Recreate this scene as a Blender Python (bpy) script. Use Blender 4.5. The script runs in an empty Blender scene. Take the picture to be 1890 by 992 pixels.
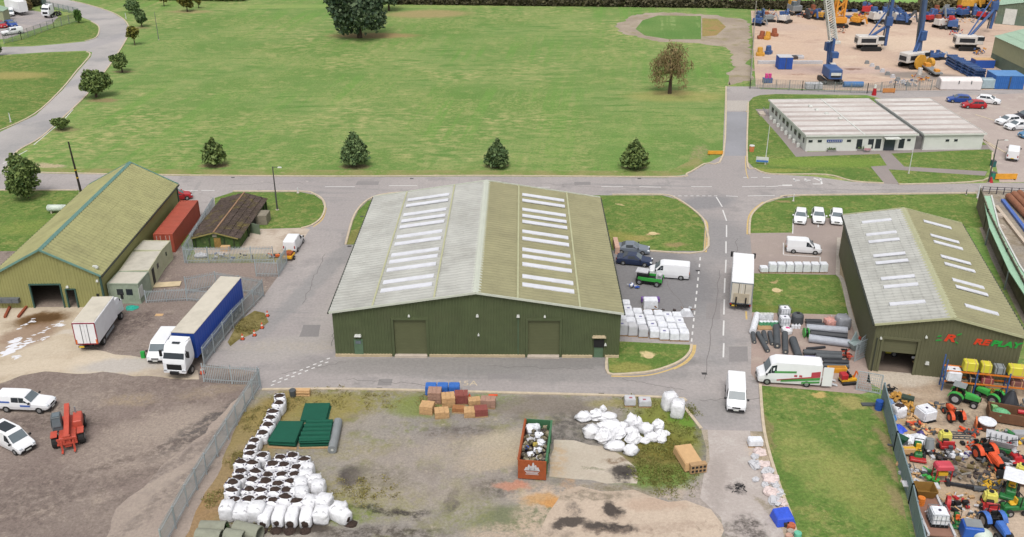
import bpy, bmesh, math, random
import numpy as np
from mathutils import Vector, Matrix
sc = bpy.context.scene
COL = sc.collection
R = math.radians
PI = math.pi
rnd = random.Random(7)

# ------------------------------------------------------------------ camera, world, sun, exposure
CAM_H = 52.5
FPX, PCX, PCY = 1760.0, 945.0, 496.0
PITCH = R(25.4)
cam = bpy.data.cameras.new('camera')
cam.sensor_width = 36.0
cam.lens = 36.0 * FPX / 1890.0
cam.clip_start = 1.0
cam.clip_end = 4000.0
cam_o = bpy.data.objects.new('camera', cam)
COL.objects.link(cam_o)
cam_o.location = (0, 0, CAM_H)
cam_o.rotation_euler = (PI / 2 - PITCH, 0, 0)
sc.camera = cam_o

SUN_EL, SUN_AZ = 62.0, 186.0          # compass style: 0 = +Y, clockwise
wd = bpy.data.worlds.new('World')
sc.world = wd
wd.use_nodes = True
wn = wd.node_tree
wn.nodes.clear()
sky = wn.nodes.new('ShaderNodeTexSky')
sky.sky_type = 'NISHITA'
sky.sun_disc = False
sky.sun_elevation = R(SUN_EL)
sky.sun_rotation = R(SUN_AZ)
sky.air_density = 1.0
sky.dust_density = 4.0
hs = wn.nodes.new('ShaderNodeHueSaturation')
hs.inputs['Saturation'].default_value = 0.18
bg = wn.nodes.new('ShaderNodeBackground')
bg.inputs['Strength'].default_value = 0.15
wo = wn.nodes.new('ShaderNodeOutputWorld')
wn.links.new(sky.outputs[0], hs.inputs['Color'])
wn.links.new(hs.outputs[0], bg.inputs['Color'])
wn.links.new(bg.outputs[0], wo.inputs['Surface'])

sl = bpy.data.lights.new('sun', 'SUN')
sl.energy = 1.4
sl.angle = R(24)
sl.color = (1.0, 0.96, 0.90)
so = bpy.data.objects.new('sun', sl)
COL.objects.link(so)
so.rotation_euler = (R(90 - SUN_EL), 0, R(180 - SUN_AZ))
so.location = (0, 0, 120)

sc.view_settings.view_transform = 'Standard'
sc.view_settings.look = 'None'
sc.view_settings.gamma = 1.0
sc.view_settings.use_curve_mapping = False
sc.view_settings.exposure = 0.27
sc.render.engine = 'CYCLES'
sc.cycles.use_denoising = True
sc.cycles.max_bounces = 4
sc.cycles.diffuse_bounces = 2
sc.cycles.glossy_bounces = 2
sc.cycles.transparent_max_bounces = 6

# ------------------------------------------------------------------ photogrammetry helpers
_S, _C = math.sin(PITCH), math.cos(PITCH)
def G(px, py, z=0.0):
    """where the sight line through a pixel of the photograph meets height z"""
    u, v = px - PCX, py - PCY
    t = (CAM_H - z) / (FPX * _S + v * _C)
    return Vector((u * t, (FPX * _C - v * _S) * t, z))
def Prow(x, y, z):
    zz = z - CAM_H
    return PCY - FPX * (y * _S + zz * _C) / (y * _C - zz * _S)
def height(px, py, top):
    p = G(px, py)
    lo, hi = 0.0, 90.0
    for _ in range(40):
        m = (lo + hi) / 2
        if Prow(p.x, p.y, m) > top: lo = m
        else: hi = m
    return lo
def ang(a, b): return math.atan2(b.y - a.y, b.x - a.x)

# ------------------------------------------------------------------ materials
def lin(c):
    return tuple(((v / 255) / 12.92 if v / 255 <= .04045 else ((v / 255 + .055) / 1.055) ** 2.4) for v in c)
KA = 0.74
def alb(c): return tuple(min(v * KA, .82) for v in lin(c)) + (1,)
_mats = {}
def mat(name, c, rough=.6, metal=0.0, var=.14, scale=1.3, dirt=.0, bump=0.0, spec=.4):
    if name in _mats: return _mats[name]
    m = bpy.data.materials.new(name)
    m.use_nodes = True
    nt = m.node_tree
    b = nt.nodes['Principled BSDF']
    geo = nt.nodes.new('ShaderNodeNewGeometry')
    n = nt.nodes.new('ShaderNodeTexNoise')
    n.inputs['Scale'].default_value = scale
    n.inputs['Detail'].default_value = 6
    n.inputs['Roughness'].default_value = .65
    nt.links.new(geo.outputs['Position'], n.inputs['Vector'])
    mr = nt.nodes.new('ShaderNodeMapRange')
    mr.inputs[1].default_value = .3; mr.inputs[2].default_value = .7
    mr.inputs[3].default_value = 1 - var; mr.inputs[4].default_value = 1 + var
    nt.links.new(n.outputs[0], mr.inputs[0])
    mx = nt.nodes.new('ShaderNodeMix'); mx.data_type = 'RGBA'; mx.blend_type = 'MULTIPLY'
    mx.inputs[0].default_value = 1
    mx.inputs[6].default_value = alb(c)
    nt.links.new(mr.outputs[0], mx.inputs[7])
    out = mx.outputs[2]
    if dirt:
        n2 = nt.nodes.new('ShaderNodeTexNoise')
        n2.inputs['Scale'].default_value = scale * .45
        n2.inputs['Detail'].default_value = 8
        n2.inputs['Roughness'].default_value = .75
        nt.links.new(geo.outputs['Position'], n2.inputs['Vector'])
        m2 = nt.nodes.new('ShaderNodeMapRange')
        m2.inputs[1].default_value = .48; m2.inputs[2].default_value = .72
        m2.inputs[3].default_value = 0; m2.inputs[4].default_value = dirt
        nt.links.new(n2.outputs[0], m2.inputs[0])
        mx2 = nt.nodes.new('ShaderNodeMix'); mx2.data_type = 'RGBA'
        mx2.inputs[7].default_value = alb((96, 88, 74))
        nt.links.new(m2.outputs[0], mx2.inputs[0])
        nt.links.new(out, mx2.inputs[6])
        out = mx2.outputs[2]
    nt.links.new(out, b.inputs['Base Color'])
    b.inputs['Roughness'].default_value = rough
    b.inputs['Metallic'].default_value = metal
    b.inputs['Specular IOR Level'].default_value = spec
    if bump:
        bp = nt.nodes.new('ShaderNodeBump')
        bp.inputs['Strength'].default_value = bump
        bp.inputs['Distance'].default_value = .1
        nt.links.new(n.outputs[0], bp.inputs['Height'])
        nt.links.new(bp.outputs[0], b.inputs['Normal'])
    _mats[name] = m
    return m

def ground_mat(name, c1, c2, c3=None, s1=.06, s2=.5, fine=5.0, amp=.14, splats=(), streak=None, bump=.25):
    """broad colour drift c1/c2, patches of c3, grain, and stains (splats) with a place and a shape of their own"""
    m = bpy.data.materials.new(name)
    m.use_nodes = True
    nt = m.node_tree; L = nt.links.new
    b = nt.nodes['Principled BSDF']
    geo = nt.nodes.new('ShaderNodeNewGeometry')
    pos = geo.outputs['Position']
    def noise(scale, vec=pos, det=7, ro=.65):
        n = nt.nodes.new('ShaderNodeTexNoise')
        n.inputs['Scale'].default_value = scale
        n.inputs['Detail'].default_value = det
        n.inputs['Roughness'].default_value = ro
        L(vec, n.inputs['Vector'])
        return n
    def ramp(src, a, z, o0=0.0, o1=1.0):
        r = nt.nodes.new('ShaderNodeMapRange')
        r.interpolation_type = 'SMOOTHSTEP'
        for i, v in ((1, a), (2, z), (3, o0), (4, o1)): r.inputs[i].default_value = v
        L(src, r.inputs[0])
        return r.outputs[0]
    def mix(f, a, c, blend='MIX'):
        x = nt.nodes.new('ShaderNodeMix'); x.data_type = 'RGBA'; x.blend_type = blend
        if hasattr(f, 'node'): L(f, x.inputs[0])
        else: x.inputs[0].default_value = f
        for v, i in ((a, 6), (c, 7)):
            if hasattr(v, 'node'): L(v, x.inputs[i])
            else: x.inputs[i].default_value = v
        return x.outputs[2]
    n1 = noise(s1); n2 = noise(s2); n3 = noise(fine, det=4)
    col = mix(ramp(n1.outputs[0], .38, .62), alb(c1), alb(c2))
    if c3: col = mix(ramp(n2.outputs[0], .50, .68, 0, .85), col, alb(c3))
    if streak:
        for (rot, sx, sy, sc_, col2, lo, hi, mask) in streak:
            mp = nt.nodes.new('ShaderNodeMapping')
            mp.inputs['Rotation'].default_value = (0, 0, rot)
            L(pos, mp.inputs['Vector'])
            mp2 = nt.nodes.new('ShaderNodeMapping')
            mp2.inputs['Scale'].default_value = (sx, sy, 1)
            L(mp.outputs[0], mp2.inputs['Vector'])
            nn = noise(sc_, mp2.outputs[0], 5, .6)
            f = ramp(nn.outputs[0], lo, hi, 0, .7)
            nm = noise(mask)
            mu = nt.nodes.new('ShaderNodeMath'); mu.operation = 'MULTIPLY'
            L(f, mu.inputs[0]); L(ramp(nm.outputs[0], .42, .62), mu.inputs[1])
            col = mix(mu.outputs[0], col, alb(col2))
    if splats:
        nd = noise(.55, det=6, ro=.7)
        sub = nt.nodes.new('ShaderNodeVectorMath'); sub.operation = 'MULTIPLY_ADD'
        sub.inputs[1].default_value = (2.6, 2.6, 0); sub.inputs[2].default_value = (-1.3, -1.3, 0)
        L(nd.outputs['Color'], sub.inputs[0])
        ad = nt.nodes.new('ShaderNodeVectorMath'); ad.operation = 'ADD'
        L(sub.outputs[0], ad.inputs[0]); L(pos, ad.inputs[1])
        nh = ramp(noise(1.4, det=8, ro=.75).outputs[0], .35, .62)
        for s in splats:
            px, py, rx, ry, rot, c, st = s[:7]
            p = G(px, py)
            mp = nt.nodes.new('ShaderNodeMapping'); mp.vector_type = 'TEXTURE'
            mp.inputs['Location'].default_value = (p.x, p.y, 0)
            mp.inputs['Rotation'].default_value = (0, 0, R(rot))
            mp.inputs['Scale'].default_value = (rx, ry, 1e4)
            L(ad.outputs[0], mp.inputs['Vector'])
            ln = nt.nodes.new('ShaderNodeVectorMath'); ln.operation = 'LENGTH'
            L(mp.outputs[0], ln.inputs[0])
            f = ramp(ln.outputs['Value'], .55, 1.15, st, 0)
            if len(s) > 7:
                mu = nt.nodes.new('ShaderNodeMath'); mu.operation = 'MULTIPLY'
                L(f, mu.inputs[0]); L(nh, mu.inputs[1]); f = mu.outputs[0]
            col = mix(f, col, alb(c))
    g = ramp(n3.outputs[0], .3, .7, 1 - amp, 1 + amp)
    g2 = ramp(noise(fine * 5, det=3).outputs[0], .3, .7, 1 - amp, 1 + amp)
    col = mix(1.0, col, g, 'MULTIPLY')
    col = mix(1.0, col, g2, 'MULTIPLY')
    L(col, b.inputs['Base Color'])
    b.inputs['Roughness'].default_value = .95
    b.inputs['Specular IOR Level'].default_value = .15
    if bump:
        bp = nt.nodes.new('ShaderNodeBump')
        bp.inputs['Strength'].default_value = bump
        bp.inputs['Distance'].default_value = .15
        L(n3.outputs[0], bp.inputs['Height'])
        L(bp.outputs[0], b.inputs['Normal'])
    return m

def leaf_mat(name, c1, c2):
    m = bpy.data.materials.new(name)
    m.use_nodes = True
    nt = m.node_tree; L = nt.links.new
    b = nt.nodes['Principled BSDF']
    geo = nt.nodes.new('ShaderNodeNewGeometry')
    n = nt.nodes.new('ShaderNodeTexNoise'); n.inputs['Scale'].default_value = .9
    L(geo.outputs['Position'], n.inputs['Vector'])
    ad = nt.nodes.new('ShaderNodeMath'); ad.operation = 'ADD'
    L(n.outputs[0], ad.inputs[0]); L(geo.outputs['Random Per Island'], ad.inputs[1])
    mr = nt.nodes.new('ShaderNodeMapRange')
    mr.inputs[1].default_value = .4; mr.inputs[2].default_value = 1.6
    L(ad.outputs[0], mr.inputs[0])
    x = nt.nodes.new('ShaderNodeMix'); x.data_type = 'RGBA'
    x.inputs[6].default_value = alb(c1); x.inputs[7].default_value = alb(c2)
    L(mr.outputs[0], x.inputs[0])
    L(x.outputs[2], b.inputs['Base Color'])
    b.inputs['Roughness'].default_value = .7
    b.inputs['Specular IOR Level'].default_value = .2
    return m

# ------------------------------------------------------------------ mesh builder
class MB:
    def __init__(s): s.v = []; s.f = []
    def add(s, vs, fs):
        o = len(s.v)
        s.v += [tuple(v) for v in vs]
        s.f += [tuple(i + o for i in f) for f in fs]
        return s
    def hexa(s, p):
        return s.add(p, [(3, 2, 1, 0), (4, 5, 6, 7), (0, 1, 5, 4), (1, 2, 6, 5), (2, 3, 7, 6), (3, 0, 4, 7)])
    def box(s, c, d, rz=0.0, taper=1.0, M=None):
        x, y, z = d[0] / 2, d[1] / 2, d[2] / 2
        p = [(-x, -y, -z), (x, -y, -z), (x, y, -z), (-x, y, -z)]
        p += [(a * taper, b_ * taper, z) for a, b_, _ in p]
        ca, sa = math.cos(rz), math.sin(rz)
        q = [Vector((a * ca - b_ * sa, a * sa + b_ * ca, e)) for a, b_, e in p]
        if M is not None: q = [M @ v for v in q]
        cc = Vector(c)
        return s.hexa([v + cc for v in q])
    def bar(s, a, b, w, h=None):
        """square bar from a to b"""
        a, b = Vector(a), Vector(b)
        h = h or w
        d = (b - a).normalized()
        up = Vector((0, 0, 1)) if abs(d.z) < .95 else Vector((1, 0, 0))
        sx = d.cross(up).normalized() * (w / 2)
        sz = sx.cross(d).normalized() * (h / 2)
        return s.hexa([a - sx - sz, a + sx - sz, b + sx - sz, b - sx - sz, a - sx + sz, a + sx + sz, b + sx + sz, b - sx + sz])
    def cyl(s, a, b, r0, r1=None, n=12, cap=True):
        a, b = Vector(a), Vector(b)
        r1 = r0 if r1 is None else r1
        d = (b - a).normalized()
        up = Vector((0, 0, 1)) if abs(d.z) < .95 else Vector((1, 0, 0))
        sx = d.cross(up).normalized(); sy = d.cross(sx).normalized()
        vs = []
        for p, r in ((a, r0), (b, r1)):
            for i in range(n):
                t = 2 * PI * i / n
                vs.append(p + sx * (r * math.cos(t)) + sy * (r * math.sin(t)))
        fs = [(i, i + n, (i + 1) % n + n, (i + 1) % n) for i in range(n)]
        if cap: fs += [tuple(range(n)), tuple(range(2 * n - 1, n - 1, -1))]
        return s.add(vs, fs)
    def tube(s, a, b, r, ri, n=14):
        """open pipe with wall"""
        a, b = Vector(a), Vector(b)
        d = (b - a).normalized()
        up = Vector((0, 0, 1)) if abs(d.z) < .95 else Vector((1, 0, 0))
        sx = d.cross(up).normalized(); sy = d.cross(sx).normalized()
        vs = []
        for p, rr in ((a, r), (b, r), (b, ri), (a, ri)):
            for i in range(n):
                t = 2 * PI * i / n
                vs.append(p + sx * (rr * math.cos(t)) + sy * (rr * math.sin(t)))
        fs = []
        for k in range(4):
            k2 = (k + 1) % 4
            fs += [(k * n + i, k2 * n + i, k2 * n + (i + 1) % n, k * n + (i + 1) % n) for i in range(n)]
        return s.add(vs, fs)
    def loft(s, rings):
        n = len(rings[0]); vs = [p for r in rings for p in r]; fs = []
        for k in range(len(rings) - 1):
            fs += [(k * n + i, k * n + (i + 1) % n, (k + 1) * n + (i + 1) % n, (k + 1) * n + i) for i in range(n)]
        fs += [tuple(range(n - 1, -1, -1)), tuple(range((len(rings) - 1) * n, len(rings) * n))]
        return s.add(vs, fs)
    def prism(s, prof, y0, y1):
        """profile in x,z pushed along y"""
        n = len(prof)
        return s.loft([[(x, y0, z) for x, z in prof], [(x, y1, z) for x, z in prof]])
    def panel(s, q, inset=.08, off=.012, th=.012, ctr=(0, 0, 1)):
        q = [Vector(p) for p in q]
        c = sum(q, Vector()) / 4
        nrm = (q[1] - q[0]).cross(q[3] - q[0]).normalized()
        if nrm.dot(c - Vector(ctr)) < 0: nrm = -nrm
        q = [p + (c - p) * inset for p in q]
        return s.hexa([p + nrm * (off - th) for p in q] + [p + nrm * off for p in q])
    def blob(s, c, r, n=8, m=6, jit=.0, seed=0, squash=1.0, flat=False):
        rr = random.Random(seed)
        c = Vector(c); vs = []; fs = []
        for j in range(m + 1):
            ph = PI * j / m
            for i in range(n):
                t = 2 * PI * i / n
                sx, sy, sz = math.sin(ph) * math.cos(t), math.sin(ph) * math.sin(t), math.cos(ph)
                e = squash
                f = lambda v: math.copysign(abs(v) ** e, v)
                k = 1 + rr.uniform(-jit, jit)
                z = f(sz) * r[2] * k
                if flat: z = max(z, -r[2] * .98)
                vs.append(c + Vector((f(sx) * r[0] * k, f(sy) * r[1] * k, z)))
        for j in range(m):
            for i in range(n):
                a = j * n + i; b = j * n + (i + 1) % n
                fs.append((a, a + n, b + n, b))
        return s.add(vs, fs)
    def build(s, name, m, parent=None, bevel=0.0, smooth=False, seg=1):
        me = bpy.data.meshes.new(name)
        me.from_pydata(s.v, [], s.f)
        if bevel:
            bm = bmesh.new(); bm.from_mesh(me)
            bmesh.ops.remove_doubles(bm, verts=bm.verts, dist=1e-5)
            bmesh.ops.recalc_face_normals(bm, faces=bm.faces)
            ed = [e for e in bm.edges if len(e.link_faces) == 2 and e.calc_face_angle(0) > .5]
            bmesh.ops.bevel(bm, geom=ed, offset=bevel, segments=seg, affect='EDGES', clamp_overlap=True)
            bm.to_mesh(me); bm.free()
        if smooth: me.polygons.foreach_set('use_smooth', [True] * len(me.polygons))
        me.materials.append(m)
        o = bpy.data.objects.new(name, me)
        COL.objects.link(o)
        if parent is not None: o.parent = parent
        return o

def thing(name, label, cat, loc=(0, 0, 0), rz=0.0, group=None):
    o = bpy.data.objects.new(name, None)
    COL.objects.link(o)
    o.empty_display_size = .3
    o.location = loc; o.rotation_euler = (0, 0, rz)
    o['label'] = label; o['category'] = cat
    if group: o['group'] = group
    return o
def tag(o, label, cat, group=None):
    o['label'] = label; o['category'] = cat
    if group: o['group'] = group
    return o
def dup(root, loc, rz=0.0, label=None, group=None, scale=None):
    c = root.copy(); COL.objects.link(c)
    c.location = loc; c.rotation_euler = (0, 0, rz)
    if label: c['label'] = label
    if group: c['group'] = group
    if scale: c.scale = scale
    for ch in list(root.children):
        d = ch.copy(); COL.objects.link(d); d.parent = c
        for g in list(ch.children):
            e = g.copy(); COL.objects.link(e); e.parent = d
    return c
ORD = ['first', 'second', 'third', 'fourth', 'fifth', 'sixth', 'seventh', 'eighth', 'ninth', 'tenth', 'eleventh', 'twelfth', 'thirteenth', 'fourteenth']

def crom(pts, k=5, closed=True):
    out = []; n = len(pts)
    P2 = [Vector((p[0], p[1])) for p in pts]
    for i in range(n if closed else n - 1):
        a, b, c, d = (P2[(i + j) % n] if closed else P2[min(max(i + j, 0), n - 1)] for j in (-1, 0, 1, 2))
        for q in range(k):
            t = q / k
            out.append(.5 * ((2 * b) + (c - a) * t + (2 * a - 5 * b + 4 * c - d) * t * t + (3 * b - a - 3 * c + d) * t ** 3))
    if not closed: out.append(P2[-1])
    return out
def jag(w, amp, seed=1, step=1.2):
    rr = random.Random(seed); out = []
    for a, b in zip(w, w[1:] + w[:1]):
        n = max(1, int((b - a).length / step)); d = (b - a).normalized(); q = Vector((-d.y, d.x, 0)); o = 0
        for i in range(n):
            o = o * .6 + rr.uniform(-amp, amp); out.append(a + (b - a) * (i / n) + q * o * (1 if i else .3))
    return out
def sheet(name, pts, z, m, smooth=False, rag=0.0):
    """flat piece of ground, outline traced in the photograph and laid out on the ground"""
    w = [G(*p) for p in pts]
    if smooth: w = [Vector((p.x, p.y, 0)) for p in crom(w)]
    if rag: w = jag(w, rag, len(pts))
    me = bpy.data.meshes.new(name)
    me.from_pydata([(p.x, p.y, z) for p in w], [], [tuple(range(len(w)))])
    me.materials.append(m)
    o = bpy.data.objects.new(name, me)
    COL.objects.link(o)
    if me.polygons[0].normal.z < 0: me.flip_normals()
    o['kind'] = 'structure'
    return o
def ribbon(name, runs, width, z0, z1, m, kind='structure', smooth=True, offs=0.0):
    """kerbs and painted lines along traced runs; z1 > z0 gives it height"""
    mb = MB()
    for pts in runs:
        w = [G(*p) for p in pts]
        if smooth and len(w) > 2: w = [Vector((p.x, p.y, 0)) for p in crom(w, 4, False)]
        L = []
        for i, p in enumerate(w):
            d = (w[min(i + 1, len(w) - 1)] - w[max(i - 1, 0)]); d.z = 0; d.normalize()
            nn = Vector((-d.y, d.x, 0))
            L.append((p + nn * (offs - width / 2), p + nn * (offs + width / 2)))
        rings = [[(a.x, a.y, z0), (b.x, b.y, z0), (b.x, b.y, z1), (a.x, a.y, z1)] for a, b in L]
        mb.loft(rings)
    o = mb.build(name, m)
    o['kind'] = kind
    return o
def rowsum(a, b, n): return [(a[0] + (b[0] - a[0]) * i / (n - 1), a[1] + (b[1] - a[1]) * i / (n - 1)) for i in range(n)]
# ------------------------------------------------------------------ the ground
TAN = (176, 168, 110)
g_field = ground_mat('field_grass', (106, 139, 70), (126, 150, 86), (152, 160, 100), s1=.03, s2=.3, fine=3.0, amp=.17, streak=[
    (R(-3), .34, .7, 1.3, (190, 180, 126), .45, .63, .022), (R(4), .5, 1.2, 2.2, (176, 176, 112), .46, .66, .05), (R(-84), .012, .5, .7, (112, 152, 72), .48, .56, .02), (R(-80), .10, .85, .8, (178, 174, 122), .56, .80, .012),
    (R(-2), .10, .5, .9, (86, 130, 58), .48, .64, .03), (R(0), .8, 1.0, .8, (156, 160, 106), .52, .7, .05)],
    splats=[(690, 66, 13, 4, 0, (168, 140, 100), .8), (790, 26, 14, 7, 5, (172, 150, 108), .75), (1250, 178, 12, 5, 0, (164, 160, 96), .6),
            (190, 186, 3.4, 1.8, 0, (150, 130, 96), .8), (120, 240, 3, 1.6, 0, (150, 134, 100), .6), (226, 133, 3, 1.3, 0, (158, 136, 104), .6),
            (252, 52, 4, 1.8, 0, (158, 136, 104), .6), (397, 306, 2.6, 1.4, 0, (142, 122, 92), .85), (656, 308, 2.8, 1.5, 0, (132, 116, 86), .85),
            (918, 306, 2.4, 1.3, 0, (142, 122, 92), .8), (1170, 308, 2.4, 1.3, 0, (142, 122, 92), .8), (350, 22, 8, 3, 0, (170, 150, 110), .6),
            (1240, 172, 5, 2.5, 0, (160, 146, 96), .6), (640, 318, 30, .7, 0, (176, 160, 126), .65, 1), (960, 318, 30, .7, 0, (176, 160, 126), .65, 1),
            (240, 316, 16, .8, 0, (178, 160, 128), .7, 1), (1290, 285, 1.6, 6, -18, (170, 150, 118), .7, 1), (85, 306, 4, 1.2, -12, (190, 172, 142), .9),
            (700, 12, 60, 4, 0, (150, 170, 96), .5)])
mb = MB(); mb.add([(-900, -300, 0), (900, -300, 0), (900, 1500, 0), (-900, 1500, 0)], [(0, 1, 2, 3)])
gr = mb.build('ground', g_field); gr['kind'] = 'structure'

ASPH = (168, 161, 159)
m_asph = ground_mat('asphalt', ASPH, (180, 173, 170), (154, 149, 148), s1=.05, s2=.2, fine=3.0, amp=.08, bump=.08, streak=[
    (R(4), .06, 1.2, .7, (146, 144, 144), .52, .66, .04), (R(86), .05, 1.0, .6, (150, 147, 146), .54, .68, .05), (0, 1, 1, .45, (126, 121, 119), .60, .74, .05), (0, 1, 1, .9, (194, 186, 180), .60, .74, .08)],
    splats=[(600, 500, 1.6, 22, -14, (148, 147, 147), .6), (1000, 668, 22, 1.5, 0, (126, 124, 122), .7), (1215, 520, 9, 13, 0, (130, 129, 131), .85),
            (1320, 440, 6, 9, 0, (142, 141, 142), .6), (1300, 375, 6, 3, 20, (140, 139, 141), .75), (780, 676, 16, 2.2, 0, (150, 146, 143), .8),
            (540, 640, 8, 3, 18, (178, 172, 166), .6), (790, 640, 40, 1.4, 0, (182, 172, 156), .35, 1), (1070, 690, 16, 2, 0, (138, 136, 134), .5),
            (1310, 620, 3, 9, 0, (154, 152, 152), .5), (905, 337, 3, .6, 0, (120, 118, 116), .7), (1310, 760, 4, 3, 0, (150, 147, 145), .6),
            (640, 560, 3.2, 9, -14, (184, 177, 172), .5)])
sheet('road', [(-160, 330), (12, 318), (60, 320), (330, 325), (620, 327), (900, 326), (1232, 328), (1268, 322), (1300, 305), (1335, 286),
               (1386, 288), (1398, 308), (1425, 322), (1500, 326), (1574, 336), (1690, 341), (1830, 338), (2050, 338), (2050, 362), (1800, 362),
               (1480, 372), (1440, 420), (1420, 600), (1420, 700), (1408, 800), (1290, 800), (1250, 737), (900, 728), (640, 721), (470, 722),
               (350, 700), (350, 640), (440, 500), (330, 420), (340, 352), (140, 352), (-160, 352)], .004, m_asph)
m_road2 = ground_mat('pale_asphalt', (186, 180, 177), (172, 168, 166), (158, 156, 156), s1=.05, s2=.1, fine=2.5, amp=.05, bump=.08,
    splats=[(150, 150, 2.6, 24, -33, (156, 155, 158), .55), (200, 75, 3, 14, -15, (164, 161, 163), .5), (90, 215, 2.4, 14, -48, (160, 158, 160), .5)])
sheet('curved_road', [(-160, 322), (14, 322), (20, 299), (33, 279), (70, 258), (100, 233), (160, 176), (186, 143), (213, 106), (233, 73), (238, 53), (229, 37), (206, 23),
                      (166, 10), (133, 2), (95, -8), (20, -16), (20, -8), (56, 1), (92, 11), (138, 22), (153, 33), (169, 39), (182, 48), (184, 59), (177, 71), (157, 77),
                      (118, 81), (59, 86), (8, 87), (-90, 88), (-90, 104), (4, 102), (79, 97), (157, 94), (170, 97), (168, 105), (144, 132), (116, 166), (66, 213), (0, 244), (-160, 300)], .006, m_road2)
m_patch = ground_mat('grey_tarmac', (160, 160, 165), (150, 150, 154), None, fine=3, amp=.04, bump=.05)
sheet('side_road', [(1339, 160), (1396, 160), (1405, 165), (1600, 168), (2000, 160), (2000, 185), (1640, 186), (1600, 176), (1433, 174), (1403, 177), (1386, 186), (1384, 300), (1333, 300)], .008, m_asph)
sheet('tarmac_patch', [(1342, 186), (1382, 186), (1381, 205), (1341, 205)], .012, ground_mat('beige_patch', (190, 182, 174), (184, 178, 170)))
sheet('tarmac_patch', [(1341, 207), (1380, 207), (1377, 288), (1338, 288)], .012, m_patch)
m_park = ground_mat('pink_gravel', (190, 176, 168), (180, 166, 160), (198, 186, 176), s1=.08, s2=.4, fine=4, amp=.06)
sheet('car_park', [(1612, 184), (2050, 166), (2050, 337), (1845, 337), (1833, 280), (1796, 248), (1740, 215), (1690, 190)], .012, m_park)

GR1, GR2, GR3 = (92, 122, 56), (112, 136, 68), (144, 146, 84)
m_lawn = ground_mat('lawn_grass', GR1, GR2, GR3, s1=.12, s2=.5, fine=3.2, amp=.18, streak=[(0, 1, 1, .9, (150, 150, 92), .46, .62, .09), (0, 1, 1, 2.2, (156, 154, 98), .52, .66, .2), (0, .8, 1, 1.4, (70, 106, 42), .5, .62, .12)], splats=[
    (1205, 432, 1, .5, 0, (206, 178, 136), .95), (1145, 378, .7, .4, 0, (196, 176, 130), .8), (1180, 440, 2.2, 1, 0, (164, 150, 96), .8),
    (1248, 452, 1.6, .8, 0, (160, 140, 100), .8), (1120, 440, 5, 3, 0, (158, 152, 84), .6), (1197, 654, .9, .7, 0, (216, 196, 146), .95), (1160, 680, 3, 1.4, 0, (160, 152, 88), .7),
    (1433, 535, .8, .5, 0, (218, 200, 150), .95), (1430, 521, .7, .4, 0, (190, 164, 120), .8), (1445, 372, 1.3, .6, 0, (160, 140, 100), .8),
    (1512, 730, 1, .7, 0, (200, 172, 112), .8), (1572, 745, 1.6, 1.4, 0, (166, 156, 100), .8), (1500, 850, 3, 6, 10, (150, 156, 90), .5), (1590, 900, 3, 6, 10, (150, 152, 88), .55),
    (1430, 315, 6, 1, 0, (160, 160, 84), .6), (1530, 300, 14, 3, 0, (130, 154, 70), .6), (1631, 770, .8, 3, 8, (150, 132, 98), .85), (1643, 820, .9, 3, 8, (150, 132, 98), .85), (1656, 875, .8, 3, 8, (150, 134, 98), .85), (1672, 940, .9, 3.4, 8, (152, 138, 100), .85), (1412, 780, .5, 5, -4, (140, 128, 90), .8), (60, 420, 6, 3, 10, (134, 148, 76), .5), (20, 140, 10, 4, 0, (172, 158, 100), .7),
    (650, 440, 1, 4, -10, (150, 136, 84), .6), (1420, 570, 6, .8, -8, (120, 130, 62), .6)])
def lawn(pts, smooth=False, z=.016): return sheet('lawn', pts, z, m_lawn, smooth)
lawn([(1381, 190), (1390, 180), (1403, 176), (1433, 174), (1535, 178), (1612, 181), (1720, 215), (1797, 249), (1822, 268), (1832, 282), (1829, 304), (1815, 333), (1690, 340),
      (1631, 338), (1574, 334), (1524, 323), (1425, 322), (1393, 312), (1379, 298)])
lawn([(640, 452), (652, 408), (662, 388), (678, 372), (700, 362), (740, 357), (900, 356), (900, 452)])
lawn([(1000, 361), (1222, 361), (1248, 368), (1272, 383), (1292, 400), (1301, 416), (1298, 464), (1000, 462)])
lawn([(1090, 628), (1276, 637), (1274, 648), (1262, 662), (1240, 674), (1205, 685), (1170, 688), (1124, 689), (1121, 640)])
lawn([(1383, 432), (1385, 404), (1394, 390), (1412, 376), (1440, 367), (1480, 362), (1802, 358), (1815, 420), (1570, 430), (1560, 404), (1464, 404), (1463, 432)])
lawn([(1391, 505), (1545, 508), (1568, 582), (1388, 577)])
lawn([(1403, 711), (1585, 727), (1624, 744), (1640, 800), (1690, 1040), (1460, 1040), (1411, 800)])
lawn([(-200, 352), (143, 352), (180, 352), (60, 464), (-200, 464)])
lawn([(396, 366), (430, 355), (555, 355), (580, 360), (594, 370), (599, 384), (592, 402), (575, 415), (555, 421), (490, 423), (400, 420)])
lawn([(8, 85), (59, 84), (118, 79), (157, 75), (176, 69), (182, 58), (180, 49), (168, 41), (150, 36), (95, 52), (10, 76)], z=.012)
lawn([(-120, 106), (4, 104), (79, 99), (156, 96), (164, 100), (142, 130), (114, 164), (64, 210), (-2, 241), (-120, 280)], z=.012)
lawn([(100, 38), (112, 30), (138, 26), (146, 30), (135, 34), (106, 40)], z=.02)
m_verge = ground_mat('verge_grass', (150, 146, 96), (116, 142, 70), (170, 156, 116), s1=.3, s2=.6, fine=3, amp=.12)
sheet('verge', [(25, 312), (110, 311), (330, 313), (900, 315), (1235, 316), (1268, 300), (1285, 290), (1300, 300), (1268, 320), (1235, 326), (900, 324), (330, 323), (60, 318), (14, 318)], .012, m_verge)

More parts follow.
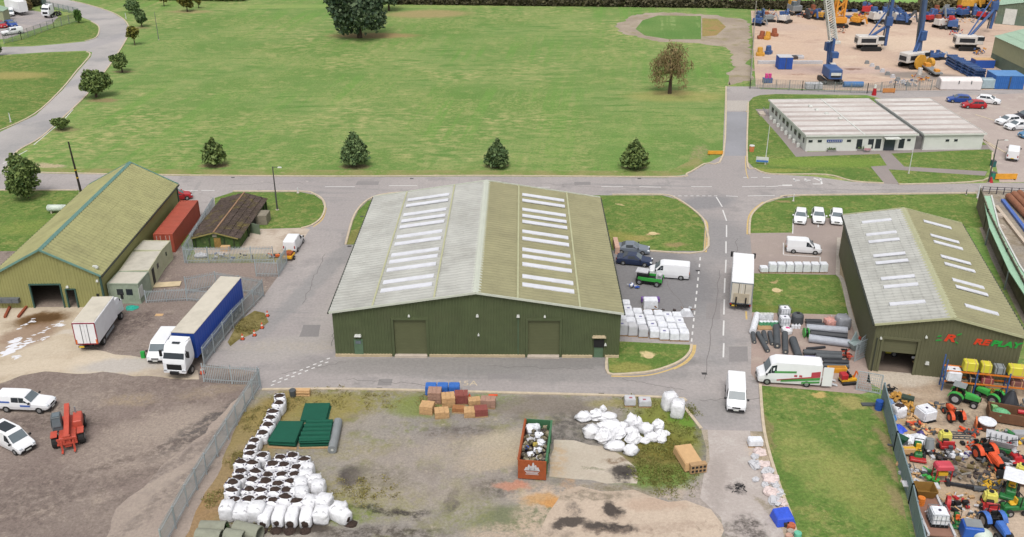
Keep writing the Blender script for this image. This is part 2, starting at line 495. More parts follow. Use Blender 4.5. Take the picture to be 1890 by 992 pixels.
# pale pad and dry soil shape in the far corner of the meadow
m_pad = ground_mat('old_pad', (178, 164, 148), (162, 148, 132), (150, 140, 104), s1=.1, s2=.25, fine=2, amp=.1)
sheet('old_track', [(1140, 52), (1143, 42), (1160, 32), (1200, 24), (1255, 24), (1330, 30), (1372, 36), (1384, 48), (1386, 150), (1342, 160), (1346, 140), (1355, 100), (1340, 88),
                    (1290, 80), (1230, 78), (1190, 72), (1150, 62)], .008, m_pad, rag=.8)
sheet('yard_soil', [(1285, 793), (1408, 797), (1425, 1060), (1250, 1060)], .009, ground_mat('lane_soil', (176, 164, 148), (156, 144, 124), (140, 136, 96), s1=.3, s2=.6))
m_plot = ground_mat('plot_grass', (100, 136, 70), (116, 144, 80), None, s1=.05, fine=2, amp=.12, streak=[(R(-82), .05, 1, .35, (154, 172, 112), .5, .6, .2)])
sheet('grass_plot', [(1173, 54), (1186, 38), (1215, 29), (1294, 30), (1294, 73), (1235, 73), (1190, 66)], .012, m_plot)
sheet('weed_patch', [(1296, 34), (1325, 36), (1340, 50), (1322, 66), (1296, 68)], .012, ground_mat('dry_weeds', (164, 138, 92), (150, 142, 84), (120, 140, 70), s1=.1, s2=.3, fine=2))
sheet('far_field', [(500, -8), (1700, 6), (1950, 6), (1950, -60), (500, -60)], .006, ground_mat('far_grass', (132, 172, 92), (140, 176, 100), None, s1=.02, fine=1, amp=.05))

# left yard
m_yard = ground_mat('brown_gravel', (138, 124, 117), (150, 137, 128), (164, 150, 138), s1=.10, s2=.5, fine=4, amp=.16, streak=[(0, 1, 1, .8, (108, 95, 90), .5, .66, .08), (0, 1, 1, 1.6, (178, 164, 150), .54, .68, .12)], splats=[
    (240, 600, 2.2, 4.5, -25, (92, 80, 76), .75, 1), (320, 560, 5, 2, 10, (140, 126, 118), .6), (60, 700, 14, 3, 0, (124, 110, 104), .6, 1), (330, 720, 9, 3, 4, (118, 104, 98), .65, 1),
    (300, 810, 9, 5, 30, (170, 156, 144), .7), (90, 780, 6, 1.6, 0, (96, 84, 78), .7, 1), (430, 760, 1.8, 8, -36, (90, 84, 82), .85, 1), (370, 795, 1.6, 7, -36, (98, 92, 90), .7, 1),
    (30, 920, 6, 5, 0, (110, 97, 92), .7, 1), (150, 860, 9, 4, 20, (126, 112, 106), .5, 1), (400, 720, 5, 1.2, 20, (166, 150, 130), .6, 1), (240, 740, 3, 1.4, 0, (176, 158, 132), .6, 1),
    (180, 960, 10, 3, 25, (122, 110, 104), .5, 1), (430, 500, 9, 3, 0, (152, 136, 128), .7), (230, 850, 12, .5, 32, (112, 100, 94), .7, 1), (260, 880, 12, .5, 32, (114, 102, 96), .7, 1), (120, 905, 14, .6, 24, (114, 102, 96), .6, 1)])
sheet('gravel_yard', [(-200, 465), (60, 464), (330, 440), (344, 480), (520, 488), (512, 512), (488, 545), (400, 640), (374, 672), (476, 688), (480, 712), (318, 1040), (-260, 1040)], .012, m_yard)
m_conc = ground_mat('beige_concrete', (196, 180, 158), (206, 192, 172), (182, 166, 144), s1=.12, s2=.3, fine=3, amp=.06, splats=[
    (75, 590, 3.8, 2.2, 20, (116, 88, 56), .95), (80, 588, 2.4, 1.2, 20, (92, 68, 42), .9), (50, 618, 4.2, 2.4, 38, (150, 124, 104), .8), (30, 640, 3.5, 1.3, 38, (170, 150, 134), .7), (110, 640, 4, 2, 10, (206, 192, 172), .6),
    (228, 675, 5.5, 1.8, 6, (190, 184, 178), .85), (40, 680, 9, 1.6, 14, (214, 200, 180), .6), (330, 690, 4, 1, 0, (176, 164, 152), .6), (135, 612, 2, .9, 20, (208, 198, 186), .8)])
sheet('concrete_apron', [(-200, 562), (200, 566), (200, 590), (140, 630), (150, 645), (213, 655), (266, 662), (366, 684), (368, 700), (270, 694), (166, 690), (83, 686), (40, 694), (-20, 714), (-200, 760)], .016, m_conc, rag=.3)
m_foam = mat('white_foam', (236, 236, 242), rough=.5, var=.05)
mb = MB(); fr = random.Random(3)
for (a, b, n, w) in (((18, 645), (36, 622), 18, .5), ((36, 642), (62, 628), 12, .35), ((8, 655), (20, 648), 10, .5), ((46, 632), (118, 590), 20, .22), ((30, 610), (66, 590), 16, .22), ((70, 628), (92, 624), 10, .2), ((26, 662), (34, 656), 8, .25), ((98, 598), (118, 604), 10, .28)):
    for i in range(n):
        t = fr.random(); p = G(a[0] + (b[0] - a[0]) * t + fr.uniform(-4, 4), a[1] + (b[1] - a[1]) * t + fr.uniform(-2.5, 2.5))
        r = w * fr.uniform(.3, .9); th = R(34) + fr.uniform(-.5, .5); ca, sa = math.cos(th), math.sin(th); ring = []
        for q in range(9):
            k = 2 * PI * q / 9; u, v = r * 1.9 * math.cos(k) * fr.uniform(.5, 1.2), r * .6 * math.sin(k) * fr.uniform(.5, 1.3)
            ring.append((p.x + u * ca - v * sa, p.y + u * sa + v * ca, .02))
        mb.add(ring + [(p.x, p.y, .05)], [(q, (q + 1) % 9, 9) for q in range(9)])
fo = mb.build('foam', m_foam, smooth=True); fo['kind'] = 'stuff'; tag(fo, 'white foamy washings lying across the stained beige concrete', 'foam')
m_track = ground_mat('pale_gravel', (176, 162, 150), (164, 150, 140), (150, 138, 130), s1=.1, s2=.5, fine=4, amp=.1, splats=[
    (360, 830, .7, 9, -30, (112, 102, 98), .7, 1), (300, 930, .6, 8, -30, (120, 110, 104), .6, 1), (345, 880, .5, 6, -30, (108, 98, 94), .6, 1)])
sheet('gravel_track', [(470, 712), (455, 720), (380, 800), (285, 880), (215, 940), (170, 1040), (318, 1040)], .016, m_track, rag=.3)
sheet('shed_yard', [(470, 424), (560, 421), (572, 424), (540, 470), (360, 470), (352, 440)], .012, ground_mat('pink_concrete', (204, 190, 174), (190, 174, 158), (176, 160, 142), s1=.2, s2=.4, fine=3, amp=.06))
sheet('weed_patch', [(352, 470), (540, 468), (525, 486), (345, 486)], .02, ground_mat('yard_weeds', (140, 142, 100), (170, 160, 120), (150, 150, 140), s1=.3, s2=.6))
sheet('weed_patch', [(442, 592), (470, 574), (488, 578), (496, 595), (470, 615), (440, 628), (425, 640), (420, 632)], .02, ground_mat('kerb_weeds', (118, 108, 62), (150, 138, 92), (90, 84, 50), s1=.5, s2=.8))

# centre yard
BLK = (58, 54, 54)
m_mid = ground_mat('weedy_gravel', (160, 152, 142), (148, 142, 136), (138, 136, 96), s1=.09, s2=.28, fine=4, amp=.14, streak=[(0, 1, 1, .5, (118, 112, 104), .5, .64, .10), (0, 1, 1, 1.1, (188, 176, 160), .54, .68, .14), (0, 1, 1, .7, (124, 132, 76), .53, .63, .07)], splats=[
    (640, 745, 9, 2.4, 8, (140, 136, 76), .85, 1), (560, 760, 7, 4, 10, (150, 138, 80), .8), (470, 780, 2.5, 9, -30, (152, 134, 84), .85), (410, 880, 2.6, 8, -30, (156, 132, 90), .85), (360, 960, 2.4, 5, -30, (160, 130, 92), .85),
    (650, 905, 5, 2.5, 0, (150, 142, 90), .75, 1), (700, 925, 5, 3, 0, (146, 144, 90), .7, 1), (640, 950, 3, 1.4, 0, (120, 136, 64), .8, 1), (780, 750, 3.5, 2.4, 0, (128, 140, 72), .8), (900, 740, 4, 1.6, 0, (126, 144, 76), .7, 1),
    (855, 800, 4.2, 1.4, 0, (98, 88, 84), .8, 1), (650, 880, 1.5, 1.6, 30, BLK, .92), (705, 880, 3.6, 1.7, -20, (80, 82, 62), .85, 1), (710, 945, 3.5, .6, -14, BLK, .9, 1), (760, 950, 2, .5, 0, BLK, .85, 1),
    (500, 972, 3.6, .9, 0, (70, 60, 52), .9), (560, 975, 3, .8, 0, (66, 58, 52), .85), (700, 985, 6, 1, 0, (78, 70, 64), .85, 1), (835, 925, .8, 2.0, -10, BLK, .85), (905, 900, 2.4, 1.6, 0, (66, 62, 62), .85, 1),
    (960, 955, 5, 2, 10, (118, 124, 92), .8), (860, 940, 3, 3, 0, (136, 138, 92), .7, 1), (930, 830, 4, 3.4, 0, (190, 178, 156), .85), (905, 850, 3.6, 1.6, 20, (194, 178, 148), .8), (942, 897, 1.8, .7, 0, (196, 140, 116), .9),
    (1040, 915, 5, 1.5, 0, (200, 180, 160), .9, 1), (1000, 955, 2.5, 5, 0, (198, 178, 158), .9, 1), (960, 985, 5, 1.5, 0, (196, 176, 156), .8, 1), (1180, 907, 9, 1.2, 0, (196, 178, 160), .85, 1), (1310, 930, 3, 2.5, 0, (196, 180, 164), .9, 1), (880, 830, 6, 3, 0, (184, 172, 152), .7, 1), (1000, 922, 2, 1, 0, (196, 156, 106), .8), (1025, 928, 1.6, .9, 0, (204, 150, 92), .85), (1060, 790, 2.8, 4.6, -10, (92, 88, 84), .85, 1), (1000, 750, 6, 2, 0, (132, 122, 112), .7), (1230, 790, 4.4, 6.5, -10, (128, 134, 60), .92),
    (1215, 840, 4, 4, 0, (122, 112, 54), .85), (1215, 880, 4.5, 2, 0, (112, 140, 62), .85), (1265, 770, 2, 2, 0, (104, 140, 56), .9), (1150, 745, 4, 1, 0, (156, 146, 100), .7), (1150, 905, 5, .9, 0, (110, 106, 84), .8, 1),
    (1045, 860, .9, 4, 0, (194, 150, 104), .5, 1), (790, 870, 8, 6, 0, (166, 154, 144), .5), (1305, 830, .7, 7, 0, (120, 116, 112), .8, 1), (1300, 920, 2, 4, -15, (168, 158, 152), .8), (580, 830, 8, 2, 0, (150, 142, 96), .5, 1)])
sheet('rough_ground', [(484, 719), (640, 718), (900, 724), (1236, 734), (1258, 748), (1294, 792), (1304, 830), (1300, 900), (1345, 940), (1360, 1040), (290, 1040), (330, 960), (385, 860), (440, 780), (474, 722)], .014, m_mid)
m_slab = ground_mat('pale_slab', (200, 190, 174), (192, 180, 164), (206, 194, 180), s1=.12, s2=.4, fine=4, amp=.06, splats=[
    (1025, 850, 1.2, 3, 0, (198, 160, 110), .5, 1), (1150, 870, 1.5, 1.0, 0, BLK, .9), (1140, 850, 1.6, .5, 0, (120, 96, 70), .8, 1), (1150, 886, .8, 1.6, 0, BLK, .8, 1), (1095, 866, 1.2, .3, -10, (120, 124, 96), .8, 1)])
sheet('concrete_slab', [(1022, 812), (1060, 813), (1120, 826), (1150, 842), (1172, 862), (1176, 894), (1120, 893), (1060, 885), (1014, 880)], .016, m_slab, rag=.25)
m_beige = ground_mat('beige_slab', (204, 186, 168), (194, 176, 158), (186, 168, 150), s1=.1, s2=.4, fine=4, amp=.08, streak=[(0, 1, 1, 1.2, (130, 114, 100), .58, .68, .15)], splats=[
    (1130, 938, .8, 1.4, 15, BLK, .9), (1100, 972, 1.5, .8, 12, BLK, .9), (1145, 975, 1.5, .8, 0, BLK, .9), (1050, 965, 1.7, .7, 6, BLK, .88), (1060, 940, .8, 1.2, 0, (90, 84, 80), .7, 1),
    (1210, 930, 3, 1.2, 0, (186, 160, 140), .6), (1220, 975, 8, .6, 4, (170, 150, 134), .6, 1), (1000, 990, 3, 1.2, 0, (140, 128, 116), .7, 1), (1090, 915, 4, .7, 0, (120, 112, 96), .7, 1)])
sheet('beige_pad', [(985, 1040), (1000, 985), (1010, 950), (1040, 908), (1070, 896), (1110, 908), (1200, 914), (1268, 922), (1310, 942), (1336, 975), (1352, 1040)], .02, m_beige, rag=.75)
m_lane = ground_mat('pale_lane', (192, 182, 176), (184, 174, 168), (198, 190, 184), s1=.12, s2=.5, fine=4, amp=.06, splats=[
    (1362, 902, 1, .8, 0, (70, 66, 66), .9, 1), (1322, 890, .9, 4.5, -14, (172, 162, 156), .8), (1385, 975, 1.4, 2, 20, (80, 74, 70), .9, 1), (1408, 860, .8, 3.6, 8, (206, 184, 158), .7, 1), (1345, 990, 1, 2, 0, (120, 112, 104), .8, 1), (1425, 950, .5, 3, 20, (140, 128, 100), .7, 1)])
sheet('concrete_lane', [(1306, 794), (1384, 796), (1402, 850), (1428, 925), (1470, 1040), (1350, 1040), (1330, 955), (1292, 920), (1300, 870), (1310, 850)], .024, m_lane)
sheet('rubble_strip', [(1384, 800), (1412, 806), (1425, 850), (1450, 920), (1472, 990), (1490, 1040), (1462, 1040), (1430, 930), (1402, 850)], .028, ground_mat('strip_soil', (196, 180, 158), (176, 160, 140), (150, 140, 110), s1=.3, s2=.7))

# right side
sheet('paved_bay', [(1384, 431), (1463, 430), (1463, 404), (1558, 402), (1552, 470), (1545, 508), (1391, 505)], .02, ground_mat('pink_paving', (172, 158, 150), (164, 150, 144), (180, 166, 158), s1=.1, s2=.4, fine=5, amp=.05))
sheet('storage_yard', [(1388, 577), (1568, 582), (1604, 640), (1604, 690), (1610, 722), (1590, 728), (1403, 712), (1386, 690)], .02, ground_mat('yard_paving', (178, 158, 148), (168, 150, 142), (186, 170, 158), s1=.1, s2=.4, fine=5, amp=.06))
sheet('path', [(1544, 508), (1552, 520), (1566, 582), (1580, 620), (1604, 650), (1604, 640), (1556, 440), (1548, 440)], .024, ground_mat('path_soil', (188, 170, 142), (172, 154, 128)))
m_mach = ground_mat('machine_yard', (196, 176, 152), (184, 164, 142), (204, 186, 166), s1=.12, s2=.4, fine=4, amp=.12, streak=[(0, 1, 1, .9, (150, 132, 112), .5, .66, .1)], splats=[
    (1690, 715, 5, 1, -8, (160, 138, 118), .7, 1), (1660, 700, 5, 1.6, 0, (204, 194, 180), .7), (1790, 775, 3.4, 1.6, 0, (112, 100, 94), .8, 1), (1680, 780, 1.6, 5, -14, (180, 152, 106), .7, 1), (1775, 870, 3, 2.4, 0, (120, 106, 88), .7, 1),
    (1740, 745, 5, .7, -12, (150, 130, 112), .7, 1), (1780, 925, 3, 2, 0, (190, 160, 120), .6, 1), (1660, 860, 1, 5, -12, (190, 176, 150), .7, 1), (1840, 960, 4, 3, 0, (204, 184, 166), .7)])
sheet('machine_yard', [(1604, 684), (1740, 690), (2150, 700), (2150, 1040), (1700, 1040), (1640, 760), (1628, 720), (1600, 705)], .02, m_mach)
sheet('side_strip', [(1800, 352), (2100, 352), (2100, 660), (1900, 620), (1830, 480), (1800, 400)], .014, ground_mat('strip_gravel', (156, 148, 138), (170, 158, 142), (140, 128, 108), s1=.1, s2=.4, fine=3))
m_far = ground_mat('rig_yard', (212, 186, 164), (204, 178, 160), (218, 196, 174), s1=.03, s2=.12, fine=1.6, amp=.08, streak=[(0, .5, 1, .4, (178, 150, 134), .5, .66, .05)], splats=[
    (1700, 140, 11, 4, -10, (140, 132, 126), .85), (1480, 130, 16, 5, 0, (196, 170, 158), .7), (1560, 130, 14, 4, 0, (198, 174, 166), .6), (1680, 80, 20, 10, 0, (222, 200, 178), .7), (1450, 50, 10, 6, 0, (200, 178, 164), .6), (1470, 160, 40, 2, 0, (160, 150, 142), .7),
    (1475, 138, 2.5, .9, 0, (150, 110, 90), .7, 1), (1575, 128, 2.5, .9, 0, (140, 110, 94), .9)])
sheet('rig_yard', [(1386, 20), (1960, 18), (2050, 60), (2050, 162), (1860, 166), (1600, 168), (1395, 162)], .010, m_far)
sheet('lorry_yard', [(-120, 30), (60, 20), (100, 26), (108, 33), (96, 44), (12, 72), (-120, 80)], .010, ground_mat('lorry_tarmac', (178, 168, 164), (164, 158, 158), (196, 184, 176), s1=.06, s2=.2))

m_fpath = ground_mat('path_slabs', (160, 150, 146), (152, 143, 140), None, fine=4, amp=.05)
sheet('footpath', [(1620, 280), (1644, 283), (1669, 308), (1822, 317), (1818, 325), (1640, 313), (1660, 341), (1632, 339), (1607, 308), (1637, 306)], .022, m_fpath)
sheet('footpath', [(1394, 202), (1440, 201), (1490, 281), (1620, 277), (1822, 268), (1832, 282), (1826, 276), (1644, 284), (1469, 290), (1440, 254)], .024, m_fpath)

# kerbs and paint
m_kerb = mat('kerb_concrete', (206, 190, 166), rough=.9, var=.16, scale=2)
m_kerb2 = mat('kerb_grey', (190, 180, 168), rough=.9, var=.16, scale=2)
ribbon('kerb', [[(1381, 190), (1379, 298), (1393, 312), (1425, 322), (1524, 323), (1574, 335), (1631, 339)], [(1659, 341), (1815, 334), (1829, 304), (1832, 282)],
                [(638, 452), (650, 408), (661, 387), (677, 371), (700, 361), (740, 356), (800, 355)], [(1130, 360), (1222, 360), (1248, 367), (1272, 382), (1292, 399), (1302, 416), (1299, 465), (1190, 463)],
                [(1276, 637), (1274, 649), (1262, 663), (1240, 675), (1205, 686), (1170, 690), (1123, 690), (1121, 655)],
                [(1383, 434), (1385, 404), (1394, 389), (1412, 375), (1440, 366), (1480, 361), (1802, 357)], [(430, 354), (555, 354), (580, 359), (595, 369), (600, 384), (593, 403), (576, 416), (556, 422)],
                [(1403, 711), (1411, 800), (1436, 890), (1462, 960), (1480, 1030)]], .28, 0, .13, m_kerb)
ribbon('kerb', [[(484, 720), (640, 719), (900, 725), (1236, 735), (1258, 748), (1294, 792)], [(20, 299), (33, 279), (70, 258), (100, 233), (160, 176), (186, 143), (213, 106), (233, 73), (238, 53), (229, 37), (206, 23), (166, 10), (133, 2)],
                [(20, 299), (14, 310), (30, 317), (110, 320), (330, 324), (620, 326), (900, 325), (1232, 327), (1268, 321), (1300, 303), (1335, 286), (1340, 160)],
                [(-60, 264), (-2, 242), (64, 211), (114, 165), (142, 131), (166, 103), (160, 96)], [(-60, 352), (143, 352)], [(157, 76), (177, 70), (183, 58), (181, 48), (168, 40)]], .3, 0, .12, m_kerb)
m_white = mat('road_paint', (226, 224, 222), rough=.8, var=.12, scale=4)
m_yel = mat('yellow_paint', (214, 184, 120), rough=.8, var=.14, scale=3)
dash = []
for a, b in (((600, 345), (655, 345)), ((718, 343), (770, 343)), ((835, 346), (885, 344)), ((960, 346), (1015, 346)), ((1110, 345), (1150, 345)), ((1180, 345), (1220, 346)), ((1276, 345), (1314, 345)), ((1370, 345), (1412, 344)), ((1436, 343), (1462, 343)), ((1236, 362), (1246, 362)), ((1340, 362), (1362, 363)), ((1380, 362), (1430, 361)),
             ((62, 268), (112, 226)), ((5, 303), (50, 278)), ((119, 220), (135, 202)), ((340, 352), (365, 352)), ((372, 352), (396, 352)), ((1386, 328), (1398, 328)), ((1408, 328), (1422, 328)), ((1372, 328), (1380, 328)), ((1414, 345), (1436, 344))):
    dash.append([a, b])
for x in range(1252, 1320, 11): dash.append([(x, 362), (x + 6, 362)])
for a, b in (((1322, 364), (1333, 382)), ((1334, 388), (1341, 408)), ((1341, 416), (1341, 438)), ((1340, 446), (1340, 468)), ((1340, 480), (1339, 504)), ((1338, 514), (1337, 541)), ((1337, 553), (1336, 581)), ((1336, 592), (1335, 620)), ((1336, 634), (1335, 660))):
    dash.append([a, b])
for i in range(13):
    y = 475 + i * 12.5; dash.append([(1292.5 - i * 1.3, y), (1292 - i * 1.3, y + 6)])
for i in range(9):
    x, y = 500 + i * 12.5, 712 - i * 5.2
    dash.append([(x, y), (x + 6, y - 2)]); dash.append([(x + 3, y - 7), (x + 9, y - 9)])
ribbon('road_marking', dash, .17, .008, .010, m_white, smooth=False)
ribbon('road_marking', [[(1446, 449), (1446, 470)], [(1446, 471), (1514, 475)], [(1514, 475), (1513, 490)], [(1464, 405), (1463, 432)], [(1510, 402), (1510, 420)]], .14, .026, .028, m_white, smooth=False)
ribbon('road_marking', [[(1465, 333), (1476, 333)], [(1465, 330), (1468, 335)], [(1484, 333), (1496, 333)], [(1486, 330), (1489, 335)], [(1502, 329), (1516, 335)], [(1514, 330), (1517, 340)], [(1500, 340), (1516, 340)], [(1444, 342), (1462, 342)]], .3, .008, .010, m_white, smooth=False)
ribbon('yellow_line', [[(1225, 363), (1252, 370), (1275, 385), (1295, 401), (1306, 417), (1303, 466)], [(1281, 637), (1278, 652), (1266, 667), (1243, 680), (1207, 691), (1172, 695), (1128, 695)],
                       [(1379, 433), (1381, 404), (1390, 388), (1409, 373)], [(1377, 575), (1378, 590)], [(602, 384), (595, 405), (578, 419)]], .2, .008, .010, m_yel)
ribbon('yellow_line', [[(1303, 416), (1300, 466)], [(1284, 637), (1281, 653), (1268, 669), (1244, 682)], [(1381, 330), (1376, 300), (1378, 200)]], .14, .008, .010, m_yel)
ribbon('car_park_kerb', [[(1640, 188), (1730, 214), (1800, 247), (1836, 275)], [(1800, 212), (1890, 240)], [(1730, 208), (1860, 285)]], .35, .012, .06, m_kerb, smooth=False)
ribbon('path_edging', [[(1546, 508), (1556, 522), (1570, 582), (1590, 640)], [(1548, 440), (1546, 508)]], .5, 0, .10, m_kerb2)

def text_mesh(nm, cu, m):
    q = bpy.data.objects.new(nm, cu); me = bpy.data.meshes.new_from_object(q); bpy.data.objects.remove(q); bpy.data.curves.remove(cu)
    me.materials.clear(); me.materials.append(m); o = bpy.data.objects.new(nm, me); COL.objects.link(o); return o
def road_text(s, px, py, size, m, rz=0.0):
    cu = bpy.data.curves.new('road_lettering', 'FONT'); cu.body = s; cu.size = size; cu.extrude = .002; cu.align_x = 'CENTER'
    o = text_mesh('road_lettering', cu, m)
    p = G(px, py); o.location = (p.x, p.y, .011); o.rotation_euler = (0, 0, rz); o['kind'] = 'structure'
    return o
road_text('15A', 862, 712, 1.3, m_kerb)

# repairs, cracks and drains in the tarmac
m_rep = ground_mat('tarmac_repair', (152, 147, 146), (145, 141, 140), None, fine=4, amp=.06, bump=.05)
for i, q in enumerate([[(560, 600), (592, 600), (588, 622), (552, 622)], [(900, 690), (960, 690), (962, 700), (900, 700)], [(1305, 560), (1330, 560), (1330, 590), (1303, 590)], [(660, 335), (700, 335), (698, 342), (656, 342)], [(1345, 640), (1380, 640), (1381, 668), (1345, 668)], [(1060, 336), (1090, 336), (1090, 342), (1060, 342)], [(700, 700), (725, 700), (722, 712), (696, 712)]]):
    sheet('tarmac_patch', q, .0075, m_rep, rag=.06)
cr = random.Random(9); runs = []
for (a, b) in (((520, 690), (640, 668)), ((560, 560), (600, 470)), ((640, 700), (800, 712)), ((900, 676), (1100, 682)), ((1290, 740), (1400, 735)), ((1300, 700), (1330, 500)), ((420, 340), (560, 338)), ((1000, 340), (1230, 350)), ((1400, 350), (1700, 352)), ((1150, 700), (1260, 720)), ((1350, 560), (1360, 440)), ((610, 640), (630, 560)), ((1200, 480), (1280, 590))):
    pts = []; n = 16
    for i in range(n + 1):
        t = i / n; pts.append((a[0] + (b[0] - a[0]) * t + cr.uniform(-3, 3), a[1] + (b[1] - a[1]) * t + cr.uniform(-2, 2)))
    runs.append(pts)
ribbon('road_crack', runs, .07, .0072, .0086, mat('crack_dark', (122, 117, 115), rough=.95), smooth=False)
mb = MB()
for px, py in ((1288, 500), (668, 400), (645, 455), (1300, 690), (700, 718), (1110, 728), (430, 328), (760, 330), (1180, 330), (1450, 364)):
    p = G(px, py); mb.box((p.x, p.y, .012), (.55, .4, .012))
mb.build('drain_cover', mat('drain_iron', (70, 68, 68), rough=.7))['kind'] = 'structure'
# ------------------------------------------------------------------ buildings
def corr_wall(mb, A, B, z0, top, depth=.045, pitch=.34, opens=()):
    """profiled sheet wall from A to B (plan, outward side on the right hand), top(s) gives its height"""
    A, B = Vector((A[0], A[1], 0)), Vector((B[0], B[1], 0))
    Ln = (B - A).length; d = (B - A) / Ln; n = Vector((d.y, -d.x, 0))
    ss = []
    k = 0
    while k * pitch < Ln:
        s0 = k * pitch
        ss += [(s0, 0), (s0 + pitch * .38, 0), (s0 + pitch * .5, depth), (s0 + pitch * .88, depth)]; k += 1
    ss = [q for q in ss if q[0] < Ln - .01] + [(Ln, 0)]
    for (a, b, zl, zh) in opens:
        ss = [q for q in ss if abs(q[0] - a) > .05 and abs(q[0] - b) > .05] + [(a, 0), (b, 0)]
    ss.sort()
    for (s0, o0), (s1, o1) in zip(ss, ss[1:]):
        spans = [(z0, None)]
        m_ = (s0 + s1) / 2
        for (a, b, zl, zh) in opens:
            if a < m_ < b:
                spans = ([(z0, zl)] if zl > z0 + .01 else []) + [(zh, None)]
        for (lo, hi) in spans:
            p0, p1 = A + d * s0 + n * o0, A + d * s1 + n * o1
            mb.add([(p0.x, p0.y, lo), (p1.x, p1.y, lo), (p1.x, p1.y, hi if hi is not None else top(s1)), (p0.x, p0.y, hi if hi is not None else top(s0))], [(0, 1, 2, 3)])
def corr_roof(mb, e0, e1, r0, r1, pitch=.66, depth=.10, courses=8, lap=.045):
    """sheeted slope: eave e0-e1, ridge r0-r1, corrugations run from ridge to eave, courses lap like sheets"""
    e0, e1, r0, r1 = map(Vector, (e0, e1, r0, r1))
    up = ((e1 - e0).cross(r0 - e0)).normalized()
    if up.z < 0: up = -up
    Ln = (e1 - e0).length; n = max(2, int(Ln / pitch)) * 4
    for c in range(courses):
        t0, t1 = c / courses - (.012 if c else 0), (c + 1) / courses
        vs = []
        for i in range(n + 1):
            f = i / n
            o = (0, 1, 1, 0)[i % 4] * depth
            a = e0 + (e1 - e0) * f; b = r0 + (r1 - r0) * f
            vs.append(a + (b - a) * t0 + up * (o + lap)); vs.append(a + (b - a) * t1 + up * o)
        fs = [(2 * i, 2 * i + 2, 2 * i + 3, 2 * i + 1) for i in range(n)]
        fs.append((0, 1, 2 * n + 1, 2 * n))
        mb.add(vs, fs[:-1])
    return up
def slope_panel(mb, e0, e1, r0, r1, f0, f1, t0, t1, lift=.11, th=.05):
    e0, e1, r0, r1 = map(Vector, (e0, e1, r0, r1))
    up = ((e1 - e0).cross(r0 - e0)).normalized()
    if up.z < 0: up = -up
    def at(f, t):
        a = e0 + (e1 - e0) * f; b = r0 + (r1 - r0) * f
        return a + (b - a) * t + up * lift
    q = [at(f0, t0), at(f1, t0), at(f1, t1), at(f0, t1)]
    return mb.hexa([p - up * th for p in q] + q)

m_gwall = mat('dark_green_sheet', (88, 98, 67), rough=.55, var=.14, scale=.6, dirt=.2)
m_gwall2 = mat('olive_sheet', (106, 106, 80), rough=.55, var=.08, scale=.5, dirt=.15)
m_roofg = mat('grey_roof_sheet', (183, 183, 177), rough=.85, var=.13, scale=.35, dirt=.3)
m_roofo = mat('olive_roof_sheet', (153, 149, 115), rough=.85, var=.10, scale=.35, dirt=.3)
m_ridge = mat('ridge_cap', (206, 210, 196), rough=.8, var=.08)
m_ridgeo = mat('roof_edge_olive', (186, 186, 150), rough=.8, var=.08)
m_light = mat('skylight_sheet', (228, 229, 236), rough=.4, var=.07, scale=1, dirt=.15)
m_shut = mat('olive_shutter', (100, 104, 74), rough=.5, var=.05)
m_dgreen = mat('green_door', (96, 122, 96), rough=.5)
m_black = mat('black_plastic', (34, 34, 36), rough=.5)
m_rub = mat('tyre_rubber', (44, 43, 43), rough=.85)
m_glass = mat('dark_glass', (52, 58, 64), rough=.15, spec=.3, var=.05)
m_glass2 = mat('windscreen_glass', (112, 122, 128), rough=.18, spec=.22, var=.1)
m_plinth = mat('plinth_concrete', (196, 178, 146), rough=.9, dirt=.2)
m_conc2 = mat('concrete', (200, 186, 172), rough=.9, dirt=.2)
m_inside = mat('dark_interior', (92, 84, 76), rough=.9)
m_lampw = mat('white_fitting', (220, 222, 216), rough=.5)
m_steel = mat('galvanised_steel', (150, 158, 164), rough=.45, metal=.3, var=.1)
m_tile = mat('gutter_dark', (58, 62, 54), rough=.6)

